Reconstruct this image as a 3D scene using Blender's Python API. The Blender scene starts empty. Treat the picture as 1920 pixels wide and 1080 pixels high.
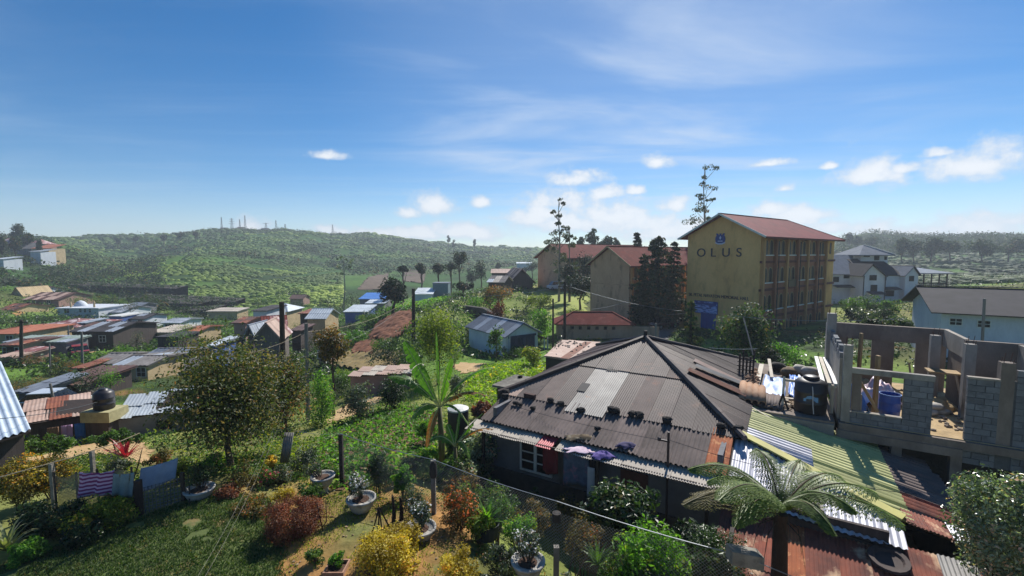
import bpy, bmesh, math, random
import numpy as np
from mathutils import Vector, Matrix
scene = bpy.context.scene
C = scene.collection
# ------------------------------------------------------------------ camera
FPX = 850.0; PITCH = math.atan(65/850); EYE = 7.0
cam_d = bpy.data.cameras.new('camera'); cam = bpy.data.objects.new('camera', cam_d); C.objects.link(cam)
cam.location = (0, 0, EYE); cam.rotation_euler = (math.pi/2-PITCH, 0, 0)
cam_d.sensor_width = 36; cam_d.lens = FPX/1920*36; cam_d.clip_start = 0.1; cam_d.clip_end = 9000
scene.camera = cam
# ------------------------------------------------------------------ sun, sky, exposure
SUN_EL = math.radians(42); SUN_AZ = math.radians(27)       # azimuth from +Y towards +X
sd = Vector((math.sin(SUN_AZ)*math.cos(SUN_EL), math.cos(SUN_AZ)*math.cos(SUN_EL), math.sin(SUN_EL)))
sl = bpy.data.lights.new('sun', 'SUN'); sl.energy = 5.0; sl.angle = math.radians(0.5); sl.color = (1.0, 0.955, 0.88)
so = bpy.data.objects.new('sun', sl); C.objects.link(so); so.rotation_euler = sd.to_track_quat('Z', 'Y').to_euler()
so.location = (20, 40, 60)
scene.view_settings.view_transform = 'Standard'; scene.view_settings.look = 'None'
scene.view_settings.exposure = 0.42; scene.view_settings.gamma = 1.0; scene.view_settings.use_curve_mapping = False
world = bpy.data.worlds.new('World'); scene.world = world; world.use_nodes = True
SKY_STRENGTH = 0.105
def build_world():
    nt = world.node_tree; N = nt.nodes; L = nt.links
    for n in list(N): N.remove(n)
    out = N.new('ShaderNodeOutputWorld'); bg = N.new('ShaderNodeBackground'); L.new(bg.outputs[0], out.inputs[0])
    bg.inputs['Strength'].default_value = SKY_STRENGTH
    sky = N.new('ShaderNodeTexSky'); sky.sky_type = 'NISHITA'; sky.sun_disc = False
    sky.sun_elevation = SUN_EL; sky.sun_rotation = SUN_AZ; sky.altitude = 1800
    sky.air_density = 1.0; sky.dust_density = 0.35; sky.ozone_density = 2.2
    tc = N.new('ShaderNodeTexCoord'); V = tc.outputs['Generated']
    def math_(op, a, b=None, c=None, clamp=False):
        m = N.new('ShaderNodeMath'); m.operation = op; m.use_clamp = clamp
        for i, x in enumerate((a, b, c)):
            if x is None: continue
            if isinstance(x, (int, float)): m.inputs[i].default_value = x
            else: L.new(x, m.inputs[i])
        return m.outputs[0]
    def ramp(x, a, b):
        m = N.new('ShaderNodeMapRange'); m.interpolation_type = 'SMOOTHSTEP'; L.new(x, m.inputs[0])
        m.inputs[1].default_value = a; m.inputs[2].default_value = b
        return m.outputs[0]
    def noise(vec, scale, detail, rough, dist=0.0):
        n = N.new('ShaderNodeTexNoise'); L.new(vec, n.inputs['Vector']); n.inputs['Scale'].default_value = scale
        n.inputs['Detail'].default_value = detail; n.inputs['Roughness'].default_value = rough
        n.inputs['Distortion'].default_value = dist
        return n.outputs['Fac']
    sep = N.new('ShaderNodeSeparateXYZ'); L.new(V, sep.inputs[0]); x, y, z = sep.outputs
    # thin high cloud: project the direction on a plane overhead
    zz = math_('MAXIMUM', z, 0.06)
    px_ = math_('DIVIDE', x, zz); py_ = math_('DIVIDE', y, zz)
    cmb = N.new('ShaderNodeCombineXYZ'); L.new(math_('MULTIPLY', px_, 0.7), cmb.inputs[0]); L.new(math_('MULTIPLY', py_, 1.3), cmb.inputs[1])
    mp = N.new('ShaderNodeMapping'); L.new(cmb.outputs[0], mp.inputs[0]); mp.inputs['Rotation'].default_value = (0, 0, 0.5); mp.inputs['Location'].default_value = (0.2, 0.55, 0)
    ci = ramp(noise(mp.outputs[0], 0.55, 7, 0.55, 0.6), 0.42, 0.78)
    mp2 = N.new('ShaderNodeMapping'); L.new(cmb.outputs[0], mp2.inputs[0]); mp2.inputs['Rotation'].default_value = (0, 0, -0.35); mp2.inputs['Scale'].default_value = (0.45, 2.4, 1)
    ci2 = ramp(noise(mp2.outputs[0], 0.8, 6, 0.6, 0.3), 0.45, 0.85)
    # milky veil in the part of the sky below the sun
    dotn = N.new('ShaderNodeVectorMath'); dotn.operation = 'DOT_PRODUCT'; L.new(V, dotn.inputs[0]); dotn.inputs[1].default_value = Vector((0.20, 0.86, 0.46)).normalized()
    veil = ramp(dotn.outputs['Value'], 0.80, 1.0)
    cir = math_('ADD', math_('MULTIPLY', ci, math_('ADD', math_('MULTIPLY', veil, 0.62), 0.14)), math_('MULTIPLY', ci2, 0.10))
    cir = math_('ADD', cir, math_('MULTIPLY', veil, 0.15))
    # fair-weather cumulus along the horizon
    el = math_('ARCSINE', z); az = math_('ARCTAN2', x, y)
    def puffs(specs):
        tot = None
        c2 = N.new('ShaderNodeCombineXYZ'); L.new(az, c2.inputs[0]); L.new(math_('MULTIPLY', el, 1.25), c2.inputs[1])
        nA = noise(c2.outputs[0], 26, 7, 0.58, 0.1)
        nB = noise(c2.outputs[0], 9, 3, 0.5)
        nz = math_('ADD', math_('MULTIPLY', nA, 0.75), math_('MULTIPLY', nB, 0.45))
        for a, e, w, h in specs:
            da = math_('DIVIDE', math_('SUBTRACT', az, a), w); de = math_('DIVIDE', math_('SUBTRACT', el, e), h)
            below = math_('MULTIPLY', math_('MINIMUM', de, 0.0), 1.6)        # flat base
            r = math_('ADD', math_('MULTIPLY', da, da), math_('ADD', math_('MULTIPLY', de, de), math_('MULTIPLY', below, below)))
            g = math_('SUBTRACT', 1.0, math_('SQRT', r))
            tot = g if tot is None else math_('MAXIMUM', tot, g)
        tot = math_('MAXIMUM', tot, -1.2)
        v = math_('ADD', tot, math_('MULTIPLY', math_('SUBTRACT', nz, 0.6), 2.6))
        return ramp(v, -0.2, 0.6), ramp(v, 0.0, 0.95)
    def AE(px, py):
        u = (px-960)/FPX; v = (540-py)/FPX
        d = Vector((u, math.cos(PITCH)+v*math.sin(PITCH), -math.sin(PITCH)+v*math.cos(PITCH))).normalized()
        return math.atan2(d.x, d.y), math.asin(d.z)
    specs = []
    for px, py, wpx, hpx in CLOUDS:
        wpx *= 1.45; hpx *= 2.1
        a, e = AE(px, py); a2, _ = AE(px+wpx, py); _, e2 = AE(px, py-hpx)
        specs.append((a, e, abs(a2-a), abs(e2-e)))
    cu, core = puffs(specs)
    low = ramp(el, 0.16, 0.0)                                # pale band of air at the horizon
    def mix(fac, a, b):
        m = N.new('ShaderNodeMix'); m.data_type = 'RGBA'; m.clamp_factor = True; L.new(fac, m.inputs[0])
        for s, v in ((m.inputs[6], a), (m.inputs[7], b)):
            if isinstance(v, tuple): s.default_value = v
            else: L.new(v, s)
        return m.outputs[2]
    hs = N.new('ShaderNodeHueSaturation'); L.new(sky.outputs[0], hs.inputs['Color']); hs.inputs['Saturation'].default_value = SKY_SAT; hs.inputs['Value'].default_value = SKY_VAL
    col = mix(cir, hs.outputs[0], (4.6, 5.4, 6.6, 1))
    col = mix(math_('MULTIPLY', low, 0.16), col, (3.8, 5.0, 6.4, 1))
    cc = mix(core, (4.6, 5.3, 6.2, 1), (6.9, 7.0, 7.2, 1))
    col = mix(math_('MULTIPLY', cu, 0.93), col, cc)
    L.new(col, bg.inputs['Color'])
SKY_SAT = 1.42; SKY_VAL = 0.8
CLOUDS = [(1090,420,110,16),(1000,412,50,14),(1230,440,70,14),(860,436,70,10),(1700,440,110,12),(1480,412,60,14),(1075,338,42,11),(1020,404,52,11),(1052,380,58,15),(1132,366,30,10),(1192,359,16,6),(1140,410,90,22),(1200,425,90,18),(1272,388,16,12),
          (815,388,36,16),(768,402,22,9),(900,381,16,8),(610,293,26,7),(1235,307,22,10),(1640,332,55,22),(1690,318,30,10),(1840,312,110,26),(1890,300,60,22),
          (1445,395,36,13),(1505,405,50,12),(1440,308,34,5),(1760,288,32,7),(780,440,60,10),(900,440,45,11),(640,435,40,7),(470,428,26,10),(1640,436,60,14),
          (1740,438,60,10),(1850,428,80,18),(1900,415,50,14),(1555,430,40,10),(1470,355,16,6),(1310,425,40,12),(1555,312,14,5),(700,438,40,7)]
build_world()
scene.render.engine = 'CYCLES'
try: scene.cycles.max_bounces = 6; scene.cycles.transparent_max_bounces = 8; scene.cycles.volume_bounces = 0
except Exception: pass

# ------------------------------------------------------------------ picking points in the place
def ray(px, py):
    u = (px-960)/FPX; v = (540-py)/FPX
    return np.array([u, math.cos(PITCH)+v*math.sin(PITCH), -math.sin(PITCH)+v*math.cos(PITCH)])
def at(px, py, Y):
    r = ray(px, py); t = Y/r[1]; return np.array([r[0]*t, Y, EYE+r[2]*t])
def on(px, py, z):
    r = ray(px, py); t = (z-EYE)/r[2]; p = r*t; p[2] += EYE; return p
def xat(px, Y, py=560): return ray(px, py)[0]/ray(px, py)[1]*Y
def zat(px, py, Y): return at(px, py, Y)[2]

# ------------------------------------------------------------------ object helpers
def thing(name, label, cat, loc=(0,0,0), rotz=0.0, group=None):
    o = bpy.data.objects.new(name, None); C.objects.link(o); o.empty_display_size = 0.2
    o.location = [float(a) for a in loc]; o.rotation_euler = (0,0,rotz); o['label'] = label; o['category'] = cat
    if group: o['group'] = group
    return o
def tag(o, label, cat, group=None):
    o['label'] = label; o['category'] = cat
    if group: o['group'] = group
    return o
def stuff(o, label=None, cat=None):
    o['kind'] = 'stuff'
    if label: o['label'] = label
    if cat: o['category'] = cat
    return o
def struct(o, label=None):
    o['kind'] = 'structure'
    if label: o['label'] = label
    return o
def base_of(parent):
    v = np.zeros(3)
    while parent is not None:
        v = v+np.array(parent.location); parent = parent.parent
    return v
def mesh_from(name, V, F, mat=None, smooth=False, tint=None, col=None):
    me = bpy.data.meshes.new(name)
    V = np.asarray(V, dtype=np.float32).reshape(-1, 3)
    me.vertices.add(len(V)); me.vertices.foreach_set('co', V.ravel())
    if isinstance(F, np.ndarray):
        n, k = F.shape
        me.loops.add(n*k); me.loops.foreach_set('vertex_index', F.astype(np.int32).ravel())
        me.polygons.add(n); me.polygons.foreach_set('loop_start', np.arange(0, n*k, k, dtype=np.int32))
        try: me.polygons.foreach_set('loop_total', np.full(n, k, dtype=np.int32))
        except Exception: pass
    else:
        fl = [i for f in F for i in f]; st = np.cumsum([0]+[len(f) for f in F])[:-1]
        me.loops.add(len(fl)); me.loops.foreach_set('vertex_index', np.array(fl, dtype=np.int32))
        me.polygons.add(len(F)); me.polygons.foreach_set('loop_start', st.astype(np.int32))
        try: me.polygons.foreach_set('loop_total', np.array([len(f) for f in F], dtype=np.int32))
        except Exception: pass
    me.polygons.foreach_set('use_smooth', np.full(len(me.polygons), bool(smooth)))
    me.update(calc_edges=True)
    if tint is not None:
        a = me.attributes.new('tint', 'FLOAT', 'POINT'); a.data.foreach_set('value', np.asarray(tint, dtype=np.float32))
    if col is not None:
        a = me.color_attributes.new('col', 'FLOAT_COLOR', 'POINT'); a.data.foreach_set('color', np.asarray(col, dtype=np.float32).ravel())
    if mat: me.materials.append(mat)
    return me
def link(name, me, parent=None):
    o = bpy.data.objects.new(name, me); C.objects.link(o)
    if parent is not None: o.parent = parent
    return o
def put(name, V, F, mat, parent=None, **k):
    V = np.asarray(V, dtype=float).reshape(-1, 3)
    if parent is not None: V = V-base_of(parent)
    return link(name, mesh_from(name, V, F, mat, **k), parent)
def tree_copy(o, parent=None):
    c = o.copy(); C.objects.link(c)
    if parent is not None: c.parent = parent
    for ch in o.children: tree_copy(ch, c)
    return c
def at_base(name, V, F, mat, label, cat, group=None, **k):
    """one-mesh thing: origin at the middle of its base"""
    V = np.asarray(V, dtype=float).reshape(-1, 3)
    b = np.array([(V[:,0].min()+V[:,0].max())/2, (V[:,1].min()+V[:,1].max())/2, V[:,2].min()])
    o = link(name, mesh_from(name, V-b, F, mat, **k)); o.location = b
    return tag(o, label, cat, group)

class MB:
    def __init__(s, xf=None): s.v = []; s.f = []; s.xf = xf
    def add(s, V, F):
        b = len(s.v)
        for p in V: s.v.append(tuple(s.xf(*p)) if s.xf else tuple(p))
        for f in F: s.f.append([b+i for i in f])
        return s
    def box(s, x0, x1, y0, y1, z0, z1):
        return s.add([(x0,y0,z0),(x1,y0,z0),(x1,y1,z0),(x0,y1,z0),(x0,y0,z1),(x1,y0,z1),(x1,y1,z1),(x0,y1,z1)],
                     [(0,3,2,1),(4,5,6,7),(0,1,5,4),(1,2,6,5),(2,3,7,6),(3,0,4,7)])
    def beam(s, p, q, w, h=None, up=(0,0,1)):
        h = h or w; p = Vector(p); q = Vector(q); d = (q-p).normalized(); u = Vector(up)
        if abs(d.dot(u)) > .97: u = Vector((1,0,0))
        r = d.cross(u).normalized()*w/2; u = r.cross(d).normalized()*h/2
        V = [p-r-u, p+r-u, p+r+u, p-r+u, q-r-u, q+r-u, q+r+u, q-r+u]
        return s.add(V, [(0,3,2,1),(4,5,6,7),(0,1,5,4),(1,2,6,5),(2,3,7,6),(3,0,4,7)])
    def tube(s, pts, r, n=6, cap=True):
        pts = [Vector(p) for p in pts]; k = len(pts)
        rs = r if hasattr(r, '__len__') else [r]*k
        V = []; F = []; prev = None
        for i, p in enumerate(pts):
            d = (pts[min(i+1, k-1)]-pts[max(i-1, 0)]).normalized()
            a = prev if prev is not None else (Vector((1,0,0)) if abs(d.x) < .9 else Vector((0,1,0)))
            a = (a-d*a.dot(d)).normalized(); b = d.cross(a); prev = a
            for j in range(n):
                t = 2*math.pi*j/n; V.append(p+(a*math.cos(t)+b*math.sin(t))*rs[i])
        for i in range(k-1):
            for j in range(n):
                F.append((i*n+j, i*n+(j+1)%n, (i+1)*n+(j+1)%n, (i+1)*n+j))
        if cap: F.append(tuple(range(n))[::-1]); F.append(tuple((k-1)*n+j for j in range(n)))
        return s.add(V, F)
    def lathe(s, prof, c=(0,0,0), n=20, cap=True):
        V = []; F = []; k = len(prof)
        for r, z in prof:
            for j in range(n):
                t = 2*math.pi*j/n; V.append((c[0]+r*math.cos(t), c[1]+r*math.sin(t), c[2]+z))
        for i in range(k-1):
            for j in range(n): F.append((i*n+j, i*n+(j+1)%n, (i+1)*n+(j+1)%n, (i+1)*n+j))
        if cap: F.append(tuple(range(n))[::-1]); F.append(tuple((k-1)*n+j for j in range(n)))
        return s.add(V, F)
    def prism(s, poly, p, q):
        """poly: list of 3-vectors (as offsets), extruded from p to q"""
        n = len(poly); p = np.array(p, float); q = np.array(q, float)
        V = [p+np.array(a) for a in poly]+[q+np.array(a) for a in poly]
        F = [tuple(range(n))[::-1], tuple(range(n, 2*n))]+[(i, (i+1)%n, n+(i+1)%n, n+i) for i in range(n)]
        return s.add(V, F)
    def quad(s, a, b, c, d): return s.add([a,b,c,d], [(0,1,2,3)])
    def slab(s, P, th):
        """thick polygon: P list of points, th thickness downwards along its normal"""
        P = [Vector(a) for a in P]; n = (P[1]-P[0]).cross(P[-1]-P[0]).normalized()
        if n.z < 0: n = -n
        return s.prism([(0,0,0)]+[tuple(a-P[0]) for a in P[1:]], P[0]-n*th, P[0])
    def blob(s, c, rx, ry, rz, rng, n=7, m=4, j=.25):
        V = [(c[0], c[1], c[2]+rz)]; F = []
        for i in range(1, m):
            ph = math.pi*i/m
            for k in range(n):
                t = 2*math.pi*(k+.5*(i%2))/n; q = 1+rng.uniform(-j, j)
                V.append((c[0]+rx*math.sin(ph)*math.cos(t)*q, c[1]+ry*math.sin(ph)*math.sin(t)*q, c[2]+rz*math.cos(ph)*q))
        V.append((c[0], c[1], c[2]-rz)); L = len(V)-1
        for k in range(n): F.append((0, 1+k, 1+(k+1)%n))
        for i in range(m-2):
            for k in range(n): F.append((1+i*n+k, 1+(i+1)*n+k, 1+(i+1)*n+(k+1)%n, 1+i*n+(k+1)%n))
        for k in range(n): F.append((L, 1+(m-2)*n+(k+1)%n, 1+(m-2)*n+k))
        return s.add(V, F)
    def build(s, name, mat, parent=None, smooth=False):
        return put(name, s.v, s.f, mat, parent, smooth=smooth)
    def lone(s, name, mat, label, cat, group=None, smooth=False):
        return at_base(name, s.v, s.f, mat, label, cat, group, smooth=smooth)
    def data(s, name, mat, smooth=False): return mesh_from(name, s.v, s.f, mat, smooth=smooth)

# ------------------------------------------------------------------ materials
MATS = {}
def nodes_of(name):
    m = bpy.data.materials.new(name); m.use_nodes = True; nt = m.node_tree
    b = nt.nodes['Principled BSDF']; return m, nt.nodes, nt.links, b
def mat(name, c1, c2=None, scale=4.0, rough=0.8, metal=0.0, bump=0.0, bscale=None, detail=6, lo=.35, hi=.65, c3=None, s3=12.0, lo3=.55, hi3=.75,
        stretch=(1,1,1), vary=0.0, spec=None, dirt=None, coat=0.0):
    """procedural surface: two colours mixed by noise, an optional third (stain) and per-object value change"""
    if name in MATS: return MATS[name]
    m, N, L, b = nodes_of(name); MATS[name] = m
    c2 = c2 or tuple(min(1, x*1.18) for x in c1)
    tc = N.new('ShaderNodeTexCoord'); mp = N.new('ShaderNodeMapping'); L.new(tc.outputs['Object'], mp.inputs[0]); mp.inputs['Scale'].default_value = stretch
    oi = N.new('ShaderNodeObjectInfo')
    add = N.new('ShaderNodeVectorMath'); add.operation = 'ADD'; L.new(mp.outputs[0], add.inputs[0])
    ml = N.new('ShaderNodeVectorMath'); ml.operation = 'SCALE'; ml.inputs[0].default_value = (31, 17, 23); L.new(oi.outputs['Random'], ml.inputs['Scale']); L.new(ml.outputs[0], add.inputs[1])
    def nz(sc, det=detail):
        n = N.new('ShaderNodeTexNoise'); n.inputs['Scale'].default_value = sc; n.inputs['Detail'].default_value = det; n.inputs['Roughness'].default_value = .62
        L.new(add.outputs[0], n.inputs['Vector']); return n.outputs['Fac']
    def mr(x, a, c):
        r = N.new('ShaderNodeMapRange'); L.new(x, r.inputs[0]); r.inputs[1].default_value = a; r.inputs[2].default_value = c; return r.outputs[0]
    def mx(f, a, c):
        k = N.new('ShaderNodeMix'); k.data_type = 'RGBA'; L.new(f, k.inputs[0])
        for sck, v in ((k.inputs[6], a), (k.inputs[7], c)):
            if isinstance(v, tuple): sck.default_value = (*v[:3], 1)
            else: L.new(v, sck)
        return k.outputs[2]
    n1 = nz(scale); col = mx(mr(n1, lo, hi), tuple(c1), tuple(c2))
    if c3: col = mx(mr(nz(s3), lo3, hi3), col, tuple(c3))
    fine = nz(scale*14, 3)
    hv = N.new('ShaderNodeHueSaturation'); L.new(col, hv.inputs['Color'])
    v = N.new('ShaderNodeMath'); v.operation = 'MULTIPLY_ADD'; L.new(oi.outputs['Random'], v.inputs[0]); v.inputs[1].default_value = vary; v.inputs[2].default_value = 1-vary/2
    v2 = N.new('ShaderNodeMath'); v2.operation = 'MULTIPLY_ADD'; L.new(fine, v2.inputs[0]); v2.inputs[1].default_value = .3; v2.inputs[2].default_value = .85
    v3 = N.new('ShaderNodeMath'); v3.operation = 'MULTIPLY'; L.new(v.outputs[0], v3.inputs[0]); L.new(v2.outputs[0], v3.inputs[1])
    L.new(v3.outputs[0], hv.inputs['Value']); L.new(hv.outputs[0], b.inputs['Base Color'])
    b.inputs['Roughness'].default_value = rough; b.inputs['Metallic'].default_value = metal
    if spec is not None: b.inputs['Specular IOR Level'].default_value = spec
    if coat: b.inputs['Coat Weight'].default_value = coat
    if bump:
        bp = N.new('ShaderNodeBump'); bp.inputs['Strength'].default_value = bump; bp.inputs['Distance'].default_value = .05
        L.new(nz(bscale or scale*5, 5), bp.inputs['Height']); L.new(bp.outputs[0], b.inputs['Normal'])
    return m
def leaf_mat(name, dark, mid, light, trans=.42, rough=.5, tcol=None):
    if name in MATS: return MATS[name]
    m, N, L, b = nodes_of(name); MATS[name] = m
    a = N.new('ShaderNodeAttribute'); a.attribute_name = 'tint'
    cr = N.new('ShaderNodeValToRGB'); e = cr.color_ramp.elements
    e[0].position = 0.0; e[0].color = (*dark, 1); e[1].position = 1.0; e[1].color = (*light, 1); k = e.new(.5); k.color = (*mid, 1); k2 = e.new(.93); k2.color = (*light, 1); e[len(e)-1].color = (min(1,light[0]*1.5+.05), light[1]*.9, light[2]*.9, 1)
    oi = N.new('ShaderNodeObjectInfo'); ad = N.new('ShaderNodeMath'); ad.operation = 'MULTIPLY_ADD'; L.new(oi.outputs['Random'], ad.inputs[0]); ad.inputs[1].default_value = .16; L.new(a.outputs['Fac'], ad.inputs[2])
    sb = N.new('ShaderNodeMath'); sb.operation = 'SUBTRACT'; L.new(ad.outputs[0], sb.inputs[0]); sb.inputs[1].default_value = .08
    L.new(sb.outputs[0], cr.inputs[0]); L.new(cr.outputs[0], b.inputs['Base Color'])
    b.inputs['Roughness'].default_value = rough; b.inputs['Specular IOR Level'].default_value = .35
    tr = N.new('ShaderNodeBsdfTranslucent'); g = N.new('ShaderNodeMix'); g.data_type = 'RGBA'; g.blend_type = 'MULTIPLY'; g.inputs[0].default_value = 1
    L.new(cr.outputs[0], g.inputs[6]); g.inputs[7].default_value = (*(tcol or (1.5, 1.75, .55)), 1); L.new(g.outputs[2], tr.inputs['Color'])
    mxs = N.new('ShaderNodeMixShader'); mxs.inputs[0].default_value = trans; L.new(b.outputs[0], mxs.inputs[1]); L.new(tr.outputs[0], mxs.inputs[2])
    L.new(mxs.outputs[0], N['Material Output'].inputs['Surface'])
    return m
G = lambda h: tuple(((int(h[i:i+2], 16)/255)/12.92 if int(h[i:i+2], 16)/255 <= .04045 else ((int(h[i:i+2], 16)/255+.055)/1.055)**2.4) for i in (0, 2, 4))
# ================================================================== terrain
def warp(x, y):
    r = np.hypot(x, y); return np.stack([np.arctan2(x, y)*2.2, np.log(np.maximum(r, 1.0))], -1)
CP = []           # control points (x, y, z)
def cz(px, Y, z, py=560): CP.append((xat(px, Y, py), Y, z))
def cp(px, py, Y): CP.append(tuple(at(px, py, Y)))
for px_, Y_, z_ in [(100,9,0),(-200,9,0),(100,12,-.05),(500,9,0),(500,12.5,0),(850,7.5,0),(880,10.5,0),(1250,5.5,0),(1250,3,0),(640,13,0),(300,13,-.02),(700,3,0),(200,4,0),(1600,4,-.1),(1900,5,-.6),
        (60,16,-1.0),(300,16,-.9),(172,14,-.3),(430,14.2,0),(-250,15,-.8),(560,15,-.35),(700,16.5,-.8),(820,16.8,-1.1),(700,23,-1.9),(600,20,-1.6),(450,19,-1.6),
        (960,15.5,-2.0),(1150,12.5,-2.2),(1300,9.5,-1.8),(1210,22,-2.3),(1450,20,-2.3),(1600,11,-2.4),(1450,8.2,-1.0),(1750,17,-2.3),(1900,12,-2.3),(1900,24,-2.2),(1750,26,-2.2),
        (960,38,-3.0),(900,30,-2.7),(850,35,-3.1),(1020,30,-2.6),(760,32,-3.0),(1120,36,-3.0),(1300,34,-3.2),(1450,36,-3.2),(1600,36,-2.6),
        (950,49,-4.3),(870,52,-4.6),(1150,52,-3.8),(1250,68,-3.6),(1050,56,-4.0),(1350,50,-3.7),(1350,62,-3.6),(1500,70,-3.5),(1450,45,-3.4),(1600,62,-3.0),
        (1070,85,-2.8),(1070,100,-2.3),(1042,112,-1.5),(950,85,-3.6),(950,120,-2.4),(1150,90,-3.2),(1200,120,-1.5),(1280,85,-3),
        (1650,95,-3.0),(1800,40,-1.6),(1900,45,-1.2),(1800,65,-2.0),(1700,60,-2.5),
        (250,23,-2.6),(100,21,-2.3),(-150,20,-2.0),(250,28,-4.2),(100,28,-4.0),(100,36,-5.0),(250,42,-5.6),(400,30,-3.8),(100,60,-6.3),(230,60,-6.6),(30,60,-6),(-150,60,-5),(450,40,-5.6),(450,70,-8),(600,34,-4.3),(600,60,-7),(560,48,-6.3),
        (700,45,-4.6),(720,58,-4.1),(740,72,-3.6),(690,60,-5.2),(830,95,-2.6),(780,92,-3.3),(720,90,-4.4),(640,75,-7.5),(600,95,-9.5),(700,120,-9.5),(480,110,-10.5),(250,110,-8.5),(60,110,-7.2),(60,140,-5),(200,150,-9),(400,165,-10.5),(640,150,-11),(760,190,-11),(860,160,-8),(980,170,-5)]: cz(px_, Y_, z_)
for px_, py_, Y_ in [(50,540,140),(50,500,200),(60,470,240),(110,455,280),(-150,460,220),(180,520,220),(120,500,220),(200,447,520),(120,452,430),(-200,445,420),
        (330,552,172),(260,545,180),(440,556,175),(330,484,262),(400,505,235),(270,500,250),(480,535,205),(560,550,185),(230,500,330),(350,452,430),(260,462,420),(480,457,400),(420,478,330),(530,478,330),
        (450,431,620),(400,433,600),(300,440,560),(520,434,630),(600,440,660),(700,443,700),(760,450,740),(800,456,780),(900,465,820),(1000,470,880),(600,480,390),(560,500,300),(600,525,240),(700,488,380),(680,515,290),(640,552,190),(800,490,400),(900,500,330),(720,530,230),(840,532,230),(960,497,420),
        (1100,474,500),(1200,473,500),(1350,470,500),(1600,447,480),(1700,445,480),(1800,446,470),(1920,446,470),(2100,446,470),(1700,470,350),(1800,490,240),(1850,515,160),(1920,500,220),(1720,505,190),(1600,490,250),(2100,500,220),(1930,540,80)]: cp(px_, py_, Y_)
for px_, Y_, z_ in [(-200,900,0),(120,900,10),(300,1000,15),(450,1000,20),(600,1050,10),(800,1300,0),(1000,1500,-10),(1200,1000,-10),(1500,900,0),(1800,900,10),(2100,900,5),(300,2500,-20),(900,2500,-25),(1500,2500,-20),(2000,2500,-20),(-200,2500,-20)]: cz(px_, Y_, z_)
CP = np.array(CP)
def tps_fit(P, v, lam=2e-3):
    n = len(P); d = np.linalg.norm(P[:, None]-P[None], axis=-1)
    K = np.where(d > 0, d*d*np.log(d+1e-12), 0)+lam*np.eye(n)
    A = np.zeros((n+3, n+3)); A[:n, :n] = K; Q = np.hstack([np.ones((n, 1)), P]); A[:n, n:] = Q; A[n:, :n] = Q.T
    return np.linalg.solve(A, np.concatenate([v, np.zeros(3)]))
_WP = warp(CP[:, 0], CP[:, 1]); _TW = tps_fit(_WP, CP[:, 2])
rngs = np.random.RandomState(5)
_wave = [(rngs.uniform(.02, .25), rngs.uniform(0, 6.28), rngs.uniform(0, 6.28)) for _ in range(14)]
def hgt(x, y):
    x = np.atleast_1d(np.asarray(x, float)); y = np.atleast_1d(np.asarray(y, float)); sh = x.shape; x = x.ravel(); y = y.ravel()
    out = np.zeros(len(x))
    for a in range(0, len(x), 20000):
        W = warp(x[a:a+20000], y[a:a+20000]); d = np.linalg.norm(W[:, None]-_WP[None], axis=-1)
        K = np.where(d > 0, d*d*np.log(d+1e-12), 0)
        out[a:a+20000] = K@_TW[:-3]+_TW[-3]+W@_TW[-2:]
    r = np.hypot(x, y); amp = np.clip((r-120)/400, 0, 1)*2.2
    bump = sum(np.sin(x*k*math.cos(t)+y*k*math.sin(t)+p)/(1+k*22) for k, t, p in _wave)*.75
    return (out+amp*bump).reshape(sh)
def h1(x, y): return float(hgt([x], [y])[0])
def ground_at(px, py, y0=8, y1=900):
    """where the ground is first met along the line of sight through a pixel"""
    r = ray(px, py); Y = np.geomspace(y0, y1, 400); t = Y/r[1]
    z = EYE+r[2]*t; g = hgt(r[0]*t, Y); k = np.argmax(z < g)
    return np.array([r[0]*t[k], Y[k], g[k]])
def gp(px, Y):
    x = xat(px, Y); return np.array([x, Y, h1(x, Y)])
def vnoise(x, y, s, seed=0):
    """smooth value noise in numpy"""
    r = np.random.RandomState(seed); T = r.rand(64, 64); u = x/s; v = y/s
    i = np.floor(u).astype(int); j = np.floor(v).astype(int); f = u-i; g = v-j; f = f*f*(3-2*f); g = g*g*(3-2*g)
    a = T[i % 64, j % 64]; b = T[(i+1) % 64, j % 64]; c = T[i % 64, (j+1) % 64]; d = T[(i+1) % 64, (j+1) % 64]
    return (a*(1-f)+b*f)*(1-g)+(c*(1-f)+d*f)*g
def fbm(x, y, s, seed=0): return .5*vnoise(x, y, s, seed)+.3*vnoise(x, y, s/2.3, seed+1)+.2*vnoise(x, y, s/5.1, seed+2)
def inpoly(x, y, poly):
    x = np.asarray(x); y = np.asarray(y); ins = np.zeros(x.shape, bool); n = len(poly)
    for i in range(n):
        (x1, y1), (x2, y2) = poly[i], poly[(i+1) % n]
        c = ((y1 > y) != (y2 > y)) & (x < (x2-x1)*(y-y1)/(y2-y1+1e-12)+x1); ins ^= c
    return ins
def proj(X, Y, Z):
    Z = Z-EYE; f = Y*math.cos(PITCH)-Z*math.sin(PITCH); u = Y*math.sin(PITCH)+Z*math.cos(PITCH)
    return 960+FPX*X/f, 540-FPX*u/f
az = np.radians(np.concatenate([np.arange(-180, -62, 8.), np.arange(-62, 62, .36), np.arange(62, 180.1, 8.)]))
rr = np.concatenate([[0.01, 1.5], np.geomspace(2.5, 1500, 300), [2200, 3500, 6000]])
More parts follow.
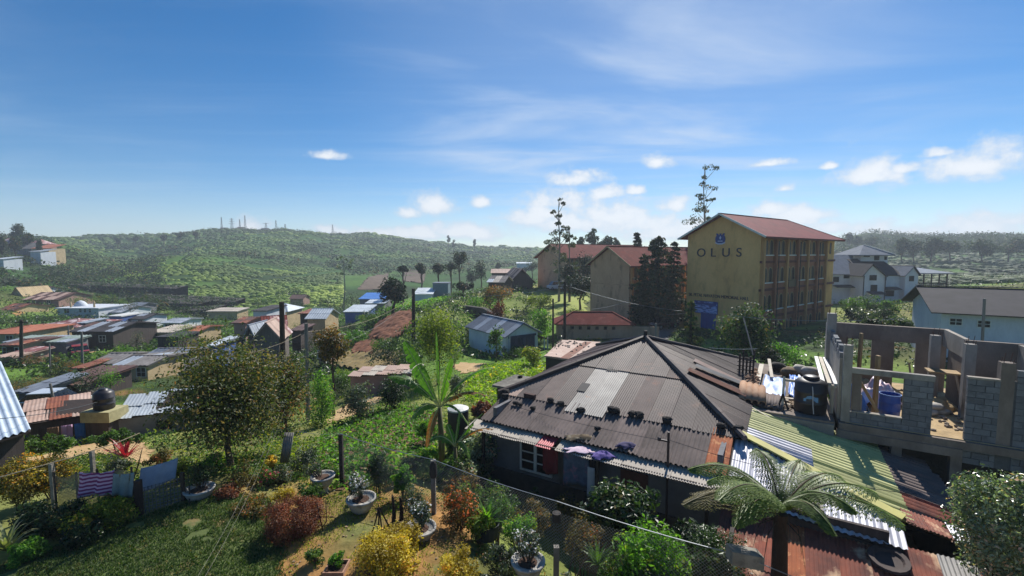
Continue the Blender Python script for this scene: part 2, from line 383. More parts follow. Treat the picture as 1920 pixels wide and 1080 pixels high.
def build_ground():
    A, R = np.meshgrid(az, rr); X = R*np.sin(A); Y = R*np.cos(A)
    Z = np.zeros_like(X); fw = (np.abs(A) < math.radians(64))
    Z[fw] = hgt(X[fw], Y[fw])
    Z = np.where(fw, Z, np.where(R < 40, 0, np.clip(-(R-40)*.06, -12, 0)))
    Z[R > 2000] = -40
    nr, na = X.shape; V = np.stack([X, Y, Z], -1).reshape(-1, 3)
    i = np.arange(nr-1)[:, None]*na+np.arange(na-1)[None]; F = np.stack([i, i+1, i+na+1, i+na], -1).reshape(-1, 4)[:, ::-1]
    x, y = X.ravel(), Y.ravel(); r = np.hypot(x, y)
    n1 = fbm(x, y, 9, 1); n2 = fbm(x, y, 60, 4); n3 = fbm(x, y, 2.2, 9)
    soil = np.array(G('80623f')); grass = np.array(G('5f7d36')); dry = np.array(G('8f8a52')); dark = np.array(G('37472a')); tea = np.array(G('4c7434'))
    def mix(a, b, t): return a*(1-t[:, None])+b*t[:, None]
    base = mix(mix(np.tile(grass, (len(x), 1)), np.tile(dark, (len(x), 1)), np.clip((n1-.42)*6, 0, 1)), np.tile(soil, (len(x), 1)), np.clip((n3*.6+n1*.5-.68)*5, 0, 1))
    base = mix(base, np.tile(dry, (len(x), 1)), np.clip((n2-.5)*4, 0, 1)*.6)
    hill = mix(np.tile(tea, (len(x), 1)), np.tile(dark, (len(x), 1)), np.clip((n2-.46)*7, 0, 1)*.75)
    hill = mix(hill, np.tile(np.array(G('6d9440')), (len(x), 1)), np.clip((fbm(x, y, 45, 21)-.56)*7, 0, 1)*.7)
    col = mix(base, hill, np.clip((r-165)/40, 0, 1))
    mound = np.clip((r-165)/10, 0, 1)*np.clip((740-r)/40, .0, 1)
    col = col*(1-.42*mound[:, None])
    near = np.clip((16-r)/3, 0, 1)        # garden soil
    col = mix(col, np.tile(np.array(G('9a7448')), (len(x), 1)), near*np.clip((n3-.22)*4, 0, 1)*(fbm(x, y, 3.5, 14) > .36))
    m, N, L, b = nodes_of('ground_soil_and_grass')
    at_ = N.new('ShaderNodeVertexColor'); at_.layer_name = 'col'
    tc = N.new('ShaderNodeTexCoord')
    nz = N.new('ShaderNodeTexNoise'); nz.inputs['Scale'].default_value = 3.0; nz.inputs['Detail'].default_value = 8; L.new(tc.outputs['Object'], nz.inputs['Vector'])
    nz2 = N.new('ShaderNodeTexNoise'); nz2.inputs['Scale'].default_value = .35; nz2.inputs['Detail'].default_value = 8; L.new(tc.outputs['Object'], nz2.inputs['Vector'])
    ad = N.new('ShaderNodeMath'); ad.operation = 'ADD'; L.new(nz.outputs[0], ad.inputs[0]); L.new(nz2.outputs[0], ad.inputs[1])
    ml = N.new('ShaderNodeMapRange'); L.new(ad.outputs[0], ml.inputs[0]); ml.inputs[1].default_value = .6; ml.inputs[2].default_value = 1.4; ml.inputs[3].default_value = .55; ml.inputs[4].default_value = 1.4
    hv = N.new('ShaderNodeHueSaturation'); L.new(at_.outputs[0], hv.inputs['Color']); L.new(ml.outputs[0], hv.inputs['Value']); L.new(hv.outputs[0], b.inputs['Base Color'])
    b.inputs['Roughness'].default_value = .95; b.inputs['Specular IOR Level'].default_value = .1
    bp = N.new('ShaderNodeBump'); bp.inputs['Strength'].default_value = .7; bp.inputs['Distance'].default_value = .12; L.new(nz.outputs[0], bp.inputs['Height']); L.new(bp.outputs[0], b.inputs['Normal'])
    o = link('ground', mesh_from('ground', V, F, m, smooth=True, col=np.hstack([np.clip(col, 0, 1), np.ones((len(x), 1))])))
    struct(o, 'rolling ground of soil, grass and tea hillside under the whole town')
build_ground()
def drape(name, poly, m, step=.5, lift=.03, wob=.0, label=None):
    """sheet laid on the ground inside a plan polygon (x, y), with an uneven edge"""
    P = np.array(poly, float); rng = np.random.RandomState(len(poly)*7+3)
    x0, y0 = P.min(0)-step; x1, y1 = P.max(0)+step
    xs = np.arange(x0, x1, step); ys = np.arange(y0, y1, step); X, Y = np.meshgrid(xs, ys)
    wx = (vnoise(X, Y, step*4, 3)-.5)*wob*2; wy = (vnoise(X, Y, step*4, 8)-.5)*wob*2
    ins = inpoly(X+wx, Y+wy, poly)
    keep = ins[:-1, :-1] & ins[1:, :-1] & ins[:-1, 1:] & ins[1:, 1:]
    ny, nx = X.shape; i = (np.arange(ny-1)[:, None]*nx+np.arange(nx-1)[None])[keep]
    F = np.stack([i, i+1, i+nx+1, i+nx], -1)
    Z = hgt(X, Y)+lift
    V = np.stack([X, Y, Z], -1).reshape(-1, 3); used = np.unique(F); mp = -np.ones(len(V), int); mp[used] = np.arange(len(used))
    return struct(link(name, mesh_from(name, V[used], mp[F], m, smooth=True)), label)
def ppoly(pts):
    """plan polygon from pixels looked at on the ground"""
    return [tuple(ground_at(a, b)[:2]) for a, b in pts]
sand = mat('sandy_path', G('b89a70'), G('a08258'), scale=1.2, rough=.95, bump=.5, c3=G('8b8455'), s3=2.5)
asph = mat('worn_asphalt', G('4f4f52'), G('5c5b5a'), scale=.6, rough=.9, bump=.3, c3=G('6d675c'), s3=1.5)
FOOT = []      # house plots kept free of plants (x, y, radius)
# ================================================================== large buildings
ochre = mat('ochre_plaster', G('deae70'), G('d09f62'), scale=.35, rough=.9, c3=G('a27c4c'), s3=.7, lo3=.52, hi3=.8, stretch=(1,1,.45), bump=.1)
ochre2 = mat('faded_tan_plaster', G('c09c7c'), G('ae8a6b'), scale=.4, rough=.9, c3=G('6f5a45'), s3=1.1, stretch=(1,1,.4))
pinkpl = mat('salmon_plaster', G('a06a4c'), G('8b5a42'), scale=.5, rough=.9, c3=G('6d4636'), s3=1.3, stretch=(1,1,.4))
pilm = mat('cream_orange_plaster', G('b98b58'), G('a5764a'), scale=.7, rough=.9, stretch=(1,1,.3))
redband = mat('brick_red_paint', G('6e3a2e'), G('5a3028'), scale=1.5, rough=.85)
redroof = mat('maroon_painted_roof_metal', G('7a2f33'), G('66292e'), scale=.5, rough=.8, c3=G('7d4540'), s3=1.3, stretch=(1,1,1), bump=.05, spec=.15)
redroof2 = mat('red_tile_roof', G('70332c'), G('5c2b27'), scale=.8, rough=.9, c3=G('85504a'), s3=1.5, spec=.1)
pane_m = mat('dark_window_glass', G('15161a'), G('1d1f24'), scale=2, rough=.35, spec=.2)
cream = mat('cream_trim_paint', G('a8926e'), G('957f5e'), scale=2, rough=.8)
white_w = mat('white_wall_paint', G('c9cdd2'), G('b6bcc4'), scale=.5, rough=.85, c3=G('8f949a'), s3=1.2, lo3=.62, hi3=.85, stretch=(1,1,.4))
navy = mat('navy_letter_paint', G('14142a'), G('1c1c33'), scale=3, rough=.6)
emb_blue = mat('emblem_blue_paint', G('1d3a86'), G('16306f'), scale=3, rough=.6)
emb_white = mat('emblem_white_paint', G('c8cfe2'), G('b4bdd4'), scale=3, rough=.6)
darkwood = mat('dark_timber', G('3a2e28'), G('2a221e'), scale=3, rough=.85, stretch=(1,1,.2), bump=.2)
pipem = mat('dark_drain_pipe', G('33262a'), G('281e22'), scale=3, rough=.6)
whitetrim = mat('white_trim', G('d4d4d0'), G('c2c2bd'), scale=3, rough=.6)

def text_part(name, txt, size, m, M4, parent, depth=.05, spacing=1.0):
    cu = bpy.data.curves.new(name, 'FONT'); cu.body = txt; cu.size = size; cu.extrude = depth; cu.align_x = 'CENTER'; cu.space_character = spacing
    o = bpy.data.objects.new('tmp', cu); C.objects.link(o)
    dg = bpy.context.evaluated_depsgraph_get(); me = bpy.data.meshes.new_from_object(o.evaluated_get(dg)); me.name = name
    bpy.data.objects.remove(o); me.transform(M4); me.materials.clear(); me.materials.append(m)
    b = base_of(parent); me.transform(Matrix.Translation(-Vector(b)))
    return link(name, me, parent)

def arch_pts(w, h, n=5):
    """outline of an arched opening, in (x, z), from bottom left"""
    r = w/2; P = [(-r, 0)]
    P += [(-r*math.cos(math.pi*i/n), h-r+r*math.sin(math.pi*i/n)) for i in range(n+1)]
    return P+[(r, 0)]
def arch_window(name, parent, f, w, h, frame_m):
    """f(x, out, z) -> world. Frame ring proud of the wall, dark recessed pane as a sub-part"""
    o = arch_pts(w+.22, h+.11); i_ = arch_pts(w, h); n = len(o)
    V = [f(x, .06, z) for x, z in o]+[f(x, .06, z) for x, z in i_]+[f(x, -.0, z) for x, z in o]+[f(x, .015, z) for x, z in i_]
    F = []
    for k in range(n-1):
        F += [(k, k+1, n+k+1, n+k), (k, 2*n+k, 2*n+k+1, k+1), (n+k, n+k+1, 3*n+k+1, 3*n+k)]
    fr = put(name, V, F, frame_m, parent)
    pb = MB(); P = [f(x, .018, z) for x, z in i_]; pb.add(P, [tuple(range(n))])
    pb.build('pane', pane_m, fr)
    return fr
def rect_window(parent, f, x, z, w, h, frame_m, bars=(1, 1), glass=None):
    """f(x, out, z) -> world"""
    a = MB(lambda p, q, r: f(p, q, r)); t = .06
    a.box(x-w/2, x+w/2, -.02, .05, z, z+t); a.box(x-w/2, x+w/2, -.02, .05, z+h-t, z+h)
    a.box(x-w/2, x-w/2+t, -.02, .05, z+t, z+h-t); a.box(x+w/2-t, x+w/2, -.02, .05, z+t, z+h-t)
    for k in range(1, bars[0]+1): xx = x-w/2+w*k/(bars[0]+1); a.box(xx-.02, xx+.02, -.02, .04, z+t, z+h-t)
    for k in range(1, bars[1]+1): zz = z+h*k/(bars[1]+1); a.box(x-w/2+t, x+w/2-t, -.02, .035, zz-.02, zz+.02)
    fr = a.build('window', frame_m, parent)
    g = MB(lambda p, q, r: f(p, q, r)); g.box(x-w/2+.01, x+w/2-.01, -.025, .012, z+.01, z+h-.01); g.build('pane', glass or pane_m, fr)
    return fr

def school(name, label, X0, Y0, L, W, z0, ze, zr, hip, bays, first, pitch, floors, fh, wallm, sidem, roofm, over=.8, win=True, endwin=True, group=None, sd_=(.797, .604)):
    """long block: gable towards us; s runs away to the right, w runs along the gable to the left"""
    dx, dy = sd_; root = thing(name, label, 'school building', (X0, Y0, z0), 0, group)
    P = lambda s, w, z: np.array([X0+dx*s-dy*w, Y0+dy*s+dx*w, z])
    # gable wall and body
    b = MB(); V = [P(0,0,z0-1),P(0,W,z0-1),P(0,W,ze),P(0,W/2,zr-.12),P(0,0,ze)]; V2 = [P(L,0,z0-1),P(L,W,z0-1),P(L,W,ze),P(L,W/2,(zr if not hip else ze)-.12),P(L,0,ze)]
    b.add(V+V2, [(0,1,2,3,4),(9,8,7,6,5),(0,5,6,1),(1,6,7,2),(4,9,5,0)]); b.build('wall', wallm, root)
    sb = MB(lambda s, o, z: P(s, -o, z)); sb.box(.25, L-4.0 if endwin else L-.3, -.02, .03, z0-1, ze-.02); sb.build('facade', sidem, root)
    # roof
    r = MB(); sl = (zr-ze)/(W/2); zo = ze-sl*over; rs = L-hip
    def slab(Q, t=.16):
        Q = [np.array(q) for q in Q]; n = np.cross(Q[1]-Q[0], Q[-1]-Q[0]); n = n/np.linalg.norm(n); n = n if n[2] > 0 else -n
        r.prism([(0,0,0)]+[tuple(q-Q[0]) for q in Q[1:]], Q[0]+n*.02, Q[0]+n*t)
    slab([P(-over,-over,zo),P(L+over*1.3,-over,zo),P(rs,W/2,zr),P(-over,W/2,zr)])
    slab([P(-over,W+over,zo),P(L+over*1.3,W+over,zo),P(rs,W/2,zr),P(-over,W/2,zr)])
    if hip: slab([P(L+over*1.3,-over,zo),P(L+over*1.3,W+over,zo),P(rs,W/2,zr)])
    ro = r.build('roof', roofm, root)
    cp_ = MB(); cp_.beam(P(-over-.05,W/2,zr+.17), P(rs,W/2,zr+.17), .35, .1)
    if hip:
        for w in (-over, W+over): cp_.beam(P(rs,W/2,zr+.16), P(L+over*1.3,w,zo+.16), .3, .1)
    cp_.build('ridge_cap', roofm, ro)
    fb = MB()
    fb.beam(P(-over-.03,-over-.03,zo+.06),P(-over-.03,W/2,zr+.08),.06,.24); fb.beam(P(-over-.03,W+over+.03,zo+.06),P(-over-.03,W/2,zr+.08),.06,.24)
    fb.build('barge_board', whitetrim if endwin else cream, ro)
    gt = MB(); gt.beam(P(-over,-over-.1,zo-.02),P(L+over,-over-.1,zo-.02),.18,.16); gt.build('gutter', redband, root)
    for k in range(1, floors):
        z = ze-k*fh; bd = MB(lambda s, o, zz: P(s, -o, zz)); bd.box(-.04, L+.03, -.04, .22, z-.16, z+.14); bd.build('string_course', redband, root)
        if name == 'school_block' and not endwin:
            bd = MB(lambda w, o, zz: P(-o, w, zz)); bd.box(-.03, W+.03, -.04, .04, z-.1, z+.06); bd.build('string_course', wallm, root)
    if not win: return root, P
    pil = None; wn = {}
    for bi in range(bays+1):
        s0 = first+bi*pitch
        q = MB(lambda s, o, z: P(s, -o, z)); q.box(s0-.22, s0+.22, .03, .42, z0-1, ze-.3); q.build('pilaster', pilm if bi % 2 == 0 else sidem, root)
        if bi % 2 == 1:
            q = MB(); q.tube([P(s0+1.2,-over+.02,zo-.05), P(s0+.3,-.5,ze-.9), P(s0+.3,-.5,z0-.5)], .06, 5); q.build('drain_pipe', pipem, root)
    for k in range(floors):
        zf = ze-(k+1)*fh
        for bi in range(bays):
            s0 = first+bi*pitch
            for j, ds in enumerate((pitch*.3, pitch*.72)):
                f = (lambda sc: lambda x, o, z: P(sc+x, -.03-o, z))(s0+ds)
                g = (lambda ff, zz: lambda x, o, z: ff(x, o, zz+z))(f, zf+.95)
                arch_window('window', root, g, .95, 1.9, cream)
            q = MB(lambda s, o, z: P(s, -o, z)); q.box(s0+.45, s0+pitch-.35, .03, .2, zf+.8, zf+.93); q.build('window_sill', whitetrim, root)
        if endwin and k == 0:
            f = lambda x, o, z: P(L-1.7+x, -o-.002, zf+1.0+z); rect_window(root, f, 0, 0, .7, 1.8, redband, (0, 0))
    return root, P

olus, OP = school('school_block', 'tall ochre school block with OLUS and a blue crest on its gable', 31.7, 58.0, 25.4, 10.2, -3.6, 9.5, 12.2, 5.5, 6, .35, 3.5, 4, 3.62, ochre, pinkpl, redroof, over=1.0)
def gable_w(px, py=470):
    u = ray(px, py)[0]/ray(px, py)[1]; return (31.7-u*58.0)/(.604+.797*u)
def gable_z(px, py):
    w = gable_w(px, py); return zat(px, py, 58.0+.797*w)
# lettering: x to the right = -w, y up, z out of the wall
def gable_matrix(w, z, out=.03):
    o = OP(-out, w, z); ex = Vector((.604, -.797, 0)); ez = Vector((-.797, -.604, 0)); ey = Vector((0, 0, 1))
    m = Matrix.Identity(4); m.col[0][:3] = ex; m.col[1][:3] = ey; m.col[2][:3] = ez; m.col[3][:3] = o; return m
for ch, px_ in (('O', 1315.3), ('L', 1337.6), ('U', 1361.7), ('S', 1386)):
    w = gable_w(px_); zb = gable_z(px_, 481.2)
    text_part('letter', ch, 1.68, navy, gable_matrix(w, zb)@Matrix.Diagonal((1.02, 1, 1, 1)), olus, .06)['label'] = 'dark navy letter '+ch
wt = gable_w(1345, 556); 
text_part('lettering', 'SR. PETAL NAVATON MEMORIAL HALL', .62, navy, gable_matrix(wt, gable_z(1345, 558.6))@Matrix.Diagonal((.80, 1, 1, 1)), olus, .04)
def emblem():
    w = gable_w(1351, 447); z = gable_z(1351, 447); M_ = gable_matrix(w, z, .03)
    def flat(name, pts, m, par, d0, d1):
        b = MB(lambda x, y, q: tuple(M_@Vector((x, y, q)))); n = len(pts)
        b.add([(x, y, d0) for x, y in pts]+[(x, y, d1) for x, y in pts], [tuple(range(n, 2*n))]+[(i, (i+1) % n, n+(i+1) % n, n+i) for i in range(n)])
        return b.build(name, m, par)
    half = [(0,-1.02),(.28,-.98),(.62,-.72),(.8,-.5),(.86,-.15),(.8,.25),(.62,.52),(.72,.62),(.68,.86),(.42,.78),(.3,.55),(.16,.58),(.12,.9),(0,.68)]
    pts = half+[(-x, y) for x, y in half[::-1][1:-1]]
    e = flat('emblem', [(x*.82, y*.82) for x, y in pts], emb_blue, olus, 0, .05)
    flat('scroll', [(-.72,-.62),(-.3,-.82),(.3,-.82),(.72,-.62),(.66,-.5),(.3,-.68),(-.3,-.68),(-.66,-.5)], emb_white, e, .05, .07)
    flat('bar', [(-.34,-.42),(.34,-.42),(.34,-.32),(-.34,-.32)], emb_white, e, .05, .07)
    flat('cross', [(-.05,-.15),(.05,-.15),(.05,.02),(.16,.02),(.16,.12),(.05,.12),(.05,.3),(-.05,.3),(-.05,.12),(-.16,.12),(-.16,.02),(-.05,.02)], emb_white, e, .05, .07)
emblem()
# printed banner hung on the gable
ban = thing('banner', 'blue and white printed banner hung low on the ochre gable beside the conifer', 'banner', tuple(OP(-.12, gable_w(1325, 575), gable_z(1325, 588))))
bm, N_, L_, b_ = nodes_of('banner_print')
def banner_print():
    tc = N_.new('ShaderNodeTexCoord'); mp = N_.new('ShaderNodeMapping'); L_.new(tc.outputs['Object'], mp.inputs[0]); mp.inputs['Scale'].default_value = (1.2, 1.2, 7)
    nz = N_.new('ShaderNodeTexNoise'); nz.inputs['Scale'].default_value = 1.3; nz.inputs['Detail'].default_value = 3; L_.new(mp.outputs[0], nz.inputs['Vector'])
    cr = N_.new('ShaderNodeValToRGB'); cr.color_ramp.interpolation = 'CONSTANT'; e = cr.color_ramp.elements
    e[0].color = (*G('2a3a80'), 1); e[1].position = .47; e[1].color = (*G('8aa3d8'), 1); k = e.new(.62); k.color = (*G('c5d2ec'), 1)
    L_.new(nz.outputs[0], cr.inputs[0]); L_.new(cr.outputs[0], b_.inputs['Base Color']); b_.inputs['Roughness'].default_value = .5
banner_print()
bb = MB(); wa, wb = gable_w(1303, 570), gable_w(1346, 575); zt, zb = gable_z(1325, 565), gable_z(1330, 588)
bb.prism([tuple(OP(-.06, wa, zb)), tuple(OP(-.06, wb, zb)), tuple(OP(-.06, wb, zt)), tuple(OP(-.06, wa, zt))], (0,0,0), (-.03,-.025,0)); bb.build('sheet', bm, ban)
bf = MB()
for za in (zt, zb): bf.beam(OP(-.1, wa, za), OP(-.1, wb, za), .07)
for ww in (wa, wb): bf.beam(OP(-.1, ww, zb), OP(-.1, ww, zt), .07)
bf.build('frame', emb_blue, ban)
hb = MB(); hb.beam(OP(-.09, wa-.2, zt-.35), OP(-.09, wb+.2, zt-.35), .03, .3); hb.build('heading_strip', emb_blue, ban)
# blue door at the foot of the gable
dv = MB(lambda w, o, z: OP(-o, w, z)); wd = gable_w(1328, 605); dv.box(wd-1.1, wd+1.1, 0, .06, -3.6, -.4)
door_blue = mat('blue_painted_door', G('2c4f94'), G('23407a'), scale=2, rough=.5, stretch=(3,3,.2))
dv.build('door', door_blue, olus)
# AC / dark cloth hung below a window
q = MB(lambda s, o, z: OP(s, -o, z)); q.box(8.1, 11.0, .22, .3, 2.35, 3.35); q.build('dark_awning', pane_m, olus)

mid, MP = school('school_block', 'plain tan school block with a red tile roof half hidden behind tall cypresses', 18.4, 71.0, 24, 8.2, -3.6, 5.3, 8.0, 0, 6, .4, 3.6, 3, 3.3, ochre2, pinkpl, redroof2, over=.6, endwin=False)
far_, FP_ = school('school_block', 'farthest tan school block with a row of pale upper windows and a red roof', 13.0, 108.0, 34, 10.5, -2.4, 6.2, 9.2, 0, 8, .5, 4.0, 3, 3.1, ochre2, pinkpl, redroof2, over=.8, endwin=False)

# ---- generic small house in the valley
galv = mat('galvanised_roof_sheet', G('a9b0b8'), G('8f969e'), scale=1.2, rough=.5, metal=.25, c3=G('77706a'), s3=2.0, lo3=.6, hi3=.85, vary=.3)
galv_w = mat('bright_zinc_sheet', G('c9d0d4'), G('b2babf'), scale=1.2, rough=.45, metal=.2, c3=G('9a958a'), s3=1.8, lo3=.62, hi3=.85, vary=.18)
rust = mat('rusty_roof_sheet', G('8a5138'), G('6b3b2c'), scale=1.4, rough=.8, c3=G('b49a82'), s3=1.7, lo3=.58, hi3=.75, vary=.4, stretch=(1,1,1))
pinkrust = mat('pinkish_weathered_sheet', G('b59c8e'), G('a18576'), scale=1.1, rough=.75, c3=G('8d5d47'), s3=1.3, lo3=.6, hi3=.78, vary=.25)
asbes = mat('grey_fibre_cement_sheet', G('7c7876'), G('65615f'), scale=1.5, rough=.9, c3=G('4a4644'), s3=2.5, vary=.25)
tile_o = mat('orange_clay_tile', G('a8664a'), G('8b523d'), scale=2, rough=.8, vary=.2)
brownroof = mat('brown_metal_sheet', G('5d4038'), G('4b332d'), scale=1.3, rough=.7, c3=G('7b5d50'), s3=1.9, vary=.3)
redsheet = mat('faded_red_sheet', G('86504c'), G('704340'), scale=.7, rough=.7, c3=G('c9b4b4'), s3=.7, lo3=.48, hi3=.6, vary=.25)
greensheet = mat('pale_green_sheet', G('8a978f'), G('78857d'), scale=1.2, rough=.6, c3=G('a9b5ac'), s3=1.5, vary=.2)
bluewall = mat('blue_wall_paint', G('4a6aa8'), G('3d5a93'), scale=.8, rough=.85)
greywall = mat('grey_cement_wall', G('77777a'), G('656569'), scale=.8, rough=.9, c3=G('55514d'), s3=1.5, bump=.15)
creamwall = mat('cream_wall', G('c0aa84'), G('ab9672'), scale=.8, rough=.9, c3=G('8d7a5c'), s3=1.5)
pinkwall = mat('pinkish_wall', G('a58478'), G('917166'), scale=.8, rough=.9, c3=G('6f574f'), s3=1.5)
timberwall = mat('dark_plank_wall', G('4c423e'), G('39322f'), scale=2.5, rough=.9, stretch=(3,3,.2), bump=.2)
bluetarp = mat('blue_tarpaulin', G('3b78c4'), G('2f66ad'), scale=1.5, rough=.45, c3=G('8fb6e0'), s3=2, lo3=.6, hi3=.7)
SHEETS = {}
def sheet_data(w, l, m, waves=5, amp=.03, spw=4):
    key = (round(w, 2), round(l, 2), m.name, waves, amp)
    if key in SHEETS: return SHEETS[key]
    n = waves*spw; V = []; F = []
    for i in range(n+1):
        x = w*i/n; z = amp*math.sin(2*math.pi*i/spw)
        V += [(x, 0, z), (x, l, z)]
        if i: F.append((2*i-2, 2*i, 2*i+1, 2*i-1))
    me = mesh_from('roof_sheet', V, F, m, smooth=True); SHEETS[key] = me; return me
def sheets_on(parent, O, ex, ey, W, Lr, mats_, sw=.9, waves=5, amp=.025, rng=random, skew=.012, two=False):
    """cover a rectangle O + ex*[0,W] + ey*[0,Lr] with separate corrugated sheets as children of parent"""
    ex = Vector(ex).normalized(); ey = Vector(ey).normalized(); ez = ex.cross(ey); O = Vector(O); n = max(1, round(W/sw)); sw = W/n
    rows = [(0, Lr)] if not two else [(0, Lr*.52), (Lr*.48, Lr)]
    for ri, (a, b) in enumerate(rows):
        for i in range(n):
            m = mats_[i % len(mats_)] if not callable(mats_) else mats_(i, ri, n)
            o = link('roof_sheet', sheet_data(sw*1.04, b-a, m, waves, amp), parent)
            rot = Matrix((ex, ey, ez)).transposed().to_4x4()
            p = O+ex*(i*sw)+ey*(a+rng.uniform(-.04, .04))+ez*(.02+.012*(i % 2)+.03*ri)
            o.matrix_local = Matrix.Translation(p-Vector(base_of(parent)))@rot@Matrix.Rotation(rng.uniform(-skew, skew), 4, 'Z')
def house(name, label, px, Y, w, dep, hw, kind, roofm, wallm, rise=1.2, rot=0, z=None, wins=(), door=None, over=.35, sheets=True, cat='house', group=None, sw=1.0, side=(), anchor=None):
    b0 = gp(px, Y); z = b0[2] if z is None else z
    if anchor == 'l': b0 = b0+np.array([math.cos(rot)*w/2, math.sin(rot)*w/2, 0])
    FOOT.append((b0[0]-math.sin(rot)*dep/2, b0[1]+math.cos(rot)*dep/2, max(w, dep)/2+.6))
    root = thing(name, label, cat, (b0[0], b0[1], z), 0, group); c, s = math.cos(rot), math.sin(rot)
    f = lambda x, y, zz: np.array([b0[0]+x*c-y*s, b0[1]+x*s+y*c, z+zz])
    A = w/2; wb = MB(f); Z = hw
    if kind == 'gable':        # ridge along x
        wb.add([(-A,0,-1.5),(A,0,-1.5),(A,dep,-1.5),(-A,dep,-1.5),(-A,0,Z),(A,0,Z),(A,dep,Z),(-A,dep,Z),(-A,dep/2,Z+rise),(A,dep/2,Z+rise)],[(0,1,5,4),(1,2,6,9,5),(2,3,7,6),(3,0,4,8,7)])
    elif kind == 'gable_y':    # gable faces us
        wb.add([(-A,0,-1.5),(A,0,-1.5),(A,dep,-1.5),(-A,dep,-1.5),(-A,0,Z),(A,0,Z),(A,dep,Z),(-A,dep,Z),(0,0,Z+rise),(0,dep,Z+rise)],[(0,1,5,8,4),(1,2,6,5),(2,3,7,9,6),(3,0,4,7)])
    else: wb.box(-A, A, 0, dep, -1.5, Z)
    wb.build('wall', wallm, root)
    o = over; rng = random.Random(int(px*7+Y))
    rb = MB(f); planes = []
    if kind == 'gable':
        g = rise/(dep/2); planes = [((-A-o,-o,Z-o*g),(A+o,-o,Z-o*g),(A+o,dep/2,Z+rise),(-A-o,dep/2,Z+rise)), ((A+o,dep+o,Z-o*g),(-A-o,dep+o,Z-o*g),(-A-o,dep/2,Z+rise),(A+o,dep/2,Z+rise))]
    elif kind == 'gable_y':
        g = rise/A; planes = [((-A-o,dep+o,Z-o*g),(-A-o,-o,Z-o*g),(0,-o,Z+rise),(0,dep+o,Z+rise)), ((A+o,-o,Z-o*g),(A+o,dep+o,Z-o*g),(0,dep+o,Z+rise),(0,-o,Z+rise))]
    elif kind == 'shed': planes = [((-A-o,-o,Z-.05),(A+o,-o,Z-.05),(A+o,dep+o,Z+rise),(-A-o,dep+o,Z+rise))]
    elif kind == 'hip':
        e = min(A, dep/2)*.95; zt = Z+rise; g = rise/(dep/2); zo = Z-o*g
        planes = [((-A-o,-o,zo),(A+o,-o,zo),(A-e,dep/2,zt),(-A+e,dep/2,zt)), ((A+o,dep+o,zo),(-A-o,dep+o,zo),(-A+e,dep/2,zt),(A-e,dep/2,zt)),
                  ((A+o,-o,zo),(A+o,dep+o,zo),(A-e,dep/2,zt)), ((-A-o,dep+o,zo),(-A-o,-o,zo),(-A+e,dep/2,zt))]
    elif kind == 'flat': planes = [((-A-o,-o,Z),(A+o,-o,Z),(A+o,dep+o,Z),(-A-o,dep+o,Z))]
    for P in planes:
        P = [np.array(p, float) for p in P]; n = np.cross(P[1]-P[0], P[-1]-P[0]); n = n/np.linalg.norm(n); n = n if n[2] > 0 else -n
        rb.prism([(0,0,0)]+[tuple(p-P[0]) for p in P[1:]], P[0]+n*.01, P[0]+n*(.1 if kind != 'flat' else .22))
    ro = rb.build('roof', roofm if not isinstance(roofm, (list, tuple)) else roofm[0], root)
    if sheets and kind in ('gable', 'gable_y', 'shed'):
        for P in planes:
            P = [np.array(f(*p)) for p in P]; ex = P[1]-P[0]; ey = P[-1]-P[0]; n = np.cross(ex, ey); n /= np.linalg.norm(n); n = n if n[2] > 0 else -n
            ms = roofm if isinstance(roofm, (list, tuple)) else [roofm]
            sheets_on(ro, P[0]+n*.13, ex, ey, np.linalg.norm(ex), np.linalg.norm(ey)+.05, lambda i, r, k: rng.choice(ms), sw=sw, waves=3, amp=.035, rng=rng, two=(np.linalg.norm(ey) > 3.2))
    if kind in ('hip', 'gable', 'gable_y'):
        rc = MB(f)
        if kind == 'hip':
            for p, q in (((-A+e,dep/2,zt),(A-e,dep/2,zt)),((-A-o,-o,zo),(-A+e,dep/2,zt)),((A+o,-o,zo),(A-e,dep/2,zt))): rc.beam((p[0],p[1],p[2]+.12),(q[0],q[1],q[2]+.12),.22,.08)
        elif kind == 'gable': rc.beam((-A-o,dep/2,Z+rise+.17),(A+o,dep/2,Z+rise+.17),.3,.07)
        else: rc.beam((0,-o,Z+rise+.17),(0,dep+o,Z+rise+.17),.3,.07)
        rc.build('ridge_cap', roofm if not isinstance(roofm, (list, tuple)) else roofm[0], ro)
    for x, zz, ww, hh in wins:
        rect_window(root, lambda a, b_, c_: f(a, -.003-b_, c_), x, zz, ww, hh, whitetrim, (1, 1))
    for y, zz, ww, hh in side:
        rect_window(root, lambda a, b_, c_: f(A+.003+b_, a, c_), y, zz, ww, hh, whitetrim, (1, 1))
    if door is not None:
        d = MB(f); d.box(door-.45, door+.45, -.06, -.004, 0, 2.05); d.build('door', darkwood, root)
    return root, f
W1 = [(-1.6, 1.0, 1.0, 1.1), (1.6, 1.0, 1.0, 1.1)]
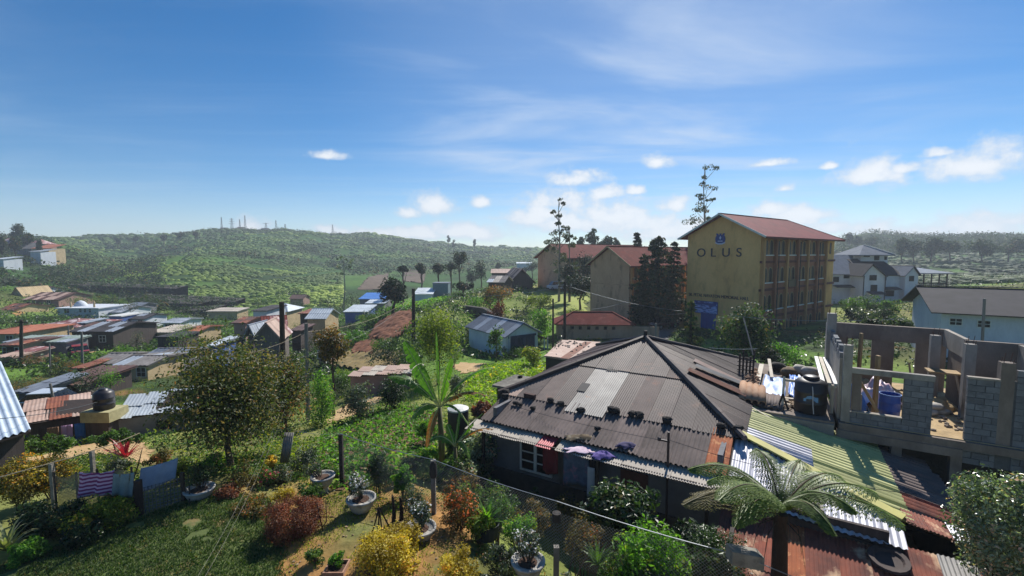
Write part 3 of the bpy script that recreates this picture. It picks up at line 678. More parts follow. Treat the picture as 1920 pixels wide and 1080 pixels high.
# ================================================================== the hip-roofed house below the garden and its lean-tos
HO = np.array([-1.107, 17.315]); Hd = np.array([.8566, -.5159]); Hn = np.array([.5159, .8566])
def H(s, t, z): return np.array([HO[0]+Hd[0]*s+Hn[0]*t, HO[1]+Hd[1]*s+Hn[1]*t, z])
def st_on(px, py, z):
    q = on(px, py, z)[:2]-HO; return float(q@Hd), float(q@Hn)
darkiron = mat('dark_tarred_roof_sheet', G('4f403d'), G('3e3231'), scale=1.0, rough=.6, c3=G('7a5646'), s3=1.6, lo3=.6, hi3=.8, vary=.28, stretch=(1,1,1), spec=.35, bump=.1)
asb2 = mat('weathered_grey_corrugated_sheet', G('756762'), G('5c514e'), scale=1.2, rough=.85, c3=G('463c3a'), s3=2.2, vary=.4, bump=.15)
galv2 = mat('old_zinc_sheet', G('8d8a86'), G('767370'), scale=1.3, rough=.6, metal=.15, c3=G('a5714a'), s3=1.1, lo3=.62, hi3=.72, vary=.15)
lightsh = mat('dusty_cream_sheet', G('b8aea0'), G('a3998c'), scale=1.5, rough=.7, c3=G('83796e'), s3=2.2, vary=.2)
redplas = mat('red_plastic_sheet', G('c43a4c'), G('b02f42'), scale=1.5, rough=.5)
orust = mat('orange_rust_sheet', G('b0643a'), G('8d4c2e'), scale=2.5, rough=.85, c3=G('d9a06c'), s3=4, lo3=.55, hi3=.7, stretch=(1,1,1))
yelsh = mat('yellow_green_painted_sheet', G('b9b97c'), G('a7a86c'), scale=.9, rough=.65, c3=G('8f9360'), s3=1.4, vary=.12)
whitesh = mat('pale_lilac_zinc_sheet', G('c0c0c8'), G('a9a9b3'), scale=1.2, rough=.5, metal=.15, c3=G('8c8a8c'), s3=1.7, vary=.12)
brownsh = mat('brown_weathered_sheet', G('6d5d57'), G('584a46'), scale=1.2, rough=.75, c3=G('8a6455'), s3=1.4, vary=.2)
flash_m = mat('yellow_ridge_flashing', G('b5ae5e'), G('a39d55'), scale=1.3, rough=.7, c3=G('7f7a4c'), s3=2)
rustbig = mat('red_brown_rust_sheet', G('8f4c37'), G('5f342b'), scale=1.6, rough=.85, c3=G('d0ac8a'), s3=1.1, lo3=.56, hi3=.68, vary=.45, stretch=(1,1,1), bump=.2)
def corr(name, m, parent, u0, u1, vlo, vhi, f, pitch=.08, amp=.014, spw=4, rows=1, ph=0.0):
    """corrugated sheet: wave runs across u; f(u, v, w) -> world, w off the surface"""
    n = max(2, int(round((u1-u0)/pitch*spw))); V = []; F = []; k = rows+1
    for i in range(n+1):
        u = u0+(u1-u0)*i/n; w = amp*math.sin(2*math.pi*(u/pitch+ph)); a, b = vlo(u) if callable(vlo) else vlo, vhi(u) if callable(vhi) else vhi
        for j in range(k): V.append(f(u, a+(b-a)*j/rows, w))
        if i:
            for j in range(rows): F.append(((i-1)*k+j, i*k+j, i*k+j+1, (i-1)*k+j+1))
    return put(name, V, F, m, parent, smooth=True)
SAP, TAP, ZAP = 4.12, 8.07, 2.78
zU = lambda t: 1.05+(ZAP-1.05)/(TAP-1.8)*(t-1.8)
zL = lambda t: .5+.29*t
def build_hip_house():
    rng = random.Random(3)
    hs = thing('hip_roofed_house', 'low house under a big dark hip roof of corrugated sheets, just beyond the garden fence', 'house', tuple(H(4, 3, -2.2)))
    b = MB(H); b.box(.25, 8.5, .15, .3, -2.6, .5); b.box(.25, .4, .3, 12.8, -2.6, .95); b.box(8.35, 8.5, .3, 12.8, -2.6, .95); b.box(.25, 8.5, 12.7, 12.85, -2.6, .95)
    wall = b.build('wall', greywall, hs)
    b = MB(H); b.box(.2, 8.6, .08, .149, -2.6, -1.3); b.build('plinth', mat('dark_cement_plinth', G('4a4845'), G('3d3b39'), rough=.9), hs)
    # roof deck just under the sheets
    dk = MB(H); e = .05
    dk.add([(-.25,1.7,zU(1.8)-e),(8.9,1.7,zU(1.8)-e),(SAP,TAP,ZAP-e),(-.25,13.1,zU(1.8)-e),(8.6,13.1,zU(1.8)-e),(-.1,0,zL(0)-e),(8.7,0,zL(0)-e),(8.7,1.9,zL(1.9)-e),(-.1,1.9,zL(1.9)-e)], [(0,1,2),(3,0,2),(4,3,2),(1,4,2),(5,6,7,8)])
    roof = dk.build('roof', darkwood, hs)
    hipL = lambda s: 1.7+(s+.25)*(TAP-1.7)/(SAP+.25); hipR = lambda s: 1.7+(8.9-s)*(TAP-1.7)/(8.9-SAP)
    top = lambda s: min(hipL(s), hipR(s), TAP)
    fU = lambda lift: (lambda s, t, w: H(s, t, zU(t)+w+lift))
    sw = .762; s = -.25; i = 0
    tsplit = 4.85
    while s < 8.9:
        s1 = min(s+sw, 8.9); m = darkiron if rng.random() < .72 else brownsh
        if 2.9 < s+.3 < 4.0: m = galv2
        elif s < 2.2: m = [pinkrust, asb2, brownsh, darkiron][i % 4]
        lo = 1.72-(.35 if m is galv2 else rng.uniform(0, .08))
        if top(s+.01) > lo+.1 or top(s1-.01) > lo+.1:
            o = corr('roof_sheet', m, roof, s, s1+.03, lo, lambda u: max(lo+.02, min(top(u), tsplit)), fU(.04+.012*(i % 2)), .085, .015)
            if m is galv2: o['label'] = 'pale zinc roof sheet in the dark roof'
        if max(top(s), top(s1), top((s+s1)/2)) > tsplit+.1:
            corr('roof_sheet', darkiron if rng.random() < .75 else brownsh, roof, s, s1+.03, tsplit-.15, lambda u: max(tsplit-.14, top(u)), fU(.075+.012*(i % 2)), .085, .015)
        s = s1; i += 1
    # lower grey sheets
    for k in range(8):
        a = -.12+k*1.02; corr('roof_sheet', asb2, roof, a, a+1.06, -.06+rng.uniform(-.03, .03), 2.0, lambda u, t, w: H(u, t, zL(t)+.03+w+.012*(k % 2)), .15, .034)
    o = corr('roof_sheet', orust, roof, 8.03, 8.66, -.1, 2.02, lambda u, t, w: H(u, t, zL(t)+.06+w), .1, .02); o['label'] = 'orange rusted roof sheet'
    # left and right slopes, waves run across t
    zS = lambda s: 1.05+(s+.25)*(ZAP-1.05)/(SAP+.25); zR = lambda s: 1.05+(8.9-s)*(ZAP-1.05)/(8.9-SAP)
    lim = lambda t: (t-1.7)/(TAP-1.7) if t < TAP else (13.1-t)/(13.1-TAP)
    t = 1.75; i = 0
    while t < 13.0:
        t1 = min(t+.8, 13.05)
        corr('roof_sheet', darkiron, roof, t, t1+.03, -.35, lambda u: -.25+(SAP+.25)*max(.02, lim(u)), lambda u, v, w: H(v, u, zS(v)+.05+w+.012*(i % 2)), .085, .015)
        corr('roof_sheet', darkiron, roof, t, t1+.03, 9.0, lambda u: 8.9-(8.9-SAP)*max(.02, lim(u)), lambda u, v, w: H(v, u, zR(v)+.05+w+.012*(i % 2)), .085, .015)
        t = t1; i += 1
    for a, c in (((-.3,1.65,zU(1.7)),(SAP,TAP,ZAP)), ((8.95,1.65,zU(1.7)),(SAP,TAP,ZAP)), ((8.65,13.1,1.05),(SAP,TAP,ZAP)), ((-.25,13.1,1.05),(SAP,TAP,ZAP))):
        rc = MB(); p = H(*a)+np.array([0,0,.13]); q = H(*c)+np.array([0,0,.13]); n_ = 6
        for k in range(n_):
            rc.tube([p+(q-p)*(k/n_-.01), p+(q-p)*((k+1)/n_+.01)], .095+.008*(k % 2), 6)
        rc.build('ridge_cap', asb2 if a[0] > 8.9 else darkiron, roof)
    kn = MB(); kn.tube([H(SAP,TAP,ZAP+.1), H(SAP,TAP,ZAP+.42)], .09, 6); kn.build('finial', darkwood, roof)
    # awning of odd sheets along the front
    for k in range(12):
        a = -.45+k*.76; m = lightsh
        if k == 4: m = redplas
        o = corr('awning_sheet', m, roof, a, a+.78 if k != 4 else a+.62, -.62+rng.uniform(-.03, .03), .1, lambda u, v, w: H(u, v, .40+.2*v+w+.01*(k % 2)), .08, .014)
        if k == 4: o['label'] = 'red plastic awning sheet'
    rb = MB(H); rb.beam((-.4,-.5,.27),(8.6,-.5,.27),.06,.08); rb.build('rafter', darkwood, roof)
    for sp in (.3, 4.85, 8.2):
        p = MB(H); p.box(sp-.05, sp+.05, -.5, -.42, -2.6, .25); p.build('post', darkwood, hs)
    # window with two leaves, door
    f = lambda x, o, z: H(2.25+x, .149-o, z)
    w = rect_window(hs, f, 0, -1.15, 1.35, 1.2, whitetrim, (0, 0))
    for sx in (-.32, .32):
        mb = MB(lambda x, o, z: f(x, o, z)); 
        for xx in (-.29, .29): mb.box(sx+xx-.03, sx+xx+.03, .05, .09, -1.1, 0)
        for zz in (-1.1, -.75, -.4, -.03): mb.box(sx-.26, sx+.26, .05, .085, zz, zz+.04)
        mb.build('casement', whitetrim, w)
    d = MB(lambda x, o, z: f(x, o, z)); d.box(3.2, 4.1, .0, .05, -2.2, -.15); d.build('door', mat('maroon_door', G('5a2a28'), G('4a2422'), rough=.6), hs)
    # tarred patches: hole cut in the zinc sheet
    for (s_, t_, w_, l_) in ((2.75, 2.75, .34, .62), (3.35, 4.6, .5, .35)):
        h = MB(); h.slab([H(s_, t_, zU(t_)+.075), H(s_+w_, t_, zU(t_)+.075), H(s_+w_, t_+l_, zU(t_+l_)+.075), H(s_, t_+l_, zU(t_+l_)+.075)], .015); h.build('tar_patch', mat('black_tar', G('1a1a1e'), G('232327'), rough=.7), roof)
    return hs
hip_house = build_hip_house()
brick_d = mat('dark_brick', G('4a3029'), G('3b2825'), rough=.9, scale=3)
stone_d = mat('dark_roof_stone', G('302b29'), G('231f1e'), rough=.95, scale=4, bump=.3)
def roof_weights():
    spots = [(2.55,1.62),(3.45,1.48),(4.5,1.82),(4.72,1.82),(5.3,1.78),(5.58,1.8),(6.55,1.8),(8.25,2.0),(8.75,2.02),(-.05,1.75),(.75,1.2),(1.0,1.15),(1.6,1.1),(2.05,1.72),(4.4,.7),(.1,1.45),(1.1,1.75)]
    lab = ['dark stone holding down the left edge of the grey sheets','dark stone at the foot of the pale zinc sheets','dark stone just right of the pale zinc sheets','second dark stone right of the pale zinc sheets','dark stone on the middle of the sheet overlap',
           'dark stone near the middle of the overlap, right of a twin','wide dark stone low on the big dark roof','dark stone above the orange rusted sheet','dark stone beside the hip end above the white sheets','dark stone on the far left hip end',
           'small dark stone on the left grey sheets','second small stone on the left grey sheets','small stone on the grey sheets below the brick','dark stone under the tarred patch','lone small stone in the middle of the grey sheets','stone tucked under the left hip','brick lying under the pinkish sheets']
    rng = random.Random(8)
    for i, (s, t) in enumerate(spots):
        m = MB(); r = .10 if t < 1.3 else .15; z = max(zL(t), zU(t) if t > 1.75 else -9)+.06
        if i == 16: m.beam(H(s-.25, t, z+.1), H(s+.25, t-.03, z+.1), .16, .16); m.lone('brick', brick_d, lab[i], 'brick', 'weights on the big dark roof'); continue
        m.blob(H(s, t, z+r*.55), r*rng.uniform(1, 1.4), r, r*.8, rng, 6, 4, .2); m.lone('stone', stone_d, lab[i], 'stone', 'weights on the big dark roof')
roof_weights()
def cloth(name, m, label, cat, p, ex, ey, w, l, folds=3, amp=.04, group=None, seed=1, sag=0.0, nu=14, nv=8):
    rng = random.Random(seed); ex = np.array(ex, float); ey = np.array(ey, float); nz = np.cross(ex, ey); nz = nz/np.linalg.norm(nz); p = np.array(p, float); V = []; F = []; ph = rng.uniform(0, 6)
    for i in range(nu+1):
        for j in range(nv+1):
            u, v = i/nu, j/nv; o = amp*(math.sin(u*folds*6.28+ph+v*1.3)*(.35+.65*v)+.4*math.sin(u*folds*13+v*4))
            V.append(p+ex*w*u+ey*l*v*(1+.06*math.sin(u*5+ph))+nz*o-np.array([0,0,sag*4*u*(1-u)]))
    for i in range(nu):
        for j in range(nv):
            a = i*(nv+1)+j; F.append((a, a+nv+1, a+nv+2, a+1))
    V = np.array(V); me_ = at_base(name, V, F, m, label, cat, group, smooth=True)
    so_ = me_.modifiers.new('thickness', 'SOLIDIFY'); so_.thickness = .012
    return me_
red_c = mat('dark_red_cloth', G('7a1f2a'), G('5f1822'), scale=3, rough=.9); purple_c = mat('purple_cloth', G('6a5a9c'), G('51447f'), scale=4, rough=.9); pink_c = mat('pale_pink_cloth', G('d9c4cf'), G('c7adbb'), scale=3, rough=.9)
bluegrey_c = mat('blue_grey_cloth', G('5f6f85'), G('4c5a70'), scale=5, rough=.9, c3=G('9b6c84'), s3=4); white_c = mat('white_cloth', G('c9c9cc'), G('b5b5ba'), scale=3, rough=.9); black_c = mat('black_cloth', G('1d1d24'), G('262630'), scale=3, rough=.9)
dn = (0, 0, -1)
cloth('hanging_cloth', red_c, 'dark red cloth hanging under the awning right of the window', 'laundry', H(2.75, -.3, .2), (*Hd, 0), dn, .6, .95, 2, .03, 'laundry under the awning', 2)
cloth('hanging_cloth', bluegrey_c, 'patterned blue grey sheet hanging under the awning', 'laundry', H(3.55, -.3, .2), (*Hd, 0), dn, .95, 1.15, 3, .03, 'laundry under the awning', 3)
cloth('hanging_cloth', white_c, 'narrow whitish cloth hanging beside the blue grey sheet', 'laundry', H(4.45, -.32, -.15), (*Hd, 0), dn, .25, 1.0, 1, .02, 'laundry under the awning', 4)
cloth('hanging_cloth', black_c, 'black garment hanging at the right end of the wash line', 'laundry', H(4.3, -.2, .2), (*Hd, 0), dn, .5, .6, 2, .03, 'laundry under the awning', 5)
def heap(name, m, label, c, rx, ry, rz, seed, cat='cloth', group=None, n=22, m2=8):
    rng = np.random.RandomState(seed); V = []; F = []
    for i in range(n+1):
        for j in range(n+1):
            u, v = 2*i/n-1, 2*j/n-1; r = min(1, math.hypot(u, v)); V.append((c[0]+u*rx*(1+.15*math.sin(5*v+seed)), c[1]+v*ry*(1+.15*math.sin(4*u+seed)), c[2]+rz*(1-r*r)))
    V = np.array(V); V[:, 2] += (vnoise(V[:,0]*9+seed, V[:,1]*9, 1.0, seed)-.5)*rz*.9*(1-np.minimum(1, np.hypot((V[:,0]-c[0])/rx, (V[:,1]-c[1])/ry)))
    for i in range(n):
        for j in range(n):
            u, v = 2*(i+.5)/n-1, 2*(j+.5)/n-1
            if math.hypot(u, v) < 1+.12*math.sin(7*math.atan2(v, u)+seed): a = i*(n+1)+j; F.append((a, a+n+1, a+n+2, a+1))
    used = np.unique(F); mp = -np.ones(len(V), int); mp[used] = np.arange(len(used))
    o = at_base(name, V[used], mp[np.array(F)], m, label, cat, group, smooth=True); s_ = o.modifiers.new('thickness', 'SOLIDIFY'); s_.thickness = .015; return o
heap('crumpled_cloth', purple_c, 'crumpled lilac cloth drying on the edge of the awning', H(5.0, -.35, .36), .42, .26, .14, 4, 'laundry', 'clothes drying on the awning')
heap('crumpled_cloth', mat('dark_purple_cloth', G('4a4468'), G('3a3554'), rough=.9), 'dark purple garment drying on the grey sheets above the awning', H(5.6, .25, .62), .36, .22, .12, 9, 'laundry', 'clothes drying on the awning')
heap('crumpled_cloth', pink_c, 'pale pink cloth spread over the awning beside the red sheet', H(4.15, -.28, .36), .52, .3, .06, 6, 'laundry', 'clothes drying on the awning')
heap('leaf_litter', mat('dry_leaf_litter', G('6b5a44'), G('4b4232'), scale=9, rough=.95, c3=G('8c8778'), s3=8), 'dry leaf litter lying on the edge of the grey sheets', H(4.0, .2, .57), .6, .25, .1, 11, 'litter')
# service mast at the front edge of the roof
ms = thing('service_mast', 'thin dark metal mast with a small bracket at the front of the grey sheets', 'mast', tuple(H(7.0, -.1, -2.2)))
mb = MB(); mb.tube([H(7.0,-.1,-2.2), H(7.0,-.1,1.5)], .04, 6); mb.build('pole', pipem, ms)
mb = MB(); mb.beam(H(6.75,-.1,1.2), H(7.05,-.1,1.2), .05); mb.blob(H(6.72,-.1,1.22), .07, .07, .07, random.Random(1), 6, 4); mb.build('bracket', pipem, ms)
# ---- white sheets and lower rust roof: sheds in front-right
def zFl(s): return .99-.205*(s-8.79)
def tflash(s): return 2.08-(s-8.79)*(1.77/3.88)
def build_white_leanto():
    r = thing('lean_to', 'lean-to with white painted roof sheets beside the tree fern', 'shed', tuple(H(10.4, .4, -2.2)))
    b = MB(H); b.box(8.75, 12.3, -.55, -.45, -2.8, .25); b.build('wall', timberwall, r)
    dk = MB(H); dk.add([(8.7,-.6,.2),(12.6,-.6,-.18),(12.6,.28,.1),(8.75,2.0,.88)], [(0,1,2,3)]); ro = dk.build('roof', darkwood, r)
    s = 8.68; i = 0; rng = random.Random(4)
    while s < 12.6:
        a = s; corr('roof_sheet', whitesh if i % 5 != 3 else lightsh, ro, a, min(a+.6, 12.66), -.62+rng.uniform(-.08, .04), lambda u: tflash(u)-.02, lambda u, v, w: H(u, v, zFl(u)-.27*(tflash(u)-v)+w), .15, .022); s += .58; i += 1
    f = MB(); P = [H(q_, tflash(q_)+.06, zFl(q_)+.09) for q_ in (8.6, 9.5, 10.5, 11.6, 12.72)]
    for a, b_ in zip(P[:-1], P[1:]): f.beam(a+np.array([0,0,.02]), b_+np.array([0,0,.02]), .34, .05)
    f.build('ridge_flashing', flash_m, r)
build_white_leanto()
def build_yellow_shed():
    r = thing('shed', 'long shed roofed with yellow-green and pale corrugated sheets below the building site', 'shed', tuple(H(11, 3.5, -2.4)))
    zY = lambda s: .9-.2*(s-8.85)
    b = MB(H); b.box(9.0, 14.0, 5.0, 5.1, -2.8, -.2); b.box(13.85, 13.95, .5, 5.0, -2.8, -.35); b.build('wall', timberwall, r)
    dk = MB(H); dk.add([(8.85,2.05,zY(8.85)-.07),(12.7,.3,zY(12.7)-.07),(14.35,.9,zY(14.35)-.07),(14.4,4.6,zY(14.4)-.07),(8.85,5.1,zY(8.85)-.07)], [(0,1,2,3,4)]); ro = dk.build('roof', darkwood, r)
    rng = random.Random(6)
    def tmin(s): return tflash(s)-.03 if s < 12.7 else .3+(s-12.7)*.35
    spans = [(8.8, 10.85), (10.7, 12.95), (12.8, 14.45)]
    t = .3; k = 0
    while t < 5.1:
        t1 = t+.96
        for j, (a, b_) in enumerate(spans):
            if j == 2: m = brownsh if k != 1 else rustbig
            elif k in (2, 3) and j == 0: m = whitesh if k == 2 else yelsh
            elif k == 2 and j == 1: m = yelsh
            elif k == 1: m = yelsh
            elif k == 3 and j == 1: m = yelsh
            else: m = yelsh
            if j == 0 and k == 1: m = whitesh
            # left end of each strip follows the flashing
            def lo(u, a=a, b_=b_): return max(a, 8.79+(2.08-u)/(1.77/3.88)) if u < 2.08 else a
            if min(lo(t), lo(t1)) >= b_-.05: continue
            hi = b_ if j < 2 else 14.45-max(0, (t-3.6)*.15)
            corr('roof_sheet', m, ro, t, t1, lambda u: min(lo(u), hi-.02), hi, lambda u, v, w: H(v, u, zY(v)+.06+w+.02*(2-j)+.01*(k % 2)), .24, .06)
        t += .94; k += 1
    # rust sheets on its lower corner
    for i in range(3):
        m = [rustbig, rustbig, whitesh][i]; a = 12.75+i*.45
        corr('roof_sheet', m, ro, a, a+.47, .25-.0*i, 1.05, lambda u, v, w: H(u, v, zY(u)+.12+.02*i+w), .075, .014)
build_yellow_shed()
def build_rust_shed():
    r = thing('shed', 'low shed under red rusty corrugated sheets beside the fence at the bottom right', 'shed', tuple(H(11.5, -2, -2.4)))
    z = lambda t: -.16+.24*(t+.3)
    b = MB(H); b.box(8.9, 14.3, -3.9, -3.8, -3, -.85); b.box(14.2, 14.3, -3.8, -.4, -3, -.3); b.box(8.9, 9.0, -3.8, -.4, -3, -.3); b.build('wall', timberwall, r)
    dk = MB(H); dk.quad((8.7,-4.1,z(-4.1)-.05),(14.5,-4.1,z(-4.1)-.05),(14.0,-.3,z(-.3)-.05),(8.7,-.3,z(-.3)-.05)); ro = dk.build('roof', darkwood, r)
    rng = random.Random(12); s = 8.6; i = 0
    ms = [rustbig, rustbig, orust, rustbig, rustbig, rustbig, rustbig, galv2, rustbig, orust]
    while s < 14.2:
        w_ = .66; m = ms[i % 10]
        corr('roof_sheet', m, ro, s, s+w_+.03, -2.3, -.28+rng.uniform(-.05, .06)-max(0, s-13)*.25, lambda u, v, w: H(u, v, z(v)+.04+.012*(i % 2)+w), .09, .016)
        corr('roof_sheet', rustbig, ro, s, s+w_+.03, -4.2, -2.15, lambda u, v, w: H(u, v, z(v)+.02+.012*(i % 2)+w), .09, .016)
        s += w_; i += 1
    ti = MB(); ti.lathe([(.36,.0),(.42,.05),(.40,.1),(.30,.09),(.26,.04),(.1,.03)], (0,0,0), 18); c = H(12.25, -.95, z(-.95)+.05)
    ti2 = MB(); ti2.v = [(c[0]+p[0], c[1]+p[1], c[2]+p[2]+.2*((p[0]*Hn[0]+p[1]*Hn[1]))) for p in ti.v]; ti2.f = ti.f
    ti2.lone('basin', mat('old_dark_rubber', G('4a3a36'), G('3a2e2b'), rough=.8), 'round dark shallow basin lying on the rusty red roof', 'basin')
    lg = MB(); lg.beam(H(13.75,.2,-.28), H(14.5,-.35,-.42), .16, .1); lg.lone('plank', mat('old_timber', G('8a7a5c'), G('6b5d45'), scale=3, rough=.9, stretch=(1,1,.3)), 'short old plank under the right corner of the rusty roof', 'plank')
build_rust_shed()
# spare sheets lying on the right slope
for k, (px_, py_, w_, m, lb) in enumerate([(1300,672,.55,pinkrust,'pinkish spare sheet lying highest on the right roof slope'),(1290,690,.6,rust,'reddish spare sheet lying on the right roof slope'),(1305,682,.5,galv2,'grey spare sheet lying between two reddish ones on the right slope')]):
    s0, t0 = st_on(px_, py_, 2.2-.05*k); zR = lambda s: 1.05+(8.9-s)*(ZAP-1.05)/(8.9-SAP)
    mb = MB(); n = 12; L_ = 2.3
    for i in range(n+1):
        v = t0+w_*i/n; z_ = .14+.02*math.sin(i*1.57)+.03*k
        mb.v += [tuple(H(s0, v-.15*k, zR(s0)+z_)), tuple(H(s0+L_, v-.2+.2*k, zR(s0+L_)+z_))]
        if i: mb.f.append([2*i-2, 2*i, 2*i+1, 2*i-1])
    o = mb.lone('loose_sheet', m, lb, 'metal sheet', 'spare sheets on the right roof slope'); o.modifiers.new('t', 'SOLIDIFY').thickness = .006
# small grey flat shed behind the left hip and the rusty flat shed beyond
def small_sheds():
    r = thing('flat_shed', 'small dark shed with a flat grey concrete top behind the left roof corner', 'shed', tuple(H(-1, 3.7, -2)))
    b = MB(H); b.box(-1.25, .25, 2.9, 4.6, -2.6, .9); b.build('wall', mat('dark_block_wall', G('3d3a38'), G('2e2b2a'), scale=2, rough=.95, bump=.3), r)
    b = MB(H); b.box(-1.4, .4, 2.7, 4.8, .902, 1.0); b.build('roof', mat('mottled_concrete', G('77726a'), G('58544e'), scale=2, rough=.95, c3=G('9f9c92'), s3=3), r)
    mb = MB(); mb.blob(H(-.9, 4.4, 1.05), .14, .12, .08, random.Random(2)); mb.lone('stone', stone_d, 'small stone on the flat grey concrete shed top', 'stone')
    P = [on(1020,668,-1.25), on(1098,680,-1.25), on(1126,641,-.95), on(1052,637,-.95)]
    r = thing('flat_shed', 'low shed with a pinkish rusty flat roof strewn with rubble beside the bright field', 'shed', (P[0][0]+2, P[0][1]+1, -3.1))
    b = MB(); ctr = sum(P)/4; Q = [ctr+(p-ctr)*.94 for p in P]
    b.prism([(0,0,0)]+[tuple((q-Q[0])*np.array([1,1,0])) for q in Q[1:]], (Q[0][0],Q[0][1],-3.4), (Q[0][0],Q[0][1],-1.32)); b.build('wall', mat('dark_block_wall', (0,0,0)), r)
    b = MB(); b.slab(P, .06); ro = b.build('roof', pinkrust, r)
    ex = P[1]-P[0]; ey = P[3]-P[0]
    sheets_on(ro, P[0]+np.array([0,0,.04]), ex, ey, np.linalg.norm(ex), np.linalg.norm(ey), lambda i, q, n: [pinkrust, pinkrust, rust, pinkrust, lightsh][i % 5], sw=.8, waves=5, amp=.02)
    rng = random.Random(5); mb = MB()
    for k in range(60):
        u, v = rng.random(), rng.random()**.7; 
        if v < .45 and rng.random() < .7: continue
        p = P[0]+ex*u+ey*v*.97+np.array([0,0,.08]); mb.blob(p, rng.uniform(.06, .16), rng.uniform(.06, .14), rng.uniform(.03, .09), rng, 5, 3)
    stuff(mb.build('rubble', mat('pale_rubble', G('a79a8c'), G('5d534b'), scale=3, rough=.95)), 'pale rubble strewn over the rusty flat roof', 'rubble')
small_sheds()
# ================================================================== unfinished building and the flat-roofed annex
blockm = mat('cement_block', G('74767a'), G('5f6165'), scale=1.6, rough=.95, c3=G('4b4c4f'), s3=2.5, vary=.3, bump=.3)
mortar = mat('cement_mortar', G('5d5e60'), G('4c4d4f'), scale=3, rough=.95, bump=.3)
conc = mat('raw_concrete', G('96918a'), G('7a756f'), scale=1.1, rough=.95, c3=G('55504b'), s3=1.6, stretch=(1,1,.5), bump=.2)
conc_b = mat('brown_stained_concrete', G('82766c'), G('675c54'), scale=1.0, rough=.95, c3=G('8c7f74'), s3=1.3, stretch=(1,1,.5), bump=.2)
conc_l = mat('pale_cement_render', G('a39a8e'), G('8d857a'), scale=.9, rough=.95, c3=G('77706a'), s3=1.4, stretch=(1,1,.5), bump=.15)
sandf = mat('sandy_floor', G('b9a078'), G('a0875f'), scale=1.8, rough=.95, c3=G('7d6a50'), s3=2.5, bump=.4)
timber = mat('raw_timber', G('a88f68'), G('8c7453'), scale=2.5, rough=.85, stretch=(2,2,.4))
timber_p = mat('pale_timber', G('cfc6b6'), G('b8ad9c'), scale=2.5, rough=.85, stretch=(2,2,.4), vary=.15)
BLK = {}
def block_data(w, h, d):
    k = (round(w, 3), h, d)
    if k not in BLK:
        b = MB(); e = .008; b.box(-w/2, w/2, -d/2, d/2, -h/2, h/2); BLK[k] = b.data('concrete_block', blockm)
    return BLK[k]
def block_wall(parent, s0, s1, t, z0, z1, holes=(), rng=random.Random(4), th=.15, bw=.41, bh=.2, along='s', m=None):
    rows = int(round((z1-z0)/bh)); a = math.atan2(Hd[1], Hd[0])+(0 if along == 's' else math.pi/2); base = Vector(base_of(parent))
    for r in range(rows):
        x = s0-(bw/2 if r % 2 else 0)
        while x < s1-.02:
            a0, a1 = max(x, s0), min(x+bw, s1); zc = z0+(r+.5)*bh
            segs = [(a0, a1)]
            for (h0, h1, g0, g1) in holes:
                if g0 < zc < g1:
                    ns = []
                    for (p, q) in segs:
                        if q <= h0 or p >= h1: ns.append((p, q)); continue
                        if p < h0: ns.append((p, h0))
                        if q > h1: ns.append((h1, q))
                    segs = ns
            for p, q in segs:
                if q-p < .06: continue
                o = link('concrete_block', block_data(round(q-p-.016, 2), bh-.016, th), parent); off = rng.uniform(-.008, .008)
                c = H((p+q)/2, t+off, zc) if along == 's' else H(t+off, (p+q)/2, zc)
                o.location = Vector(c)-base; o.rotation_euler = (0, 0, a+rng.uniform(-.008, .008))
            x += bw
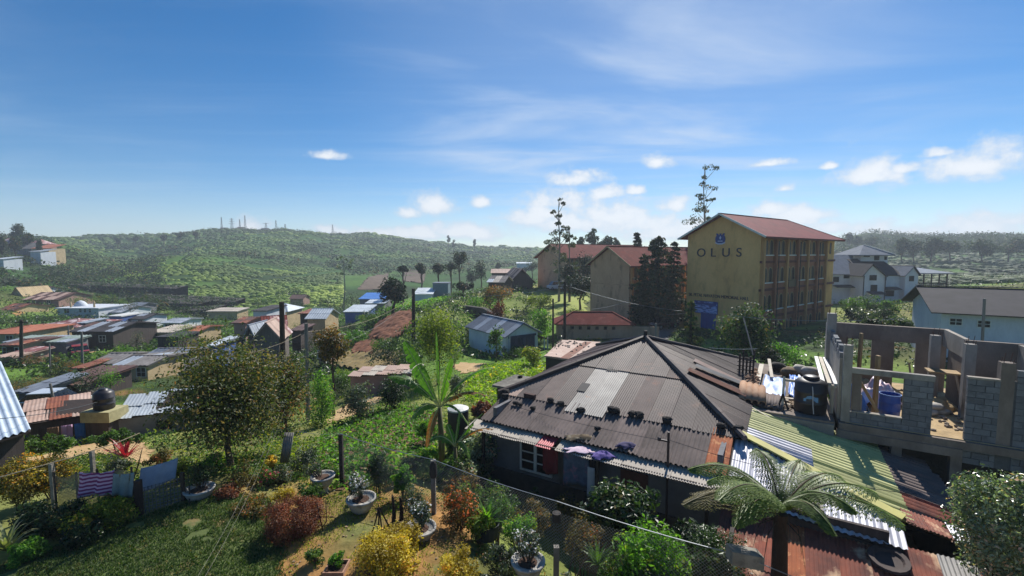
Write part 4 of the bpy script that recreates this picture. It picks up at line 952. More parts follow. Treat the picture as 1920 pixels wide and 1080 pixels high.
def build_site():
    r = thing('unfinished_building', 'roofless unfinished building of grey cement blocks and bare concrete columns', 'building', tuple(H(14, 8, -2.4)))
    P = lambda m, n: None
    # floor slab on dark stilts
    b = MB(H); b.box(11.75, 19.5, 5.35, 12.9, .70, .95); b.build('floor_slab', conc_b, r)
    b = MB(H); b.box(11.95, 19.4, 5.5, 12.7, .952, .975); b.build('sand_floor', sandf, r)
    for s in (11.95, 13.4, 14.9, 16.6):
        q = MB(H); q.box(s-.14, s+.14, 5.45, 5.75, -2.9, .70); q.build('stilt', conc_b, r)
    q = MB(H); q.box(11.75, 19.5, 8.4, 8.6, -2.9, .7); q.build('under_wall', mat('dark_block_wall', (0,0,0)), r)
    # front wall A with a window opening
    w = MB(H); w.box(12.1, 12.38, 5.55, 5.65, .95, 2.75)
    z1 = 2.75
    w = MB(H); T = (5.545, 5.655); w.box(12.1, 14.25, *T, .95, 1.28); w.box(13.5, 14.25, *T, 1.28, z1); w.build('mortar_bed', mortar, r)
    block_wall(r, 12.05, 14.25, 5.6, .96, 2.76, [(12.1, 13.5, 1.3, 2.76)])
    lt = MB(H); lt.box(12.0, 14.28, 5.5, 5.7, z1+.012, z1+.2); lt.build('lintel', conc, r)
    sl = MB(H); sl.box(12.1, 13.5, 5.5, 5.7, 1.362, 1.40); sl.build('sill', conc_l, r)
    pl = MB(H); pl.box(12.1, 12.36, 5.58, 5.72, 1.37, 2.74); pl.build('jamb', conc_b, r)
    # columns
    for s, t, zt, w_ in ((11.93, 5.6, 3.75, .26), (15.2, 10.1, 3.7, .3), (15.75, 8.25, 3.72, .3), (15.95, 5.7, 3.6, .32), (11.75, 10.2, 4.35, .34)):
        q = MB(H); q.box(s-w_/2, s+w_/2, t-w_/2, t+w_/2, .98, zt); c = q.build('column', conc if t > 8 else conc_b if s > 15 else conc, r)
        br = MB()
        for a, b_ in ((-1,-1),(1,-1),(1,1),(-1,1)):
            br.tube([H(s+a*w_*.32, t+b_*w_*.32, zt-.02), H(s+a*w_*.34+.03, t+b_*w_*.3, zt+.22+.08*a*b_)], .012, 4)
        br.build('rebar', mat('rusty_rebar', G('5d3d2e'), G('4a3026'), rough=.8), c)
    # left wall, smooth render with a course of blocks on top
    q = MB(H); q.box(11.72, 11.85, 5.8, 12.8, .96, 3.2); q.build('left_wall', conc_l, r)
    rng = random.Random(9); t = 5.8
    while t < 12.6:
        if rng.random() < .86:
            o = link('concrete_block', block_data(.40, .2, .15), r); o.location = Vector(H(11.785, t+.2, 3.31+rng.uniform(-.015, .02)))-Vector(base_of(r)); o.rotation_euler = (0, 0, math.atan2(Hd[1], Hd[0])+math.pi/2+rng.uniform(-.05, .05))
            if rng.random() < .35:
                o = link('concrete_block', block_data(.40, .2, .15), r); o.location = Vector(H(11.785, t+.15, 3.515))-Vector(base_of(r)); o.rotation_euler = (0, 0, math.atan2(Hd[1], Hd[0])+math.pi/2+rng.uniform(-.05, .05))
        t += .43
    # back wall with openings and ring beam
    bw = MB(H)
    for a, b_ in ((11.9, 12.55), (13.45, 14.25)): bw.box(a, b_, 12.0, 12.15, .96, 3.02)
    bw.box(15.0, 16.0, 12.0, 12.15, .96, 3.02); bw.box(12.55, 13.45, 12.0, 12.15, .96, 1.5)
    bw.build('back_wall', conc_b, r)
    q = MB(H); q.box(11.88, 16.05, 11.95, 12.2, 3.022, 3.72); q.build('ring_beam', conc_b, r)
    q = MB(H); q.box(15.85, 16.0, 9.3, 11.94, 3.0, 3.74); q.build('ring_beam', conc_l, r)
    q = MB(H); q.box(15.87, 15.98, 9.3, 11.2, .96, 3.0); q.build('inner_wall', conc_b, r)
    q = MB(H); q.box(15.84, 17.4, 9.1, 9.28, .96, 3.72); q.build('back_wall', conc_b, r)
    q = MB(H); q.box(17.22, 17.4, 5.8, 9.08, .96, 3.7); q.build('right_wall', conc_l, r)
    q = MB(H); q.box(14.9, 15.9, 9.3, 10.0, 2.3, 2.36); q.build('shuttering_board', timber, r)
    # front wall B
    w = MB(H); w.box(15.08, 19.0, 5.55, 5.65, .2, 3.05); w.build('mortar_bed', mortar, r)
    block_wall(r, 15.05, 15.8, 5.6, .2, 3.0); block_wall(r, 16.15, 18.6, 5.6, .2, 3.4)
    q = MB(H); q.box(15.05, 15.8, 5.5, 5.7, 3.002, 3.06); q.build('coping', conc_l, r)
    q = MB(H); q.box(11.7, 15.0, 5.3, 5.52, .42, .698); q.build('edge_beam', conc_b, r)
    return r
site = build_site()
def site_clutter():
    rng = random.Random(21)
    # water drum
    d = thing('water_drum', 'blue plastic drum standing on the sandy floor behind the window opening', 'drum', tuple(H(13.35, 6.75, .98)))
    bm_ = mat('blue_plastic', G('1f4fae'), G('1a4394'), scale=2, rough=.4)
    b = MB(); c = H(13.35, 6.75, .98); b.lathe([(.27,0),(.3,.04),(.31,.3),(.32,.32),(.31,.34),(.31,.6),(.32,.62),(.31,.64),(.3,.86),(.31,.9)], c, 20, False); b.build('body', bm_, d, True)
    b = MB(); b.lathe([(.30,.8),(.02,.8)], c, 20, False); b.build('water', mat('dark_water', G('18305c'), rough=.1), d)
    b = MB(); b.lathe([(.305,.885),(.325,.885),(.325,.915),(.305,.915)], c, 20, False); b.build('rim', mat('pale_blue_rim', G('5d86c8'), rough=.4), d)
    heap('crumpled_sheet', mat('pink_white_plastic', G('d7a9b0'), G('b8c4d6'), scale=4, rough=.5), 'crumpled pink and white plastic sheet heaped behind the blue drum', H(13.2, 8.3, .98), .85, .6, .95, 3, 'plastic sheet')
    heap('crumpled_sheet', bluetarp, 'small heap of blue plastic behind the block column', H(12.35, 7.2, .98), .45, .4, .9, 5, 'plastic sheet')
    heap('sand_heap', sandf, 'low heap of brown sand inside the unfinished building', H(13.2, 10.0, .98), 1.3, 1.0, .55, 7, 'sand heap')
    heap('sand_heap', sandf, 'pale heap of sand and bags beside the doorway of the site', H(15.0, 8.9, .98), .75, .6, .45, 9, 'sand heap')
    for i, (s, t, l, lb) in enumerate([(12.9, 6.6, 2.3, 'upright timber prop seen through the window opening'), (12.95, 11.4, 2.4, 'timber prop in the back opening of the site')]):
        m = MB(); m.beam(H(s, t, .98), H(s+.02, t, .98+l), .14, .1); m.lone('timber_prop', timber, lb, 'prop', 'timber props in the unfinished building')
    m = MB(); m.beam(H(12.3, 6.4, 2.5), H(12.95, 6.2, 1.3), .06, .09); m.lone('plank', timber, 'tilted plank leaning in the window opening', 'plank')
    m = MB(); m.beam(H(14.6, 9.8, 1.0), H(14.5, 10.4, 2.4), .05, .07); m.lone('plank', timber, 'thin plank leaning on the brown back wall', 'plank')
    for i, (s, t, lb) in enumerate([(12.33, 6.05, 'hollow block stacked beside the window opening, lower'), (12.33, 6.05, 'hollow block stacked beside the window opening, upper')]):
        m = MB(H); z = .98+.22*i+.5; m.box(s-.12, s-.04, t-.1, t+.1, z-.5 if i == 0 else z, z+.2); m.box(s+.06, s+.12, t-.1, t+.1, z-.5 if i == 0 else z, z+.2); m.box(s-.04, s+.06, t-.1, t+.1, z+.14, z+.2); m.lone('hollow_block', conc, lb, 'block')
    bag = mat('pale_cement_bag', G('b9b4aa'), G('9b968d'), scale=3, rough=.9)
    for i, (s, t, z, lb) in enumerate([(14.75, 8.0, 0, 'pale bag lying nearest the doorway'), (15.1, 8.3, 0, 'pale bag behind the nearest bag in the doorway'), (14.9, 8.2, .2, 'pale bag on top of two others in the doorway')]):
        m = MB(); m.blob(H(s, t, 1.08+z), .36, .24, .13, rng, 8, 5, .12); m.lone('cement_bag', bag, lb, 'bag', 'bags in the doorway of the site', True)
    m = MB()
    for k in range(160):
        s, t = rng.uniform(12.2, 15.6), rng.uniform(5.9, 11.5); m.blob(H(s, t, 1.0), rng.uniform(.03, .13), rng.uniform(.03, .1), rng.uniform(.02, .08), rng, 5, 3)
    stuff(m.build('building_rubble', mat('pale_rubble', (0,0,0))), 'loose rubble scattered over the sandy site floor', 'rubble')
site_clutter()
def annex():
    r = thing('flat_roofed_annex', 'flat concrete roof strewn with boards, sheets and rubble left of the building site', 'building', tuple(H(10, 9, -2.4)))
    b = MB(H); b.box(8.75, 11.55, 5.35, 13.6, -2.9, .82); b.build('wall', conc_b, r)
    b = MB(H); b.box(8.65, 11.62, 5.2, 13.75, .822, .98); b.build('roof', conc_b, r)
    b = MB(H); b.box(8.7, 11.6, 5.12, 5.195, .3, .9); b.build('edge_beam', conc, r)
annex()
def annex_clutter():
    rng = random.Random(33); Z = .99
    blackp = mat('black_tank_plastic', G('1c1a20'), G('242228'), scale=2, rough=.45)
    t = thing('water_tank', 'large black plastic water tank with a pale blue label beside the block wall', 'water tank', tuple(H(10.9, 6.1, Z))); c = H(10.9, 6.1, Z)
    b = MB(); b.lathe([(.5,0),(.53,.05),(.53,.35),(.545,.37),(.545,.43),(.53,.45),(.53,.75),(.545,.77),(.545,.83),(.53,.85),(.53,1.12),(.45,1.2),(.3,1.27)], c, 24); b.build('body', blackp, t, True)
    b = MB(); b.lathe([(.24,1.27),(.27,1.28),(.27,1.34),(.2,1.38),(.02,1.4)], c, 18); b.build('lid', blackp, t, True)
    # label: blue cloud-like mark following the curve of the tank
    ca = math.atan2(-c[1], -c[0]); ol = [(-.28,.0),(-.28,.1),(-.2,.14),(-.17,.2),(-.06,.24),(.03,.22),(.1,.19),(.18,.19),(.19,.0)]
    def cyl(x, z, rr): a = ca+x/.55+.12; return (c[0]+rr*math.cos(a), c[1]+rr*math.sin(a), c[2]+.5+z)
    n = len(ol); b = MB(); b.add([cyl(x, z, .549) for x, z in ol]+[cyl(x, z, .556) for x, z in ol], [tuple(range(n, 2*n))]+[(i, (i+1) % n, n+(i+1) % n, n+i) for i in range(n)])
    b.build('label_mark', mat('pale_blue_print', G('5f8fbd'), G('4f7eae'), rough=.5), t)
    pvc = mat('white_pvc', G('d6d6d2'), G('c6c6c2'), rough=.4)
    m = MB(); m.tube([cyl(.05, -.42, .6), cyl(.02, -.1, .58), cyl(0, .42, .58), cyl(-.02, .62, .5)], .018, 6); m.build('pipe', mat('grey_pipe', G('9a9aa2'), rough=.5), t)
    # white gutter-like boards resting on a timber post frame
    for i in range(3):
        m = MB(); a = H(11.25+i*.16, 10.4, 2.28); b_ = H(11.28+i*.2, 6.2, 2.12); m.beam(a, b_, .13, .06); m.lone('white_board', timber_p if i == 1 else pvc, ['leftmost of three long pale boards laid from the wall to the tank frame','middle of three long pale boards above the black tank','rightmost of three long pale boards beside the rendered wall'][i], 'board', 'long pale boards over the annex')
    m = MB(); m.beam(H(10.02, 6.35, 2.02), H(11.7, 6.2, 2.04), .1, .09); m.lone('timber_beam', timber_p, 'pale horizontal timber beam carrying the long boards', 'beam')
    p = thing('timber_post', 'split timber post propping the pale beam left of the black tank', 'post', tuple(H(10.0, 6.0, Z)))
    m = MB(); m.beam(H(10.0, 6.0, Z), H(10.02, 6.3, 2.16), .08, .08); m.build('upright', timber_p, p)
    m = MB(); m.beam(H(9.85, 5.85, Z), H(10.0, 6.1, 1.5), .05, .05); m.beam(H(10.2, 5.8, Z), H(10.0, 6.1, 1.5), .05, .05); m.build('brace', darkwood, p)
    m = MB(); m.beam(H(11.58, 6.25, Z), H(11.58, 6.25, 2.0), .09, .09); m.lone('timber_post', timber_p, 'timber post standing behind the black tank', 'post')
    # boards on the deck
    bd = [((9.05,11.8,1.35),(9.0,7.4,1.1),.2,'wide white board lying along the rubble pile'),((9.35,12.6,1.5),(9.55,9.9,1.2),.14,'narrow pale board beside the dark sacks'),((9.05,7.3,1.12),(10.2,6.7,1.1),.12,'pale board lying under the blue sheet'),
          ((10.0,7.0,1.1),(10.9,7.1,1.12),.14,'short board lying left of the tank'),((9.9,6.5,1.05),(10.6,6.2,1.04),.08,'thin batten in front of the tank'),((8.7,5.4,1.12),(9.6,4.9,.86),.06,'thin white batten sticking out over the yellow roof'),((8.5,5.5,1.2),(9.15,4.85,.92),.07,'pale stick lying at the corner of the dark roof')]
    for a, b_, w_, lb in bd:
        m = MB(); m.beam(H(*a), H(*b_), w_, .045); m.lone('plank', timber_p, lb, 'plank', 'boards on the annex roof')
    # tarpaulins
    tp = mat('faded_blue_tarpaulin', G('8fa6cf'), G('6f8cc4'), scale=2.2, rough=.5, c3=G('b9c4dc'), s3=2)
    def tilt(name, m, lb, P, cat='tarpaulin', amp=.05, seed=1):
        n = 10; V = []; F = []; P = [np.array(H(*p)) for p in P]
        for i in range(n+1):
            for j in range(n+1):
                u, v = i/n, j/n; q = (P[0]*(1-u)+P[1]*u)*(1-v)+(P[3]*(1-u)+P[2]*u)*v; q = q+np.array([0,0,amp*(math.sin(u*9+seed)*math.sin(v*7+seed*2)+.5*math.sin(u*21+v*13))]); V.append(q)
        for i in range(n):
            for j in range(n): a = i*(n+1)+j; F.append((a, a+n+1, a+n+2, a+1))
        o = at_base(name, np.array(V), F, m, lb, cat, 'plastic sheets on the annex roof', smooth=True); o.modifiers.new('t', 'SOLIDIFY').thickness = .012
    tilt('tarpaulin', tp, 'faded blue sheet lying flat left of the timber post', [(9.15,7.6,1.05),(10.1,7.2,1.05),(10.1,10.3,1.12),(9.25,10.6,1.12)])
    tilt('tarpaulin', mat('bright_blue_tarpaulin', G('3f74c8'), G('356ab8'), scale=2, rough=.45), 'bright blue strip of sheet right of the timber post', [(10.2,7.4,1.2),(10.5,7.2,1.05),(10.6,10.2,1.35),(10.25,10.3,1.35)], seed=3)
    tilt('tarpaulin', mat('white_plastic_sheet', G('c7ccd6'), G('b4bac6'), scale=2, rough=.5), 'white plastic sheet between the blue strip and the tank', [(10.5,7.5,1.12),(11.1,7.8,1.05),(11.2,10.6,1.3),(10.6,10.3,1.35)], seed=5)
    for k, (s, t, lb) in enumerate([(9.75, 12.2, 'dark sack in the back left of the annex roof'), (10.2, 11.4, 'brown sack in front of the dark sack'), (10.7, 12.2, 'pale sack at the back of the annex roof'), (11.1, 12.0, 'small pale sack beside the larger pale sack')]):
        m = MB(); m.blob(H(s, t, Z+.22), .42, .32, .26, rng, 8, 5, .2); m.lone('sack', [stone_d, mat('brown_sack', G('7d6a55'), G('63533f'), rough=.9), mat('pale_cement_bag', (0,0,0)), mat('pale_cement_bag', (0,0,0))][k], lb, 'sack', 'sacks on the annex roof', True)
    # curved ridge tiles stacked, broken tile rubble, a piece of corrugated sheet
    til = mat('old_clay_ridge_tile', G('a5846a'), G('8a6a53'), scale=3, rough=.9, vary=.3)
    for i in range(4):
        m = MB(); n = 8; a, b_ = (8.55+i*.23, 7.2, 1.42-.03*i), (8.6+i*.24, 5.55, 1.12)
        for k in range(n+1):
            th = math.pi*k/n; dx, dz = -.12*math.cos(th), .13*math.sin(th)
            m.v += [tuple(H(a[0]+dx, a[1], a[2]+dz)), tuple(H(b_[0]+dx, b_[1], b_[2]+dz))]
            if k: m.f.append([2*k-2, 2*k, 2*k+1, 2*k-1])
        o = m.lone('ridge_tile', til, ['leftmost','second from left','third from left','rightmost'][i]+' of the long curved tiles sloping towards the yellow roof', 'tile', 'curved tiles on the annex roof', True); o.modifiers.new('t', 'SOLIDIFY').thickness = .03
    m = MB()
    for k in range(190):
        s, t = rng.uniform(8.55, 9.05), rng.uniform(7.0, 11.5); m.blob(H(s, t, 1.05+rng.uniform(0, .35)*(1-abs(t-9)/4)), rng.uniform(.05, .13), rng.uniform(.04, .1), rng.uniform(.03, .07), rng, 5, 3)
    stuff(m.build('tile_rubble', til), 'pile of broken clay tile pieces beside the white board', 'rubble')
    o = corr('corrugated_sheet', asb2, None, 9.2, 10.0, 5.5, 6.9, lambda u, v, w: H(u, v, 1.06+.12*(v-5.5)+w), .2, .045); tag(o, 'piece of grey corrugated sheet lying at the front of the annex roof', 'metal sheet'); o.modifiers.new('t', 'SOLIDIFY').thickness = .012
    m = MB()
    for k in range(70):
        a = (rng.uniform(8.8, 10.8), rng.uniform(5.5, 7.2), Z+.05); an = rng.uniform(0, 3.1); l = rng.uniform(.2, .7); m.beam(H(*a), H(a[0]+l*math.cos(an), a[1]+l*math.sin(an), Z+rng.uniform(.04, .14)), .05, .03)
    stuff(m.build('scrap_wood', mat('mixed_scrap_wood', G('9c8468'), G('4f4134'), scale=2, rough=.9)), 'scrap wood scattered on the annex roof', 'scrap')
    # dark rack of stacked poles at the hip end
    q = thing('pole_rack', 'dark rack of upright poles tied together behind the dark roof hip', 'rack', tuple(H(8.35, 9.6, -2.2)))
    for i in range(5):
        m = MB(); x = 8.2+.12*i; m.tube([H(x, 9.6+.1*(i % 2), -2.2), H(x+.03*i, 9.7, 2.2+.25*math.sin(i*2))], .045, 5); m.build('pole', darkwood, q)
    for k in range(8):
        m = MB(); z = .7+k*.19; m.beam(H(8.1, 9.62, z), H(8.8, 9.68, z+.02), .05, .04); m.build('crossbar', darkwood, q)
    m = MB(); m.tube([H(8.75, 9.7, 2.2), H(8.5, 9.9, 3.1), H(8.25, 10.1, 3.9)], .03, 5); m.build('bent_rod', conc_l, q)
annex_clutter()
# ================================================================== other houses
slate = mat('dark_slate_roof', G('37353a'), G('29282c'), scale=1.0, rough=.9, vary=.2)
slate_b = mat('blue_grey_metal_roof', G('747c88'), G('626a76'), scale=1.2, rough=.85, spec=.2, vary=.15)
house('house', 'pale blue-grey house under a wide dark roof behind the building site', 1768, 36, 7.5, 9.5, 4.1, 'gable', [slate], white_w, 1.5, rot=-.54, z=-1.6, wins=[(-2.9, 2.9, .8, .6), (-1.3, 2.85, .8, .6)], over=.8, sheets=False, anchor='l')
house('garage_house', 'white house with grey sheet roof and dark blue garage doors beyond the bright field', 949, 49, 4.4, 8.2, 2.3, 'gable_y', [slate_b, galv, slate_b, slate_b], white_w, 1.15, rot=.61, z=-4.3, anchor='l', over=.35, side=())
def garage_front():
    g = [o for o in bpy.data.objects if o.name.startswith('garage_house')][0]; b0 = gp(949, 49); c, s = math.cos(.61), math.sin(.61)
    f = lambda x, y, z: np.array([b0[0]+x*c-y*s, b0[1]+x*s+y*c, -4.3+z])
    navyd = mat('navy_garage_door', G('1f2c52'), G('18233f'), scale=2, rough=.5, stretch=(3,3,.2))
    for i in range(6):
        m = MB(f); m.box(.45+i*.58, .45+i*.58+.55, -.08, -.03-.015*(i % 2), .05, 1.95); m.build('door_leaf', navyd, g)
    m = MB(f); m.box(.3, 4.1, -.1, -.005, 1.96, 2.2); m.build('lintel', navyd, g)
    for x in (.05, .34, 4.1): m = MB(f); m.box(x, x+.13, -.12, -.006, -.2, 2.2); m.build('post', whitetrim, g)
    m = MB(f); m.slab([f(0,0,0)*0+np.array(p) for p in [(4.3,-.5,1.95),(6.6,-.5,1.1),(6.6,7.5,1.1),(4.3,7.5,1.95)]], .08); m.build('side_roof', brownroof, g)
    for x in (5.1, 5.6): m = MB(f); m.box(x, x+.12, -.3, -.18, -.3, 1.5); m.build('post', whitetrim, g)
garage_front()
def lowblock():
    root, f = house('outbuilding', 'low tan outbuilding with a row of small square vents under a red roof', 1046, 57.5, 9.4, 4.5, 2.05, 'hip', redroof2, ochre2, 1.1, rot=-.05, z=-3.95, over=.4, anchor='l')
    for i in range(7):
        m = MB(lambda x, o, z: f(x, -o, z)); x = -3.9+i*1.05; m.box(x-.2, x+.2, -.05, .02, 1.25, 1.65); w = m.build('vent', pane_m, root)
    m = MB(f); m.box(4.7, 8.2, .3, .6, -1, 1.6); m.build('boundary_wall', ochre2, root)
lowblock()
def white_villa():
    Y = 92.0; K = Y/FPX; cx, cy = xat(1650, Y), Y; r = thing('villa', 'large white villa with several grey gabled roofs and a square lookout turret', 'house', (cx, cy, -3.2))
    X = lambda px: xat(px, Y); Z = lambda py: zat(1650, py, Y)
    m = MB(); m.box(X(1566), X(1607), Y+2, Y+12, -4, Z(514)); m.box(X(1607), X(1646), Y-1.5, Y+9, -4, Z(514)); m.box(X(1646), X(1692), Y+.6, Y+10, -4, Z(514)); m.box(X(1690), X(1714), Y-.6, Y+8, -4, Z(514)); m.box(X(1712), X(1772), Y+.2, Y+8, -4, Z(541))
    m.add([(X(1607),Y-1.5,Z(514)),(X(1646),Y-1.5,Z(514)),(X(1619),Y-1.5,Z(496)),(X(1607),Y+6,Z(514)),(X(1646),Y+6,Z(514)),(X(1619),Y+6,Z(496))], [(0,1,2),(1,4,5,2),(3,0,2,5)])
    m.add([(X(1690),Y-.6,Z(514)),(X(1714),Y-.6,Z(514)),(X(1703),Y-.6,Z(500)),(X(1690),Y+6,Z(514)),(X(1714),Y+6,Z(514)),(X(1703),Y+6,Z(500))], [(0,1,2),(1,4,5,2),(3,0,2,5)])
    m.build('wall', white_w, r)
    def rf(P, mt): m = MB(); m.slab(P, .16); return m.build('roof', mt, r)
    z0, z1 = Z(515), Z(495)
    rf([(X(1562),Y+1.5,z0),(X(1607),Y+1.5,z0),(X(1643),Y+7,Z(484)+.6),(X(1582),Y+7,Z(484)+.6)], slate_b); rf([(X(1562),Y+13,z0),(X(1562),Y+1.5,z0),(X(1582),Y+7,Z(484)+.6)], slate_b)
    rf([(X(1600),Y-2,Z(517)),(X(1619),Y-2,Z(494)),(X(1619),Y+8,Z(494)),(X(1600),Y+8,Z(517))], slate); rf([(X(1648),Y-2,Z(517)),(X(1648),Y+8,Z(517)),(X(1619),Y+8,Z(494)),(X(1619),Y-2,Z(494))], slate)
    rf([(X(1625),Y+.2,Z(516)),(X(1694),Y+.2,Z(516)),(X(1690),Y+6,Z(490)+.5),(X(1622),Y+6,Z(490)+.5)], slate)
    rf([(X(1686),Y-1,Z(517)),(X(1703),Y-1,Z(498)),(X(1703),Y+7,Z(498)),(X(1686),Y+7,Z(517))], slate_b); rf([(X(1717),Y-1,Z(516)),(X(1717),Y+7,Z(516)),(X(1703),Y+7,Z(498)),(X(1703),Y-1,Z(498))], slate)
    rf([(X(1712),Y-.4,Z(512)),(X(1783),Y-.4,Z(512)),(X(1783),Y+8,Z(504)),(X(1712),Y+8,Z(504))], slate_b)
    m = MB(); m.box(X(1645), X(1698), Y+5, Y+10.5, Z(505), Z(477)); tw = m.build('turret_wall', white_w, r)
    P = [(X(1632),Y+3.6,Z(478)),(X(1702),Y+3.6,Z(478)),(X(1706),Y+12,Z(478)),(X(1636),Y+12,Z(478))]; ap = (X(1669),Y+7.8,Z(462)+.5)
    m = MB(); m.add(P+[ap]+[(p[0],p[1],p[2]-.18) for p in P], [(0,1,4),(1,2,4),(2,3,4),(3,0,4),(8,7,6,5),(0,5,6,1),(1,6,7,2),(2,7,8,3),(3,8,5,0)]); m.build('turret_roof', slate_b, r)
    m = MB(); m.beam(ap, (P[1][0], P[1][1], P[1][2]+.1), .35, .15); m.build('ridge_cap', whitetrim, r)
    for x0, x1, y0, y1, dy in ((1617,1630,515,525,-1.5),(1620,1632,533,545,-1.5),(1656,1664,517,526,.6),(1593,1604,515,523,2),(1573,1584,520,530,2),(1664,1680,545,556,.6),(1697,1706,517,527,-.6)):
        xc = (X(x0)+X(x1))/2; rect_window(r, lambda a, o, c: np.array([a, Y+dy-.01-o, c]), xc, Z(y1), X(x1)-X(x0), Z(y0)-Z(y1), slate, (1, 1))
    for x0, x1, y0, y1 in ((1650,1662,477,482),(1671,1681,477,489),(1691,1696,481,488)):
        xc = (X(x0)+X(x1))/2; rect_window(r, lambda a, o, c: np.array([a, Y+5-.01-o, c]), xc, Z(y1), X(x1)-X(x0), Z(y0)-Z(y1), slate, (0, 0))
    for x0, x1, yy, dy in ((1572,1606,537,1.9),(1648,1684,540,.5),(1612,1640,547,-1.6)):
        m = MB(); m.slab([(X(x0),Y+dy-1.4,Z(yy+2)),(X(x1),Y+dy-1.4,Z(yy+2)),(X(x1),Y+dy,Z(yy-2)),(X(x0),Y+dy,Z(yy-2))], .1); m.build('canopy', slate, r)
    for k in range(5):
        x = X(1714+k*14.5); m = MB(); m.box(x-.09, x+.09, Y-.2, Y-.02, Z(541), Z(512)); m.build('veranda_post', darkwood, r)
    for k in range(2): m = MB(); m.beam((X(1712),Y-.1,Z(540-k*9)), (X(1772),Y-.1,Z(540-k*9)), .1); m.build('railing', darkwood, r)
    for k in range(16): m = MB(); x = X(1714+k*3.7); m.box(x-.03, x+.03, Y-.13, Y-.07, Z(540), Z(531)); m.build('baluster', darkwood, r)
    for x in (1606.5, 1646): m = MB(); m.tube([(X(x), Y-1.6, Z(516)), (X(x), Y-1.6, -3.5)], .09, 5); m.build('drain_pipe', pipem, r)
white_villa()
def hpx(name, label, x0, x1, ye, yr, Y, dep, kind, roofm, wallm, group=None, rot=0.0, wins=(), door=None, over=.35, sw=1.4, minh=2.2):
    """house whose front spans pixels x0..x1, with its eave and ridge seen at rows ye and yr"""
    xc = (x0+x1)/2; g = gp(xc, Y)[2]; ze = zat(xc, ye, Y); zr = zat(xc, yr, Y+(dep/2 if kind in ('gable', 'hip') else dep if kind == 'shed' else 0)); z = min(g, ze-minh)
    return house(name, label, xc, Y, (x1-x0)*Y/FPX-2*over, dep, ze-z, kind, roofm, wallm, max(.15, zr-ze), rot=rot, z=z, wins=wins, door=door, over=over, group=group, sw=sw)
VG = 'houses in the valley on the left'
def hw2(w): return [(-w*.28, 1.0, 1.0, 1.0), (w*.28, 1.0, 1.0, 1.0)]
pr, pf = hpx('prayer_house', 'white flat-topped prayer house with a small dome among the valley houses', 103, 186, 579, 577, 105, 8, 'flat', white_w, white_w, VG, wins=[(-2.6,1.2,1.3,1.2),(.6,1.3,.6,1.0),(1.7,1.3,.6,1.0),(2.8,1.3,.6,1.0)])
m = MB(); c = at(152, 577, 109); m.lathe([(1.25,0),(1.3,.3),(1.15,.95),(.75,1.45),(.3,1.7),(.02,1.8)], c, 16); m.build('dome', white_w, pr, True)
for px_, h_ in ((133, 1.6), (177, 1.9)): m = MB(); c = at(px_, 577, 106); m.lathe([(.2,0),(.18,h_*.6),(.25,h_*.65),(.1,h_*.8),(.02,h_)], c, 8); m.build('spire', creamwall, pr)
hpx('long_shed', 'long grey-roofed shed at the right of the white prayer house', 180, 228, 586, 574, 108, 9, 'gable', [slate_b, galv], white_w, VG)
hpx('house', 'wide house with faded red and white hipped roof in the valley', 52, 142, 614, 598, 78, 9, 'hip', redsheet, pinkwall, VG, wins=hw2(7))
hpx('house', 'orange tile-roofed house cut by the left edge of the photograph', -45, 29, 626, 611, 60, 8, 'hip', tile_o, creamwall, VG, wins=hw2(5))
hpx('house', 'dark timber house with wide dark gables above the sandy road', 125, 212, 622, 605, 64, 8, 'gable', [slate, brownroof, slate, galv], timberwall, VG, wins=hw2(5), door=.2)
hpx('carport', 'long pale green sheet roof over a low wall left of the sandy road', 0, 122, 642, 636, 57, 3, 'shed', [greensheet, greensheet, galv], greywall, VG, over=.3)
hpx('house', 'boxy house with pale green roof at the foot of the left hill', -6, 30, 552, 539, 132, 9, 'gable', [greensheet], creamwall, VG, wins=hw2(4))
hpx('house', 'small cream gabled house beside the pale green roof', 22, 45, 553, 540, 126, 8, 'gable_y', [creamwall], creamwall, VG)
hpx('house', 'long low house with brown roof at the foot of the left hill', 42, 112, 562, 549, 120, 10, 'gable', [brownroof, pinkrust], pinkwall, VG, wins=hw2(7))
hpx('shed', 'rust-red shed roof beside the orange earth patch at the left', -10, 26, 582, 570, 104, 8, 'gable', [brownroof, rust], creamwall, VG)
hpx('house', 'blue-walled house with a thin white roof right of the dark timber house', 200, 227, 594, 592, 90, 5, 'flat', whitetrim, bluewall, VG, over=.2)
hpx('house', 'whitish small house with grey roof beside the blue-walled house', 228, 272, 598, 589, 92, 6, 'gable', [slate, galv], white_w, VG, wins=hw2(4))
hpx('house', 'low house with dull grey sheet roof nearest the sandy road bend', 160, 212, 682, 664, 47, 5, 'gable', [asbes], greywall, VG, wins=hw2(2))
hpx('house', 'low yellowish house with grey roof beside the banana clump', 206, 275, 685, 669, 45, 5, 'gable', [asbes, galv], creamwall, VG, wins=hw2(3))
hpx('house', 'house with the broad plain grey roof at the right of the valley houses', 250, 328, 675, 655, 49, 6, 'gable', [asbes, slate_b], greywall, VG)
hpx('shed', 'shed with dark red-brown sheet roof below the dark bushy tree', 68, 148, 722, 701, 37, 5, 'shed', [brownroof, brownroof, rust], timberwall, VG)
hpx('shed', 'flat pale slab roof on the slope above the dark shed', 268, 320, 624, 617, 72, 6, 'shed', [lightsh], creamwall, VG, over=.2)
hpx('shed', 'dark open shed under the trees right of the sandy road', 288, 332, 634, 628, 60, 4, 'flat', slate, timberwall, VG, over=.2)
hpx('shed', 'pinkish brown low roof cut by the left edge below the carport', -20, 22, 670, 664, 50, 4, 'shed', [pinkrust, redsheet], pinkwall, VG)
hpx('shed', 'small grey roof at the left edge behind the striped roof', 10, 55, 735, 724, 34, 4, 'shed', [slate_b], greywall, VG)
